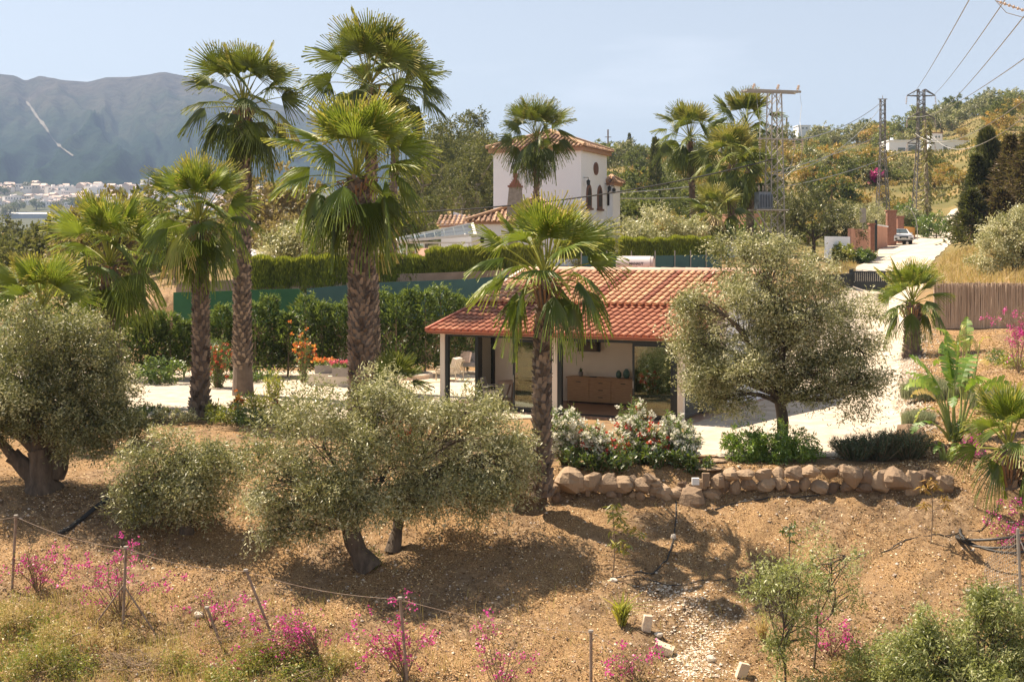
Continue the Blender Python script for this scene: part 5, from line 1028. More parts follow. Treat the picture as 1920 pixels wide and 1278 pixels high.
for i, (px, D, h) in enumerate(cyp):
    x, y = at(px, D); t = thing('young_cypress', ORD[sorted(c_[0] for c_ in cyp).index(px)] + ' feathery young cypress from the left in the row along the screens', 'cypress', (x, y, H(x, y) - .05), 0, 'young cypresses in a row along the screens')
    b = MB(); n = 1500; s = rng.random(n) ** .85; z = .25 + s * h; r = (1 - s) ** .5 * (.80 + .18 * math.sin(i * 2.1)) * (.45 + .55 * rng.random(n) ** .5) * (1 + .25 * np.sin(z * 5 + i)) + .03; a = rng.random(n) * 6.283; r *= 1 + .3 * np.sin(a * 3 + z * 4 + i)
    P = np.stack([r * np.cos(a), r * np.sin(a), z], 1); d = np.stack([np.cos(a) * .7, np.sin(a) * .7, .55 + .3 * rng.normal(size=n)], 1) + rng.normal(size=(n, 3)) * .25
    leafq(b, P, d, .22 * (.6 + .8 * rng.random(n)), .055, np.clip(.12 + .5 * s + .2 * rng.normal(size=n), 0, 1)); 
    for k in range(9):   # soft leaders
        a0 = random.uniform(0, 6.28); q = curve((.1 * math.cos(a0), .1 * math.sin(a0), h * .8), (.35 * math.cos(a0), .35 * math.sin(a0), h * random.uniform(1.0, 1.16)), 3, 0, .1)
        PP = np.repeat(np.array(q), 9, 0) + rng.normal(size=(36, 3)) * .03; leafq(b, PP, rdir(36) + [0, 0, .5], .13, .035, .75 + .2 * rng.random(36))
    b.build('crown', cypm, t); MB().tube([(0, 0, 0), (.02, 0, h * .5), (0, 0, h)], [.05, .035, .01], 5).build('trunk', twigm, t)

# ------------------------------------------------------------------ flowering shrubs and beds
W_, R_ = ('white_flowers', whitefl), ('red_flowers', redfl)
for px, D, lab, h, sp, nw, nr, ns in ((1062, 32.0, 'white-flowering oleander right of the slender palm trunk', 1.75, .42, 5, 0, 20), (1105, 31.8, 'oleander with white and a few red flowers below the sideboard', 1.2, .45, 4, 2, 18), (1150, 31.8, 'oleander mostly red-flowered low in the middle of the bed', .95, .5, 1, 4, 18), (1188, 32.2, 'tall white oleander left of the glass door reflection', 1.75, .42, 5, 1, 20), (1226, 31.9, 'oleander with deep red clusters under the right glass door', 1.2, .45, 2, 3, 18), (1262, 32.0, 'white-flowering oleander by the right porch post', 1.5, .45, 5, 0, 20), (1288, 31.7, 'thin loose oleander at the right end of the oleander bed', 1.1, .4, 4, 0, 14)):
    D -= .45
    stems_plant(px, D, 'oleander', lab, 'oleander', h * .86, sp, ns + 4, .13, .026, 70, nf=(nw * 2, nr), fcols=[W_, R_], m=greenm, fs=.07, flo=.5, tint=(.45, .22))
    stems_plant(px + 14, D - .45, 'low_shrub', 'dark undergrowth below the ' + lab.split(' low in')[0].split(' below')[0], 'shrub', .55, .45, 12, .13, .04, 50, tint=(.2, .15))
stems_plant(760, 33.5, 'oleander', 'small red-flowered oleander half hidden behind the wispy olive', 'oleander', 1.0, .4, 12, .14, .03, 50, nf=(1, 4), fcols=[W_, R_], fs=.07)
stems_plant(785, 36.5, 'oleander', 'white and pink oleander at the patio edge left of the porch', 'oleander', 1.0, .4, 12, .14, .03, 50, nf=(4, 1), fcols=[W_, ('pink_flowers', pinkfl)], fs=.08)
stems_plant(410, 48.5, 'oleander', 'red-flowered oleander between the two left palm trunks', 'oleander', 2.1, .55, 24, .17, .035, 70, nf=(4,), fcols=[('red_flowers', leafmat('coral_petal', [(0, (.5, .05, .04)), (1, (.65, .12, .07))], .4, .04))], fs=.075, tint=(.35, .2))
stems_plant(568, 50.5, 'lantana', 'tall stem of orange and red flowers in front of the cypress row', 'flowering shrub', 2.3, .32, 14, .15, .04, 50, nf=(3,), fcols=[('orange_flowers', orfl)], fs=.09, flo=.75)
stems_plant(513, 44, 'oleander', 'yellowish leafy shrub on the gravel left of the pale block', 'shrub', 1.1, .35, 12, .2, .04, 40, m=yellm, tint=(.45, .2))
stems_plant(445, 40.5, 'oleander', 'small coral-red flowered shrub at the path edge behind the low olive', 'shrub', .75, .35, 10, .13, .04, 40, nf=(4,), fcols=[('red_flowers', orfl)], fs=.07)
stems_plant(487, 40.0, 'shrub', 'yellow-green strappy shrub beside the second left palm foot', 'shrub', .8, .5, 16, .3, .03, 30, m=yellm)
stems_plant(520, 39.0, 'shrub', 'dark red-leaved shrub beside the middle olive crown', 'shrub', .7, .35, 12, .13, .04, 50, nf=(5,), fcols=[('red_flowers', redfl)], fs=.06, tint=(.2, .1))
stems_plant(395, 39.6, 'shrub', 'yellow-flowered low shrub at the foot of the leftmost shaggy palm', 'shrub', .6, .4, 12, .14, .04, 40, m=yellm)
bush(300, 49.8, 'garden_bush', 'dark green bush at the back of the gravel path', 'bush', (.9, .6, .6), 20, .12, .06, greenm, 26, tint=(.3, .15)); bush(470, 50.5, 'garden_bush', 'dark low bush between the cypress row and second left palm', 'bush', (.7, .5, .4), 20, .12, .06, greenm, 22, tint=(.25, .15))
for px, D, lab, r in ((1398, 31.7, 'bright green rounded bush under the large right olive', (.55, .5, .48)), (1452, 31.6, 'bright leafy bush wrapped round the large olive trunk', (.5, .5, .55)), (1503, 31.7, 'green bush just right of the large olive trunk', (.42, .45, .42))):
    bush(px, D, 'garden_bush', lab, 'bush', r, 85, .055, .03, leafmat('bright_bush_leaf', [(0, (.05, .12, .01)), (.5, (.14, .27, .02)), (1, (.30, .42, .05))], .5, .07), 28, tint=(.5, .25), trunk=.02, twig=.2, cut=.15)
for k, (px, sp, hh_) in enumerate(((1600, .5, .55), (1650, .55, .6), (1702, .5, .55))):
    stems_plant(px, 31.9, 'rosemary', ('dark rosemary clump at the left end of its row above the rock wall', 'dark rosemary clump in the middle of its row above the rock wall', 'dark rosemary clump at the right end of its row above the rock wall')[k], 'rosemary', (hh_ + .1) * (1 + .12 * (k - 1)), sp + .12, 120, .10, .013, 55, m=leafmat('rosemary_leaf', [(0, (.03, .05, .025)), (.5, (.07, .11, .05)), (1, (.16, .20, .11))], .3, .05), tint=(.4, .2))
for px, D, lab, r in ((1745, 41, 'grey-green lavender mound beside the driveway right side', (.9, .6, .5)), (1880, 37, 'grey lavender mound at the right edge behind the small palm', (.9, .6, .5)), (1722, 36.5, 'pale grey herb mound by the driveway rocks', (.45, .4, .3))):
    x, y = at(px, D); t = thing('lavender', lab, 'lavender', (x, y, H(x, y) - .03)); b = MB(); n = 2600; a = rng.random(n) * 6.28; q = np.sqrt(rng.random(n)); P = np.stack([q * r[0] * np.cos(a), q * r[1] * np.sin(a), .1 * rng.random(n) + (1 - q) * r[2] * .3], 1)
    blades(b, P, r[2] * .95, .016, .5, np.clip(.5 + .2 * rng.normal(size=n), 0, 1)); b.build('foliage', leafmat('lavender_leaf', [(0, (.12, .15, .08)), (.5, (.26, .29, .17)), (1, (.42, .44, .30))], .4, .05), t)
# strelitzia clump: paddle leaves, some torn and drying
def paddles(px, D, label, spec, z=None):
    x, y = at(px, D); t = thing('banana_plant', label, 'plant', (x, y, H(x, y) - .05)); st = MB(); lb = MB()
    for (az, hgt_, out, L, Wd, dro, tn) in spec:
        a = R(az); h_ = np.array([math.cos(a), math.sin(a), 0]); base = h_ * .1; tip = h_ * out + np.array([0, 0, hgt_]); st.tube(curve(base, tip, 5, .06, .03), [.05, .045, .035, .028, .02, .016], 6, .6, caps=False)
        d0 = unit(h_ * (out * .6 + .15) + np.array([0, 0, hgt_ * .5])); N = 14; P = tip.copy(); prevL = None; side = unit(np.cross(d0, [0, 0, 1.]) + rng.normal(size=3) * .25)
        for k in range(N):
            s = k / N; s2 = (k + 1) / N; d = unit(d0 + np.array([0, 0, -dro * s * 1.8])); d2 = unit(d0 + np.array([0, 0, -dro * s2 * 1.8])); Q = P + d * L / N
            wa = Wd * math.sin(math.pi * min(1, s * .93 + .06)) ** .6; wb_ = Wd * math.sin(math.pi * min(1, s2 * .93 + .06)) ** .6
            up = np.cross(side, d); tear = random.random() < (.35 if tn < .8 else .7)
            for sg in (-1, 1):
                f = .82 if tear else 1.0; dz = -.12 * Wd * random.random() * (1 + dro)
                lb.add([P, P + sg * side * wa * .5 + up * .1 * Wd + [0, 0, dz], Q + sg * side * wb_ * .5 * f + up * .1 * Wd + [0, 0, dz] - d * (.03 if tear else 0), Q], [(0, 1, 2, 3)], np.clip(tn + random.uniform(-.1, .1), 0, 1))
            P = Q
    st.build('stem', mat('plant_stem', (.16, .22, .04), (.3, .32, .1), 4, .6), t); lb.build('leaves', leafmat('paddle_leaf', [(0, (.03, .08, .012)), (.4, (.10, .22, .02)), (.7, (.30, .38, .05)), (.88, (.50, .38, .14)), (1, (.62, .46, .26))], .4, .04, .5), t); return t
paddles(1790, 33.8, 'big-leaved strelitzia clump with torn paddle leaves behind the right rocks', [(95, 1.5, .15, 1.35, .55, .12, .38), (140, 1.3, .35, 1.25, .5, .4, .45), (50, 1.4, .4, 1.2, .5, .5, .4), (190, 1.2, .5, 1.1, .46, .8, .55), (350, 1.2, .5, 1.1, .46, .8, .5), (100, 1.5, .2, 1.1, .42, .1, .35), (160, 1.2, .4, 1.0, .38, .5, .5), (20, 1.3, .5, 1.0, .36, .9, .6), (200, .8, .5, .9, .34, 1.2, .75), (330, .9, .5, .9, .34, 1.2, .4), (60, 1.7, .1, .9, .36, .2, .45), (250, 1.0, .3, .8, .34, 1.0, .3), (280, .5, .5, .8, .3, 1.4, .8), (0, .6, .6, .8, .3, 1.3, .9), (180, .5, .6, .7, .3, 1.4, .35), (130, 1.0, .5, .9, .3, .8, .9), (310, 1.3, .3, .8, .3, .8, .4), (230, 1.4, .3, .8, .36, .6, .45)])
paddles(1812, 40, 'taller ragged strelitzia with dry drooping fronds in front of the reed fence', [(70, 1.5, .2, 1.1, .45, .3, .45), (130, 1.4, .3, 1.1, .45, .5, .6), (90, 1.7, .1, .7, .3, .6, .8), (180, 1.5, .3, .8, .28, 1.2, .7), (0, 1.7, .4, .8, .28, 1.4, .85), (250, 1.7, .1, .6, .22, 1.9, .75), (200, 1.8, .1, .6, .22, 1.9, .8), (300, 1.7, .15, .6, .22, 1.9, .85), (150, 1.0, .4, .7, .3, .9, .5), (30, 1.0, .4, .7, .3, .9, .9)])
paddles(1775, 29.8 + 1.9, 'low bright strelitzia leaves at the foot of the big clump', [(k * 45, .35, .25, .45, .14, .9, .5) for k in range(8)])
paddles(1698, 33.4, 'small bright green canna by the rosemary row', [(k * 60 + 10, .22, .08, .32, .09, .3, .45) for k in range(6)])
for px, D, lab, r_, m__, tn in ((30, 25.6, 'rust-brown dry bush at the far left bottom', (.5, .4, .35), 'g', .75), (120, 24.9, 'golden dry weed clump left of the dead twigs', (.5, .4, .3), 'g', .65), (215, 25.2, 'brown dry weed mound beneath the braced fence post', (.45, .35, .22), 'g', .8), (320, 24.6, 'straw-coloured weed clump right of the braced post', (.45, .35, .2), 'g', .85), (70, 24.2, 'olive-green weed clump in the bottom left corner', (.6, .4, .35), 'g', .4), (640, 24.5, 'yellowed weed clump below the wide bougainvillea', (.4, .3, .2), 'g', .6), (480, 24.8, 'small green-brown weed clump by the leaning post', (.4, .3, .2), 'g', .45), (1600, 24.2, 'thin grey-green weed clump left of the corner olive bush', (.4, .3, .25), 'g', .5)):
    bush(px, D, 'weed_clump', lab, 'weeds', r_, 85, .075, .012, grassm, 26, tint=(tn, .2), trunk=.012, twig=.28, cut=.35)
for px, D, lab, L_, w0 in ((185, 24.6, 'tangle of dead brown twigs in the hollow at bottom left', .9, .9), (255, 24.3, 'smaller heap of broken twigs right of the dead tangle', .7, .6), (560, 24.1, 'dry twiggy brush beside the green weeds at the bottom', .6, .5)):
    t = thing('dead_brush', lab, 'brushwood', G(px, D)); b = MB()
    for k in range(60):
        a = random.uniform(0, 6.28); p0 = (random.uniform(-w0, w0) * .5, random.uniform(-.3, .3), random.uniform(0, .12)); L2 = L_ * random.uniform(.3, 1); b.tube(curve(p0, (p0[0] + math.cos(a) * L2, p0[1] + math.sin(a) * L2 * .5, p0[2] + random.uniform(.0, .4) * L2), 4, 0, .14), [.009, .008, .006, .005, .003], 4, caps=False)
    b.build('twigs', twigm, t)
for px, D, lab in ((1818, 33.6, 'small leafy green shrub behind the right end of the rock wall'), (1870, 46.5, 'low green shrub on the brown bank left of the right lavender'), (1900, 44.5, 'small yellow-green shrub at the far right of the brown bank'), (1615, 96.5, 'green shrub against the terracotta wall by the track'), (1580, 96, 'yellow-green tree top over the white garden wall')):
    s = 1 if D < 80 else 2.2; bush(px, D, 'garden_bush', lab, 'bush', (.4 * s, .4 * s, .3 * s * (1 if D < 96.2 else .8)), 34, .08 * s, .04 * s, yellm if 'yellow' in lab else greenm, 22, tint=(.35, .2), trunk=.02)

# ------------------------------------------------------------------ bougainvillea and saplings on the slope
def boug(px, D, label, h, w_, nst, nfl, lean=0.0, z=None, cl=6):
    nfl *= .78; w_ *= 1.25
    """bare thin stems fanning out from one foot with clusters of magenta bracts"""
    x, y = at(px, D); t = thing('bougainvillea', label, 'bougainvillea', (x, y, H(x, y) - .03)); sb = MB(); fb_ = MB(); lb = MB()
    for k in range(nst):
        tip = np.array([lean * h + random.uniform(-1, 1) * w_, random.uniform(-.5, .5) * w_, h * random.uniform(.45, 1.05)]); pp = [(p_[0] * (1 + .5 * (i_ / 6) ** 2), p_[1], p_[2] - .38 * h * (i_ / 6) ** 3 * abs(tip[0]) / (w_ + .01)) for i_, p_ in enumerate(curve((0, 0, 0), tip, 6, .08, .10))]
        sb.tube(pp, [.011, .010, .008, .007, .005, .004, .003], 4, caps=False); A = np.array(pp)
        for q in range(cl):
            i = min(5, random.randint(2, 6)); f = random.random(); c0 = A[i] * (1 - f) + A[i + 1] * f; c1 = c0 + rng.normal(size=3) * np.array([.17, .15, .11]); sb.tube([tuple(c0), tuple(c1)], .003, 3, caps=False)
            P = c1 + rng.normal(size=(11, 3)) * .09; leafq(lb, P, rdir(11), .04, .022, rng.random(11))
            if random.random() < nfl:
                K = random.randint(5, 20); P = c1 + rng.normal(size=(K, 3)) * .045; leafq(fb_, P, rdir(K), .05, .042, rng.random(K))
    sb.build('stem', twigm, t); fb_.build('flowers', magm, t); lb.build('foliage', leafmat('bract_faded', [(0, (.10, .13, .03)), (.5, (.22, .17, .07)), (1, (.42, .10, .16))], .4, .03), t)
boug(70, 27.0, 'sparse magenta bougainvillea between the first and second fence posts', 1.1, .5, 16, .55)
boug(225, 26.0, 'magenta bougainvillea behind the braced fence post', 1.7, .62, 18, .5, .0)
boug(598, 24.7, 'wide magenta bougainvillea bent over the leaning fence post', 1.25, .65, 24, .72, -.75)
boug(395, 25.8, 'small faded bougainvillea on a rusty leaning stake', .9, .35, 9, .35)
boug(760, 24.1, 'bright magenta bougainvillea below the middle olive trunk', 1.5, .42, 18, .7, -.18)
boug(940, 23.6, 'tall thin bougainvillea at bottom centre with scattered bracts', 1.45, .4, 12, .45, .1)
boug(1195, 24.1, 'half-dry low bougainvillea by the broken pale blocks', .8, .35, 9, .35)
boug(1560, 24.8, 'small magenta bougainvillea behind the young olives', .75, .4, 9, .5)
boug(1905, 28.5, 'pink faded bougainvillea beside the mesh panel at the right edge', .9, .35, 12, .5)
t = boug(1910, 43.5, 'vivid magenta bougainvillea hanging in front of the reed fence', 2.6, .5, 14, .95, -.05, cl=8)
boug(1815, 31.9, 'small pink bougainvillea at the foot of the strelitzia clump', .5, .15, 4, .9)
def sapling(px, D, label, h, whorls, m=yellm, tilt=0.0, L=.17):
    x, y = at(px, D); t = thing('sapling', label, 'sapling', (x, y, H(x, y) - .02)); sb = MB(); lb = MB(); sb.tube(curve((0, 0, 0), (tilt, 0, h), 5, 0, .02), [.016, .015, .013, .011, .009, .006], 5, caps=False)
    for (dx, z, n) in whorls:
        c = np.array([dx, random.uniform(-.08, .08), z]); sb.tube([(tilt * z / h, 0, z - .12), tuple(c)], .007, 4, caps=False)
        K = n; d = rdir(K) * [1, 1, .5] + [0, 0, -.55]; leafq(lb, c + rng.normal(size=(K, 3)) * .04, d, L * (.6 + .7 * rng.random(K)), .042, rng.random(K))
    sb.build('stem', twigm, t); lb.build('leaves', m, t)
sapling(1148, 27.4, 'young mango sapling with drooping yellow and rusty leaves right of centre', 1.5, [(.06, 1.52, 26), (.12, 1.35, 30), (-.06, 1.42, 16), (.12, 1.2, 20), (.28, 1.12, 18), (.45, 1.05, 18), (.58, .98, 16), (.14, .8, 14), (.2, .62, 22), (-.02, .82, 10), (.3, .72, 10), (.02, 1.0, 8)])
sapling(1480, 28.2, 'small green sapling with red new tips above the young olives', .8, [(-.14, .7, 16), (.03, .62, 18), (.06, .8, 18), (.02, .48, 10)], greenm, L=.14)
sapling(1745, 28.6, 'tall spindly sapling with amber leaves in the shade right of the rock wall', 1.35, [(0, 1.35, 22), (.1, 1.25, 20), (-.12, 1.2, 18), (.28, 1.0, 14), (-.12, .85, 16), (.35, .82, 12)], leafmat('amber_leaf', [(0, (.2, .14, .03)), (1, (.5, .27, .05))], .5, .05))
t = thing('agave', 'spiky yellow-green yucca rosette in the lower centre', 'yucca', G(1166, 25.7)); b = MB(); P = np.tile([0, 0, .02], (46, 1)) + rng.normal(size=(46, 3)) * .03; blades(b, P, .55, .05, 1.1, rng.random(46) * .5 + .3); b.build('leaves', yellm, t)
t = thing('agave', 'dry golden grass tuft left of the young olives', 'grass tuft', G(1430, 25.3)); b = MB(); P = np.tile([0, 0, .02], (60, 1)) + rng.normal(size=(60, 3)) * .04; blades(b, P, .5, .022, 1.2, rng.random(60) * .3 + .65); b.build('blades', grassm, t)

# ------------------------------------------------------------------ dry-stone wall, loose rocks
def rock(b, c, r, seed, t=.5):
    rd = random.Random(seed); V = []; n1, n2 = 8, 12; ph = [rd.uniform(0, 6.28) for _ in range(6)]; pl = [(Vector((rd.gauss(0, 1), rd.gauss(0, 1), rd.gauss(0, 1))).normalized(), rd.uniform(.5, .8)) for _ in range(11)]
    for i in range(n1 + 1):
        for k in range(n2):
            th = math.pi * i / n1; a = 2 * math.pi * k / n2; v = Vector((math.sin(th) * math.cos(a), math.sin(th) * math.sin(a), math.cos(th)))
            s = 1 + .07 * math.sin(v.x * 6 + ph[0]) * math.cos(v.z * 6 + ph[1]) + .05 * math.sin(v.y * 9 + ph[2])
            for nn, dd in pl:
                q = v.dot(nn) * s
                if q > dd: s *= dd / q
            V.append((c[0] + v.x * s * r[0], c[1] + v.y * s * r[1], c[2] + v.z * s * r[2]))
    b.add(V, [(i * n2 + k, i * n2 + (k + 1) % n2, (i + 1) * n2 + (k + 1) % n2, (i + 1) * n2 + k) for i in range(n1) for k in range(n2)], t)
rw = thing('rock_wall', 'rough dry-stone retaining wall along the terrace edge above the dry slope', 'stone wall', (0, 30.3, 0)); rd = random.Random(5)
rocks = [(962, 893, 26, 22), (1066, 901, 29, 19), (1104, 904, 22, 18), (1138, 905, 19, 19), (1172, 911, 18, 18), (1203, 909, 17, 17), (1216, 897, 14, 10), (1232, 914, 15, 16), (1247, 923, 16, 17), (1185, 900, 12, 10), (1291, 940, 27, 24), (1268, 925, 13, 12), (1330, 925, 14, 10), (1310, 910, 16, 10), (1345, 902, 18, 12)]
px = 1352
while px < 1570:
    wd = rd.uniform(12, 19); top = 886 - (px - 1350) * .02; rocks.append((px + wd, top + rd.uniform(0, 5), wd, 12)); px += wd * 1.85
px = 1345
while px < 1590:
    wd = rd.uniform(11, 18); rocks.append((px + wd, 910 + rd.uniform(-4, 4), wd, 12)); px += wd * 1.8
for _ in range(26): rocks.append((rd.uniform(965, 1340), rd.uniform(905, 935), rd.uniform(7, 11), rd.uniform(6, 9)))
rocks += [(1300, 922, 15, 13), (1322, 938, 16, 12), (1345, 925, 14, 12), (985, 905, 18, 16), (1010, 930, 14, 10), (1040, 915, 12, 12), (1600, 893, 22, 20), (1625, 897, 14, 15), (1650, 905, 24, 20), (1683, 900, 24, 23), (1712, 908, 20, 22), (1742, 898, 22, 17), (1618, 912, 15, 11), (1668, 922, 12, 14), (1590, 882, 14, 10), (1770, 905, 20, 18)]
for k, (rx_, ry_, rw_, rh_) in enumerate(rocks):
    c = Wp(rx_, ry_, 30.25 + rd.uniform(-.06, .1)); s = 30.3 / F; b = MB(); rock(b, (0, 0, 0), (rw_ * s * 1.30, rw_ * s, rh_ * s * 1.36), k + 40, rd.random()); o = b.build('stone', stonem, rw, loc=(c[0], c[1] - 30.3, c[2]))
loose = [(1712, 34.6, .55, .28, 'long low ochre boulder at the driveway edge'), (1690, 34.9, .3, .2, 'smaller ochre boulder left of the long one'), (1820, 33.2, .35, .25, 'brown boulder behind the strelitzia clump'), (1760, 32.6, .3, .22, 'rounded rock in front of the strelitzia clump'), (1835, 32.0, .28, .2, 'brown rock near the right palm'), (1335, 24.6, .12, .09, 'single white stone on the lower slope'), (1150, 27.3, .10, .06, 'pale pebble at the mango sapling foot'), (1262, 28.9, .09, .07, 'small white stone on the slope under the rock wall'), (372, 26.2, .12, .08, 'pale rock left of the leaning fence post'), (400, 24.5, .14, .1, 'pale rock in the grass at bottom left'), (1235, 25.4, .1, .08, 'grey stone on the pale lime spill'), (1395, 24.3, .09, .05, 'flat stone right of the lime spill'), (1815, 27, .09, .06, 'white stone on the right slope'), (985, 31.0, .2, .15, 'brown rock beside the foot of the slender palm')]
for k, (px, D, r, rz_, lab) in enumerate(loose):
    x, y, z = G(px, D); b = MB(); rock(b, (0, 0, 0), (r, r * .8, rz_), k + 200, .95 if 'white' in lab or 'pale' in lab else .3); tag(b.build('rock', stonem if 'white' not in lab and 'pale' not in lab else mat('pale_stone', (.5, .44, .36), (.68, .62, .53), 9, .95, .6, 30), loc=(x, y, z + rz_ * .4), label=lab), cat='rock')
for px, D, rz_, lab, sz, tl in ((1213, 25.5, 8, 'upright cut cream stone block beside the yucca', (.17, .12, .34), 8), (1245, 24.9, -15, 'fallen cream block lying below the upright one', (.36, .2, .17), 20), (1392, 24.15, 20, 'tilted white slab at the bottom edge', (.2, .1, .3), 18)):
    x, y, z = G(px, D); o = tag(MB().box((0, 0, 0), sz).build('stone_block', mat('cut_stone', (.56, .44, .32), (.70, .60, .47), 9, .9, .6, 40), loc=(x, y, z + sz[2] * .4), label=lab), cat='block'); o.rotation_euler = (R(tl * .4), R(tl), R(rz_))
    md = o.modifiers.new('bevel', 'BEVEL'); md.width = .012; md.segments = 2
tag(MB().box((0, 0, .05), (.16, .1, .15)).build('meter_box', mat('white_plastic', (.7, .7, .68), (.75, .75, .73)), loc=Wp(1304, 906, 30.0), label='small white box set among the stones below the oleander bed'), cat='box')
tag(MB().b2(-.08, .08, 0, .12, 0, .3).build('edging_stone', stonem, loc=Wp(1324, 912, 30.15), label='upright pale edging stone beside the small white box'), cat='stone')
for px, D, lab, fm_, tn in ((275, 39.3, 'dark green low bush at the left end of the gravel edge', greenm, .3), (330, 38.9, 'olive-green low bush on the gravel edge', olivem, .6), (425, 38.9, 'yellow-green low bush on the gravel edge between palms', yellm, .3), (470, 38.6, 'dark leafy low bush on the gravel edge right of the palms', greenm, .25), (540, 38.7, 'grey-green low bush on the gravel edge behind the middle olive', olivem, .5), (240, 38.2, 'pale green low bush beside the big left olive crown', scrubm, .5)):
    bush(px, D, 'garden_bush', lab, 'bush', (.55, .4, .3), 45, .08, .035, fm_, 24, tint=(tn, .2), trunk=.02, twig=.2)
# stepping stones at the garden entrance
for k, (px, D) in enumerate(((1322, 30.9), (1340, 31.6), (1318, 32.2))):
    x, y, z = G(px, D); b = MB(); rock(b, (0, 0, 0), (.38, .3, .06), k + 300, .8); tag(b.build('stepping_stone', stonem, loc=(x, y, z + .04), label=('front', 'middle', 'rear')[k] + ' flat stepping stone in the gap between oleanders and green bushes'), cat='stepping stone')

# ------------------------------------------------------------------ hoses, pipes
def hose(name, label, pts, r, m=blackw):
    P = []
    for i in range(len(pts) - 1):
        for s in np.linspace(0, 1, 9)[:-1]:
            px = pts[i][0] * (1 - s) + pts[i + 1][0] * s; D = pts[i][1] * (1 - s) + pts[i + 1][1] * s; x, y = at(px, D); P.append((x, y + .04 * math.sin(px * .07), H(x, y) + r * 1.1))
    x, y = at(*pts[-1]); P.append((x, y, H(x, y) + r)); return tag(MB().tube(P, r, 6).build(name, m, label=label), cat='hose')
hose('irrigation_hose', 'black irrigation hose crossing the slope from the mango sapling to the right ditch', [(1150, 27.5), (1200, 27.5), (1250, 27.2), (1300, 27.2), (1360, 27.3), (1440, 27.6), (1560, 28.1), (1640, 28.3), (1700, 28.7), (1780, 28.9), (1840, 29.0), (1872, 29.8)], .011)
hose('irrigation_hose', 'black hose curving from the rock wall down to the mango sapling', [(1268, 30.1), (1268, 29.5), (1262, 28.7), (1250, 28.1), (1225, 27.7), (1190, 27.6)], .016)
hose('irrigation_hose', 'thin black hose along the foot of the right rock wall', [(1340, 29.9), (1420, 30.0), (1500, 30.1), (1560, 30.15)], .014)
hose('drain_pipe', 'straight dark pipe lying uphill of the left bougainvillea', [(109, 28.9), (203, 30.5)], .05)
tt_ = thing('hose_coil', 'loose coil of thick black hose in the ditch at the right edge', 'hose', G(1868, 28.6, .05))
b = MB()
for k in range(3): b.tube([((.72 + .05 * k) * math.cos(a) * 1.0, (.9 - .06 * k) * math.sin(a), .05 * k + .14 * math.sin(a + k) + .12) for a in np.linspace(k * .7, k * .7 + 5.6, 34)], .03, 6)
b.build('coil', blackw, tt_)

# ------------------------------------------------------------------ fence posts, stays and wire
def fpost(px, D, top, label, lean=0, r=.028):
    x, y, z = G(px, D); q = Wp(px + lean, top, D); t = thing('fence_post', label, 'fence post', (x, y, z - .1)); MB().tube([(0, 0, 0), (q[0] - x, 0, q[2] - z + .1)], r, 6).build('pole', rustm, t); MB().lathe([(r * 1.6, -.02), (r * 1.6, .015), (0, .02)], (q[0] - x, 0, q[2] - z + .1), 8).build('cap', galv, t); return q, t
q1, _ = fpost(22, 27.0, 966, 'rusty fence post at the far left edge', 8)
q2, tb2 = fpost(230, 25.5, 1025, 'fence post with two diagonal stays on the left', 6)
for sx in (-1, 1): MB().tube([(0.02, 0, 1.0), (sx * .72, -.1 * sx, 0)], .018, 6).build('stay', rustm, tb2)
q3, _ = fpost(523, 25.0, 1068, 'leaning fence post in front of the wide bougainvillea', -62)
q4, _ = fpost(765, 23.9, 1120, 'tall fence post right of the bright bougainvillea', -15)
q5, _ = fpost(1108, 23.0, 1182, 'straight pale fence post at bottom centre', 0)
q6, _ = fpost(420, 25.1, 1138, 'short rusty stake between the braced post and the leaning post', -32)
pts = [Wp(-60, 955, 27.5), q1, q2, q3, q4, q5, Wp(1420, 1330, 22.5)]
for zo, lab in ((0, 'top strand of the slack wire linking the fence posts'),):
    P = []
    for a, b_ in zip(pts[:-1], pts[1:]):
        for s in np.linspace(0, 1, 9)[:-1]: P.append((a[0] * (1 - s) + b_[0] * s, a[1] * (1 - s) + b_[1] * s, a[2] * (1 - s) + b_[2] * s - .10 * math.sin(math.pi * s) - .03))
    tag(MB().tube(P, .0045, 4, caps=False).build('fence_wire', rustm, label=lab), cat='wire')
t = thing('mesh_fence', 'wire mesh fence panel with post at the right edge', 'fence', G(1910, 26.0)); x0, y0, z0 = G(1910, 26.0)
MB().tube([(0.07, 0, -.1), (-.02, 0, 1.75)], .03, 8).build('post', galv, t); MB().tube([(0, 0, 1.6), (.35, -.6, .3)], .012, 6).build('stay', galv, t)
b = MB()
A, B_, C_, D_ = Vector((0, 0, .05)), Vector((0, 0, 1.7)), Vector((-.30, 1.2, -.1)), Vector((-.22, 1.2, .85))
for k in range(17):
    s = k / 16; b.tube([tuple(A.lerp(C_, s)), tuple(B_.lerp(D_, s))], .004, 3, caps=False); b.tube([tuple(A.lerp(B_, s)), tuple(C_.lerp(D_, s))], .004, 3, caps=False)
for k in range(14):
    s = k / 13; b.tube([(1.0 * s, -.9 * s, .1), (1.0 * s + .02, -.9 * s, 1.6)], .004, 3, caps=False); b.tube([(0, 0, .1 + 1.5 * s), (1, -.9, .1 + 1.5 * s)], .004, 3, caps=False)
b.build('mesh', galv, t)
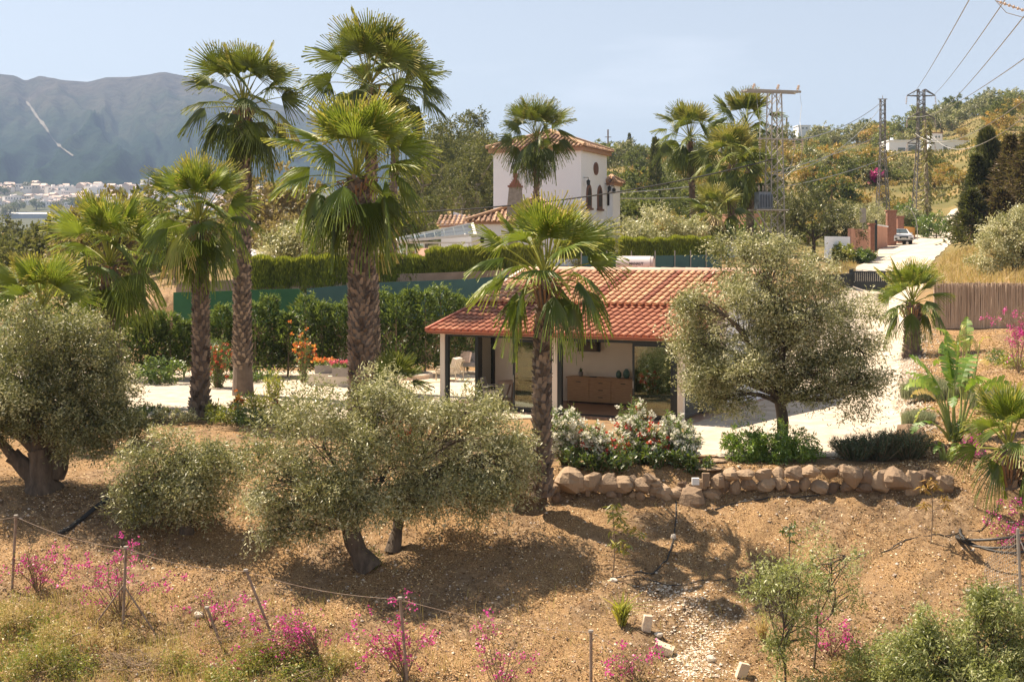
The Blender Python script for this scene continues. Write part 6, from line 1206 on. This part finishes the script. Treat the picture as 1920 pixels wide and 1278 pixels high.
# ------------------------------------------------------------------ pylons and lines
def lattice(b, w0, w1, h, n, bar=.06, z0=0, depth=1):
    """tapered square lattice mast from z0 to z0+h"""
    L = lambda z: (w0 + (w1 - w0) * (z - z0) / h) / 2
    for sx in (-1, 1):
        for sy in (-1, 1): b.bar((sx * L(z0), sy * L(z0), z0), (sx * L(z0 + h), sy * L(z0 + h), z0 + h), bar)
    for k in range(n):
        za, zb = z0 + h * k / n, z0 + h * (k + 1) / n; a, c = L(za), L(zb); s = 1 if k % 2 else -1
        for p, q in (((-a * s, -a, za), (c * s, -c, zb)), ((a * s, a, za), (-c * s, c, zb)), ((-a, a * s, za), (-c, -c * s, zb)), ((a, -a * s, za), (c, c * s, zb))): b.bar(p, q, bar * .6)
        if k % 2 == 0: b.bar((-a * s * -1, -a, za), (c * s * -1, -c, zb), bar * .5)
def insul(par, p, q, n=4, r=.09):
    p = Vector(p); q = Vector(q); b = MB(); b.bar(p, q, .03); d = (q - p)
    for k in range(n): c = p + d * (k + 1) / (n + 1); e = d.normalized() * .025; b.tube([tuple(c - e), tuple(c + e)], r, 8)
    return b.build('insulator', mat('insulator_glaze', (.50, .38, .30), (.66, .55, .46), 5, .35), par)
m1x, m1y = at(1452, 92); m1z = H(m1x, m1y) - .3; tM = thing('transformer_mast', 'lattice power mast with crossarm and grey transformer right of the far palms', 'power mast', (m1x, m1y, m1z), R(16)); hM = zz_(172, 92) - m1z
b = MB(); lattice(b, 1.1, .72, hM - .1, 13, .07); b.build('mast', galv, tM)
b = MB(); b.box((-.25, -.42, hM), (4.1, .1, .15)); b.box((-.25, .42, hM), (4.1, .1, .15)); b.box((-2.2, 0, hM), (.1, .9, .1)); b.box((1.7, 0, hM), (.1, .9, .1)); b.build('crossarm', galv, tM)
for x in (-1.7, .15, 1.7): insul(tM, (x, -.1, hM + .15), (x + .65, .9, hM + .62))
b = MB(); b.bar((-1.5, -.5, hM - 3.3), (1.9, -.5, hM - 3.3), .09); b.build('lower_crossarm', galv, tM)
for x in (-1.35, 1.25, 1.85): insul(tM, (x, -.5, hM - 3.2), (x, -.5, hM - 4.1), 4, .11)
b = MB(); b.box((-1.05, -.35, 3.2 + .9), (.95, .7, 1.15))
for k in range(6): b.box((-1.55 + k * .2, -.76, 4.05), (.03, .12, .9))
b.build('transformer', mat('transformer_grey', (.13, .16, .2), (.18, .21, .25), 3, .5), tM)
for x in (-1.35, -1.05, -.75): insul(tM, (x, -.35, 4.7), (x, -.35, 5.15), 3, .06)
b = MB(); b.b2(-1.75, .7, -.8, .5, 3.4, 3.5); b.bar((-1.7, -.7, 3.4), (-.5, -.6, 1.8), .07); b.bar((-1.7, .4, 3.4), (-.5, .4, 1.8), .07); b.build('platform', galv, tM)
for k, (x0_, x1_) in enumerate(((-1.05, -1.35), (.8, 1.25), (2.35, 1.85))): MB().tube([(x0_, .9 if k else .8, hM + .6), (x0_ + .1, .7, hM - .8), (x0_ * .9, .3, hM - 2), (x1_, -.5, hM - 3.2)], .012, 4).build('jumper_wire', wirem, tM)
for k, x in enumerate((-1.35, 1.25, 1.85)): MB().tube([(x, -.5, hM - 4.1), (x - .2 * (k > 0), -.5, hM - 5), (x * .4 - .3, -.5, hM - 6), (-1.0 + .15 * k, -.4, 5.15)], .014, 4).build('jumper_wire', wirem, tM)
def tower(px, D, ytop, ybot_w, topw, label, arms=(), n=18, bar=.09, rz=0, name='lattice_pylon'):
    x, y = at(px, D); z = H(x, y) - .5; h = zz_(ytop, D) - z; t = thing(name, label, 'pylon', (x, y, z), R(rz)); b = MB(); h1 = h * .62
    lattice(b, ybot_w, topw, h1, n, bar); lattice(b, topw, topw * .9, h - h1, int(n * .7), bar, h1); b.build('mast', pylonm, t)
    for (dz, hw_) in arms:
        q = MB(); zt_ = h - dz
        for s in (-1, 1):
            for sy in (-1, 1): q.bar((s * topw / 2, sy * topw / 2, zt_), (s * hw_, 0, zt_ - .75), .1); q.bar((s * topw / 2, sy * topw / 2, zt_ - .8), (s * hw_, 0, zt_ - .75), .1)
        q.build('crossarm', pylonm, t)
        for s in (-1, 1): insul(t, (s * hw_, 0, zt_ - .75), (s * (hw_ + .1), 0, zt_ - 1.9), 5, .12)
    return t, (x, y, z, h)
tw, (ax, ay, az_, ah) = tower(1727, 165, 168, 1.9, .8, 'tall dark lattice pylon with two pairs of arms beside the track', ((0, 1.75), (2.9, 1.7), (5.9, 1.7)), bar=.11)
tw2, _ = tower(1655, 150, 186, 1.5, .55, 'thin lattice pylon left of the tall dark one', (), bar=.08)
q = MB(); q.bar((-.5, 0, _[3]), (.5, 0, _[3]), .1); q.bar((0, 0, _[3]), (0, 0, _[3] + .4), .06); q.build('crossarm', galv, tw2)
# ragged dead palm trunk next to the pylon
x, y = at(1738, 150); t = thing('ivy_pole', 'ragged pale pole wrapped in dead climbing foliage right beside the tall pylon', 'pole', (x, y, H(x, y))); hp = zz_(225, 150) - H(x, y)
MB().tube([(0, 0, 0), (-.1, 0, hp * .5), (-.2, 0, hp)], [.22, .2, .14], 8).build('pole', palebark, t); b = MB(); n = 700; s = rng.random(n); a = rng.random(n) * 6.28; P = np.stack([(.25) * np.cos(a), .25 * np.sin(a), s * hp], 1); leafq(b, P, np.stack([np.cos(a), np.sin(a), -1 + 0 * a], 1), .6 * rng.random(n) + .2, .18, .8 + .2 * rng.random(n)); b.build('foliage', eucm, t)
for px, D, py, lab in ((1140, 420, 243, 'thin radio mast on the skyline right of the villa'), (1908, 440, 172, 'short pole on the skyline at the far right'), (1475, 430, 222, 'thin pole on the skyline beside the transformer mast')):
    x, y = at(px, D); z = H(x, y); t = thing('radio_mast', lab, 'mast', (x, y, z)); b = MB(); hh2 = zz_(py, D) - z; b.bar((0, 0, 0), (0, 0, hh2), .45); b.bar((-1, 0, hh2 * .8), (1, 0, hh2 * .8), .2); b.build('pole', rustm, t)
def cable(label, A, B, sag, r, m=wirem):
    P = []; 
    for s in np.linspace(0, 1, 25): P.append((A[0] * (1 - s) + B[0] * s, A[1] * (1 - s) + B[1] * s, A[2] * (1 - s) + B[2] * s - sag * 4 * s * (1 - s)))
    return tag(MB().tube(P, r, 4, caps=False).build('power_cable', m, label=label), cat='cable')
cable('thick black cable crossing in front of the villa towards the transformer mast', Wp(700, 400, 82), Wp(1455, 297, 91), .8, .045, blackw)
cable('upper thin cable running from the villa wing towards the mast', Wp(1150, 362, 100), Wp(1640, 258, 150), 1.2, .04); cable('lower thin cable running from the villa wing towards the hillside', Wp(1150, 372, 100), Wp(1735, 262, 165), 2.0, .04)
cable('line from the mast crossarm up to the thin pylon', Wp(1500, 262, 100), Wp(1652, 192, 150), .6, .045)
cable('power line rising from the left side of the mid arms out of frame', Wp(1716, 250, 165), Wp(1925, 185, 60), 1.5, .03); cable('power line from the right side of the mid arms out of frame', Wp(1745, 250, 165), Wp(1990, 160, 50), 2.2, .03)
cable('highest power line leaving the left top arm of the tall pylon', Wp(1708, 182, 165), Wp(1850, -60, 40), .3, .02); cable('power line leaving the right top arm of the tall pylon', Wp(1746, 182, 165), Wp(1925, -60, 38), .4, .02); cable('power line leaving the right lower arm of the tall pylon', Wp(1746, 218, 165), Wp(1960, -20, 36), .6, .02); cable('power line leaving the left lower arm of the tall pylon', Wp(1708, 218, 165), Wp(1990, 60, 34), .8, .02)
cable('line from the thin pylon down to the mast in the trees', Wp(1652, 200, 150), Wp(1405, 330, 96), 2, .03)
t = thing('line_insulator', 'string of glass insulators hanging on the line at the top right corner', 'insulator', Wp(1868, 2, 40)); insul(t, (0, 0, 0), (1.3, 0, -.45), 9, .05); MB().tube([(-.1, 0, .1), (.3, 0, -.35), (1.0, 0, -.55), (1.6, 0, -.3)], .012, 4).build('jumper_wire', wirem, t)

# ------------------------------------------------------------------ hillside trees: every one an object, built once per kind then copied
K = {}
def kind(key, name, label, group, shape, m, seeds, cat='tree'): K[key] = [[proto_tree(name, label, group, shape, cat, m, s), False] for s in seeds]
kind('gold', 'hillside_tree', 'golden-brown rounded tree among many on the sunny hillside', 'golden trees on the hillside', 'round', orangem, (1, 2))
kind('lime', 'hillside_tree', 'yellow-green rounded tree among many on the sunny hillside', 'yellow-green trees on the hillside', 'round', scrubm, (3, 4))
kind('dark', 'hillside_tree', 'dark green rounded tree among many on the sunny hillside', 'dark green trees on the hillside', 'round', leafmat('hill_green', [(0, (.04, .055, .015)), (.5, (.10, .125, .035)), (1, (.22, .24, .08))], .35, .02), (5, 6))
kind('grey', 'hillside_olive', 'grey olive among many on the sunny hillside', 'grey olives on the hillside', 'round', olivem, (7, 8))
kind('scrub', 'scrub_bush', 'low green scrub bush among many on the hillside', 'scrub bushes on the hillside', 'low', scrubm, (9, 10), 'bush')
kind('rust', 'scrub_bush', 'low rusty scrub bush among many on the hillside', 'rusty bushes on the hillside', 'low', orangem, (11,), 'bush')
kind('euc', 'eucalyptus', 'tall loose eucalyptus in the grove left of the villa', 'eucalyptus grove left of the villa', 'tall', eucm, (12, 13, 14))
kind('col', 'column_cypress', 'small dark column cypress on the hillside', 'column cypresses on the hillside', 'column', darkm, (15, 16), 'cypress')
kind('vall', 'valley_tree', 'brownish tree in the valley behind the left palms', 'brown trees in the left valley', 'round', leafmat('brown_leaf', [(0, (.14, .10, .04)), (.5, (.26, .19, .08)), (1, (.36, .29, .13))], .35, .03), (17, 18))
kind('valg', 'valley_tree', 'grey-green tree in the valley behind the left palms', 'grey-green trees in the left valley', 'round', eucm, (19, 20))
tr = random.Random(21)
def put(key, px, D, s, sz=None, label=None, dz=0, group=True):
    e = K[key][tr.randrange(len(K[key]))]; x, y = at(px, D); z = H(x, y) - .1 + dz; sc = (s, s, s * (sz or tr.uniform(.8, 1.15))); rz = tr.uniform(0, 6.28)
    if not e[1] and label is None: r = e[0]; r.location = (x, y, z); r.rotation_euler.z = rz; r.scale = sc; e[1] = True
    else:
        r = dup(e[0], (x, y, z), rz, sc, label)
        if label and 'group' in r: del r['group']
    return r
placed = []
def scat(n, pxr, Dr, kinds, sr, gap=1.0):
    c = 0; tries = 0
    while c < n and tries < n * 30:
        tries += 1; u = tr.random(); D = Dr[0] * (Dr[1] / Dr[0]) ** u; px = tr.uniform(*pxr); x, y = at(px, D)
        if 1560 < px < 1835 and D < 172: continue
        if 1645 < px < 1850 and 225 < D < 340: continue
        if 900 < px < 1160 and D < 110: continue
        hid = 1645 < px < 1845 and 150 < D < 236
        if 1290 < px < 1700 and 286 < D < 304: continue
        k = tr.choices([q[0] for q in kinds], [q[1] for q in kinds])[0]; s = tr.uniform(*sr) * (.55 if hid else 1)
        if any((x - a) ** 2 + (y - b_) ** 2 < (gap * (s + c_)) ** 2 for a, b_, c_ in placed): continue
        placed.append((x, y, s)); put(k, px, D, s); c += 1
mix = [('gold', 4.5), ('lime', 3.5), ('dark', 3.2), ('grey', 2.5), ('scrub', 3), ('rust', 2.5)]
scat(58, (1160, 1940), (345, 455), [('lime', 4), ('dark', 3), ('grey', 4), ('gold', 1.5), ('scrub', 2)], (1.3, 2.4), .9)
scat(105, (1180, 1900), (185, 330), mix, (.9, 1.6), 1.15)
scat(90, (1160, 1910), (200, 420), [('rust', 3), ('scrub', 3), ('gold', 2)], (.7, 1.2), .6)
scat(60, (1200, 1900), (118, 190), [('gold', 3), ('lime', 3), ('scrub', 4), ('rust', 3), ('grey', 2), ('dark', 1)], (.6, 1.1), 1.05)
scat(40, (1150, 1950), (430, 475), [('lime', 3), ('grey', 3), ('dark', 3)], (1.5, 2.8), .7)
scat(22, (1500, 1900), (430, 452), [('dark', 3), ('grey', 2), ('scrub', 3)], (1.5, 2.4), .6)
scat(26, (930, 1200), (300, 440), [('dark', 3), ('grey', 3), ('lime', 2)], (1.4, 2.4), .8)
scat(22, (1105, 1330), (130, 260), [('lime', 3), ('dark', 3), ('scrub', 3), ('gold', 1)], (.9, 1.7), .8)
scat(34, (765, 930), (165, 235), [('euc', 5), ('dark', 1)], (.95, 1.45), .7)
scat(16, (740, 915), (120, 165), [('euc', 3), ('lime', 2), ('dark', 2)], (.55, .8), .7)
for px, D, s, lab in ((812, 215, 1.75, 'left of the two tall eucalyptus crowns rising over the grove'), (880, 220, 1.9, 'highest eucalyptus crown right beside the villa roof'), (862, 205, 1.6, 'eucalyptus between the two highest crowns of the grove')): put('euc', px, D, s, s * 0 + 1.05, lab)
for px, D, s, sz, lab in ((1229, 165, 1.15, 1.25, 'lone slim dark cypress on the hillside right of the villa'), (1180, 400, 1.2, 1.2, 'small cypress on the skyline right of the thin radio mast')): put('col', px, D, s, sz, lab)
put('dark', 1558, 175, 1.75, .95, 'big round dark green carob tree on the hillside right of the mast')
put('dark', 1533, 438, 2.2, 1.1, 'lone dark skyline pine beside the pale house'); put('dark', 1762, 215, 1.05, .9, 'dark green round tree just below the blue-plinthed house'); put('gold', 1262, 118, 1.1, .7, 'orange-flowering bush behind the right hedge')
# valley on the left
scat(46, (-60, 330), (70, 170), [('valg', 4), ('vall', 3), ('scrub', 3), ('dark', 1)], (.9, 1.6), .8)
scat(26, (-60, 520), (1650, 2230), [('dark', 3), ('valg', 2)], (3.5, 6), .9)
scat(22, (460, 760), (95, 170), [('vall', 4), ('valg', 3), ('euc', .5)], (.9, 1.5), .8)
scat(30, (-80, 480), (180, 420), [('valg', 4), ('vall', 3), ('dark', 2)], (1.5, 2.6), .8)
scat(50, (-100, 560), (430, 950), [('valg', 3), ('dark', 3), ('vall', 2)], (2.2, 4), .8)
for px, D, s, lab in ((508, 118, 2.3, 'rust-brown tree between the tall left palm and the thick palm'), (470, 130, 2.0, 'brown tree directly behind the tall left palm trunk'), (250, 110, 1.9, 'ochre tree behind the short bushy palm')): put('vall', px, D, s, 1.15, lab)
for kk in K.values():
    for e in kk:
        if not e[1]:
            def rm(o):
                for c in list(o.children): rm(c)
                bpy.data.objects.remove(o)
            rm(e[0])
for e in range(5):
    if not seen[e]: bpy.data.objects.remove(protos[e])
WORD = {'golden-brown rounded tree': 'golden-brown tree', 'yellow-green rounded tree': 'yellow-green tree', 'dark green rounded tree': 'dark green tree'}
for o in list(C.objects):
    if o.parent is None and ' among many on the ' in str(o.get('label', '')):
        px = CX + F * o.location.x / o.location.y; D = o.location.y; b0 = o['label'].split(' among many')[0]; b0 = WORD.get(b0, b0)
        zone = 'between the villa and the far palms' if px < 1270 else 'behind the far palms' if px < 1450 else 'between the transformer mast and thin pylon' if px < 1640 else 'round the two lattice pylons' if px < 1770 else 'above the dark cypress clump'
        if px < 1000: zone = 'behind the villa' if px > 800 else 'beyond the left palms'
        lv = 'near the skyline' if D > 345 else 'halfway up the hill' if D > 190 else 'at the hill foot'
        if px < 800: lv = 'far out in the valley' if D > 400 else 'in the near valley'
        o['label'] = b0 + ' ' + lv + ' ' + zone; o['group'] = o['label'].replace('tree', 'trees', 1).replace('bush', 'bushes', 1).replace('olive ', 'olives ', 1)
# dark pines and cypresses on the right beside the track
def conif(px, D, h, r, label, m=darkm, dens=.6, col=False, name='dark_cypress'):
    x, y = at(px, D); t = thing(name, label, 'cypress' if col else 'pine', (x, y, H(x, y) - .2)); b = MB(); n = int(6500 * dens); s = rng.random(n) ** .8; a = rng.random(n) * 6.283
    rad = (1 - s) ** (.5 if col else .8) * r * (.3 + .7 * rng.random(n) ** .6) * (1 + .38 * np.sin(a * 3 + s * 14 + px) + .2 * np.sin(a * 7 + s * 31)) + .05; P = np.stack([rad * np.cos(a), rad * np.sin(a), .3 + s * h], 1)
    d = np.stack([np.cos(a), np.sin(a), (1.8 if col else .3) + 0 * a], 1) + rng.normal(size=(n, 3)) * .45; leafq(b, P, d, .30 + .3 * rng.random(n), .10, np.clip(.42 + .25 * rng.normal(size=n), 0, 1)); b.build('crown', m, t)
    tb = MB(); tb.tube([(0, 0, 0), (0, 0, h * .5), (0, 0, h * .95)], [.22, .14, .03], 7)
    for k in range(14): a_ = random.uniform(0, 6.28); z_ = random.uniform(.1, .7) * h; tb.tube([(0, 0, z_), (math.cos(a_) * r * .7, math.sin(a_) * r * .7, z_ + .3)], [.05, .015], 4)
    tb.build('trunk', twigm, t)
brownp = leafmat('brown_needles', [(0, (.05, .04, .02)), (.5, (.12, .085, .045)), (1, (.22, .15, .08))], .25, .02)
conif(1852, 110, 8.3, 1.5, 'tallest dark column cypress in the clump at the right', col=True, dens=1.2); conif(1832, 108, 6.6, 1.5, 'bushy dark conifer at the left of the right clump', dens=1.0); conif(1868, 112, 6.6, 1.3, 'dark cypress right of the tallest one', col=True)
conif(1822, 101, 4.2, 1.7, 'low dark conifer nearest the track bend'); conif(1845, 103, 4.0, 1.9, 'brown-tinged thicket under the dark cypresses', brownp, name='brown_pine'); conif(1895, 106, 7.4, 2.0, 'reddish brown conifer at the right edge', brownp, name='brown_pine'); conif(1925, 104, 7.5, 2.0, 'brown conifer cut by the right edge of the view', brownp, name='brown_pine'); conif(1878, 100, 3.6, 1.6, 'rusty low conifer above the silvery olive', brownp, name='brown_pine')
for px, D, lab, r in ((1755, 142, 'large dark green bush where the track bends', (2.0, 1.8, 1.5)), (1722, 150, 'green bush behind the ochre wall', (1.6, 1.6, 1.3)), (1700, 158, 'bush behind the red brick pillars', (1.6, 1.5, 1.3)), (1420, 108, 'dark shrub mass under the far palms', (2.4, 1.5, 1.5)), (1385, 104, 'dark shrub between the far palm trunks', (2.2, 1.4, 1.4)), (1335, 86, 'shrub at the end of the right hedge', (.9, .8, .8))):
    bush(px, D, 'roadside_bush', lab, 'bush', r, 7, .24, .12, greenm, 20, tint=(.32, .22), trunk=.08, twig=.6)
stems_plant(1640, 205, 'oleander', 'pink-flowering shrub behind the grey sign board', 'flowering shrub', 3, 1.2, 20, .4, .15, 30, nf=(4,), fcols=[('pink_flowers', magm)], fs=.4)
bush(1915, 96, 'roadside_bush', 'pink-flowering shrub under the brown conifers at the right edge', 'bush', (1.5, 1.2, 1.2), 8, .22, .1, brownp, 16, flowers=[('pink_flowers', pinkfl, 60, .25)])

# ------------------------------------------------------------------ ground cover
def scatter_pts(n, pxr, Dr):
    D = Dr[0] + (Dr[1] - Dr[0]) * rng.random(n); px = pxr[0] + (pxr[1] - pxr[0]) * rng.random(n); X = (px - CX) * D / F; return np.stack([X, D, hgt(X, D)], 1), px
lit = leafmat('litter', [(0, (.045, .02, .01)), (.4, (.25, .13, .052)), (.70, (.62, .42, .20)), (1, (.86, .72, .48))], .15, .02)
b = MB(); P, px = scatter_pts(170000, (-120, 2050), (22.6, 31.3)); g_ = .5 + .5 * wob(P[:, 0] * 1.0, P[:, 1] * 1.0, 1.6, 2); keep = g_ > rng.random(len(P)) * 1.1; P = P[keep]; P[:, 2] += .006 + .012 * rng.random(len(P)); n = len(P)
d = rng.normal(size=(n, 3)) * [1, 1, .25]; nr_ = rng.normal(size=(n, 3)) * .9 + [0, 0, .8]; leafq(b, P, d, .03 + .06 * rng.random(n) ** 2, .012 + .02 * rng.random(n), np.clip(.44 + .36 * rng.normal(size=n) + .14 * wob(P[:, 0], P[:, 1], 2.2, 6), 0, 1), nr_); tag(b.build('leaf_litter', lit, label='dry leaf litter strewn over the slope'), kind='stuff', cat='leaf litter')
b = MB(); P, px = scatter_pts(6500, (-120, 2050), (22.6, 31)); n = len(P); s = (.010 + .035 * rng.random(n) ** 4)[:, None, None]
oc = np.array([(1, 0, 0), (0, 1, 0), (-1, 0, 0), (0, -1, 0), (0, 0, .8), (0, 0, -.6)]); V = P[:, None] + oc[None] * s * (.6 + .8 * rng.random((n, 6, 1))); i = np.arange(n)[:, None, None] * 6
Fc = (i + np.array([(0, 1, 4), (1, 2, 4), (2, 3, 4), (3, 0, 4), (1, 0, 5), (2, 1, 5), (3, 2, 5), (0, 3, 5)])[None]).reshape(-1, 3); b.add(V.reshape(-1, 3), Fc, np.repeat(rng.random(n), 8)); tag(b.build('pebbles', mat('pebble', (.26, .18, .12), (.62, .54, .45), 4, .95, attr=True), label='small stones scattered on the slope'), kind='stuff', cat='pebbles')
b = MB(); P, px = scatter_pts(30000, (-150, 2050), (22.5, 26.8)); dn = np.clip(1.35 - smst(px, 150, 900) * 1.2 - smst(P[:, 1], 24.5, 26.8) * .55, .08, 1) * (.5 + .5 * wob(P[:, 0], P[:, 1], 1.4, 7)); P = P[rng.random(len(P)) < dn * 1.3]; n = len(P)
blades(b, P, .26, .011, 1.1, np.clip(.66 + .2 * rng.normal(size=n), 0, 1)); 
P, px = scatter_pts(5000, (-120, 2000), (25, 31)); P = P[(.5 + .5 * wob(P[:, 0], P[:, 1], 1.9, 3)) > .62]; blades(b, P, .12, .008, .9, np.clip(.7 + .15 * rng.normal(size=len(P)), 0, 1)); tag(b.build('dry_grass', grassm, label='dry straw grass on the lower slope'), kind='stuff', cat='dry grass')
b = MB()
for (c, D, r, k) in ((50, 25.2, .9, 700), (130, 24.3, .5, 450), (520, 24.2, .75, 1100), (440, 23.9, .6, 500), (600, 24.3, .35, 200), (10, 24.2, .8, 700), (690, 28.0, .25, 120), (330, 24.2, .4, 200)):
    x, y = at(c, D); a = rng.random(k) * 6.28; q = r * np.sqrt(rng.random(k)); X = x + q * np.cos(a); Y = y + q * np.sin(a) * .8; kp = (.5 + .5 * wob(X, Y, 3.3, 4)) > .35 * rng.random(k) + .2; X = X[kp]; Y = Y[kp]; k = len(X); Pw = np.stack([X, Y, hgt(X, Y)], 1); k2 = k // 3; blades(b, Pw[:k2], .30 * (.5 + wob(X[:k2], Y[:k2], 4.0) ** 2), .014, 1.1, np.clip(.28 + .2 * rng.normal(size=k2), 0, 1)); Pq = np.repeat(Pw[k2:], 5, 0) + np.abs(rng.normal(size=((k - k2) * 5, 3))) * [.05, .05, .17]; leafq(b, Pq, rdir(len(Pq)) + [0, 0, .4], .06, .028, np.clip(.33 + .2 * rng.normal(size=len(Pq)), 0, 1))
tag(b.build('green_weeds', grassm, label='fresh green weeds in patches at the bottom left'), kind='stuff', cat='weeds')
b = MB(); P, px = scatter_pts(9000, (1700, 2050), (63.5, 100)); m_ = px > np.interp(P[:, 1], [63, 84, 128], [1752, 1755, 1800]); P = P[m_]; blades(b, P, .5, .04, .6, np.clip(.7 + .15 * rng.normal(size=len(P)), 0, 1))
P, px = scatter_pts(2500, (1560, 1640), (84, 125)); m_ = px < np.interp(P[:, 1], [84, 100, 128], [1590, 1618, 1655]); P = P[m_]; blades(b, P, .25, .04, .6, .6)
P, px = scatter_pts(1500, (1735, 2000), (32, 58)); blades(b, P, .12, .02, .6, .7); tag(b.build('bank_grass', grassm, label='dry yellow grass on the bank beside the track'), kind='stuff', cat='grass')
b = MB(); P, px = scatter_pts(26000, (1130, 1960), (118, 460)); P = P[(px[:] < 1560) | (px > 1835) | (P[:, 1] > 176)]; n = len(P); blades(b, P, .5, .28, 1.0, np.clip(.35 + .25 * rng.normal(size=n), 0, 1)); tag(b.build('hill_grass', leafmat('hill_grass', [(0, (.07, .09, .025)), (.5, (.18, .16, .05)), (1, (.33, .22, .09))], .35, .02), label='tussocks of dry grass and herbs over the hillside'), kind='stuff', cat='grass')
b2_ = MB(); P, px = scatter_pts(26000, (1690, 2050), (31, 61)); P[:, 2] += .008; n = len(P); leafq(b2_, P, rng.normal(size=(n, 3)) * [1, 1, .25], .04 + .08 * rng.random(n) ** 2, .02 + .03 * rng.random(n), np.clip(.45 + .33 * rng.normal(size=n), 0, 1), rng.normal(size=(n, 3)) * .8 + [0, 0, .8])
P, px = scatter_pts(9000, (-150, 960), (31.3, 40)); P[:, 2] += .008; n = len(P); leafq(b2_, P, rng.normal(size=(n, 3)) * [1, 1, .25], .04 + .06 * rng.random(n) ** 2, .02 + .02 * rng.random(n), np.clip(.45 + .33 * rng.normal(size=n), 0, 1), rng.normal(size=(n, 3)) * .8 + [0, 0, .8]); tag(b2_.build('leaf_litter', lit, label='leaf litter over the brown beds beside the driveway'), kind='stuff', cat='leaf litter')
# gravel strayed off the drive into the beds
b = MB(); n = 5200; D = 32 + 30 * rng.random(n); e_ = np.interp(D, [32, 33.5, 35.5, 38, 41, 45, 51, 57, 62], [1560, 1640, 1705, 1705, 1680, 1685, 1690, 1692, 1700]); px = e_ - 6 + np.abs(rng.normal(size=n)) * 26; X = (px - CX) * D / F; s = (.02 + .05 * rng.random(n) ** 3)[:, None, None]; P = np.stack([X, D, hgt(X, D) + .02], 1)
V = P[:, None] + oc[None] * s * (.6 + .8 * rng.random((n, 6, 1))); i = np.arange(n)[:, None, None] * 6; b.add(V.reshape(-1, 3), (i + np.array([(0, 1, 4), (1, 2, 4), (2, 3, 4), (3, 0, 4), (1, 0, 5), (2, 1, 5), (3, 2, 5), (0, 3, 5)])[None]).reshape(-1, 3), np.repeat(rng.random(n), 8)); tag(b.build('stray_gravel', mat('stray_chip', (.32, .25, .18), (.62, .55, .45), 4, .95, attr=True), label='gravel strayed off the driveway edge into the beds'), kind='stuff', cat='gravel')
# white lime crumbs spilt down the slope
b = MB(); n = 5600; D = 24 + 3.3 * rng.random(n); cpx = np.interp(D, [24, 25, 26, 26.7, 27.3], [1325, 1300, 1310, 1290, 1255]); hw_ = np.interp(D, [24, 25.5, 26.2, 26.8, 27.3], [45, 38, 60, 85, 35]); px = cpx + hw_ * rng.normal(size=n) * .8; X = (px - CX) * D / F
k_ = (.5 + .5 * wob(X, D, 2.6, 3)) > rng.random(n) * .8; X = X[k_]; D = D[k_]; n = len(X); P = np.stack([X, D, hgt(X, D)], 1); s = (.008 + .022 * rng.random(n) ** 3)[:, None, None]
V = P[:, None] + oc[None] * s * (.6 + .8 * rng.random((n, 6, 1))) * np.array([1.3, 1.3, .7]); i = np.arange(n)[:, None, None] * 6
b.add(V.reshape(-1, 3), (i + np.array([(0, 1, 4), (1, 2, 4), (2, 3, 4), (3, 0, 4), (1, 0, 5), (2, 1, 5), (3, 2, 5), (0, 3, 5)])[None]).reshape(-1, 3), np.repeat(rng.random(n), 8)); tag(b.build('lime_gravel', mat('lime_chip', (.45, .33, .22), (.84, .76, .64), 4, .95, attr=True), label='white lime crumbs spilt down the slope'), kind='stuff', cat='gravel')
# ------------------------------------------------------------------ haze
def haze(dens, col):
    m, t, out = _new('haze'); v = nd(t, 'VolumePrincipled'); v.inputs['Color'].default_value = c4(col); v.inputs['Density'].default_value = dens; v.inputs['Anisotropy'].default_value = 0; t.links.new(v.outputs[0], out.inputs['Volume'])
    b = MB(); b.b2(-5200, 5200, -500, 9600, -14, 640); o = b.build('haze', m); o.visible_shadow = True; return tag(o, kind='stuff', label='pale blue haze in the far air', cat='haze')
haze(1.35e-4, (.42, .58, .88))
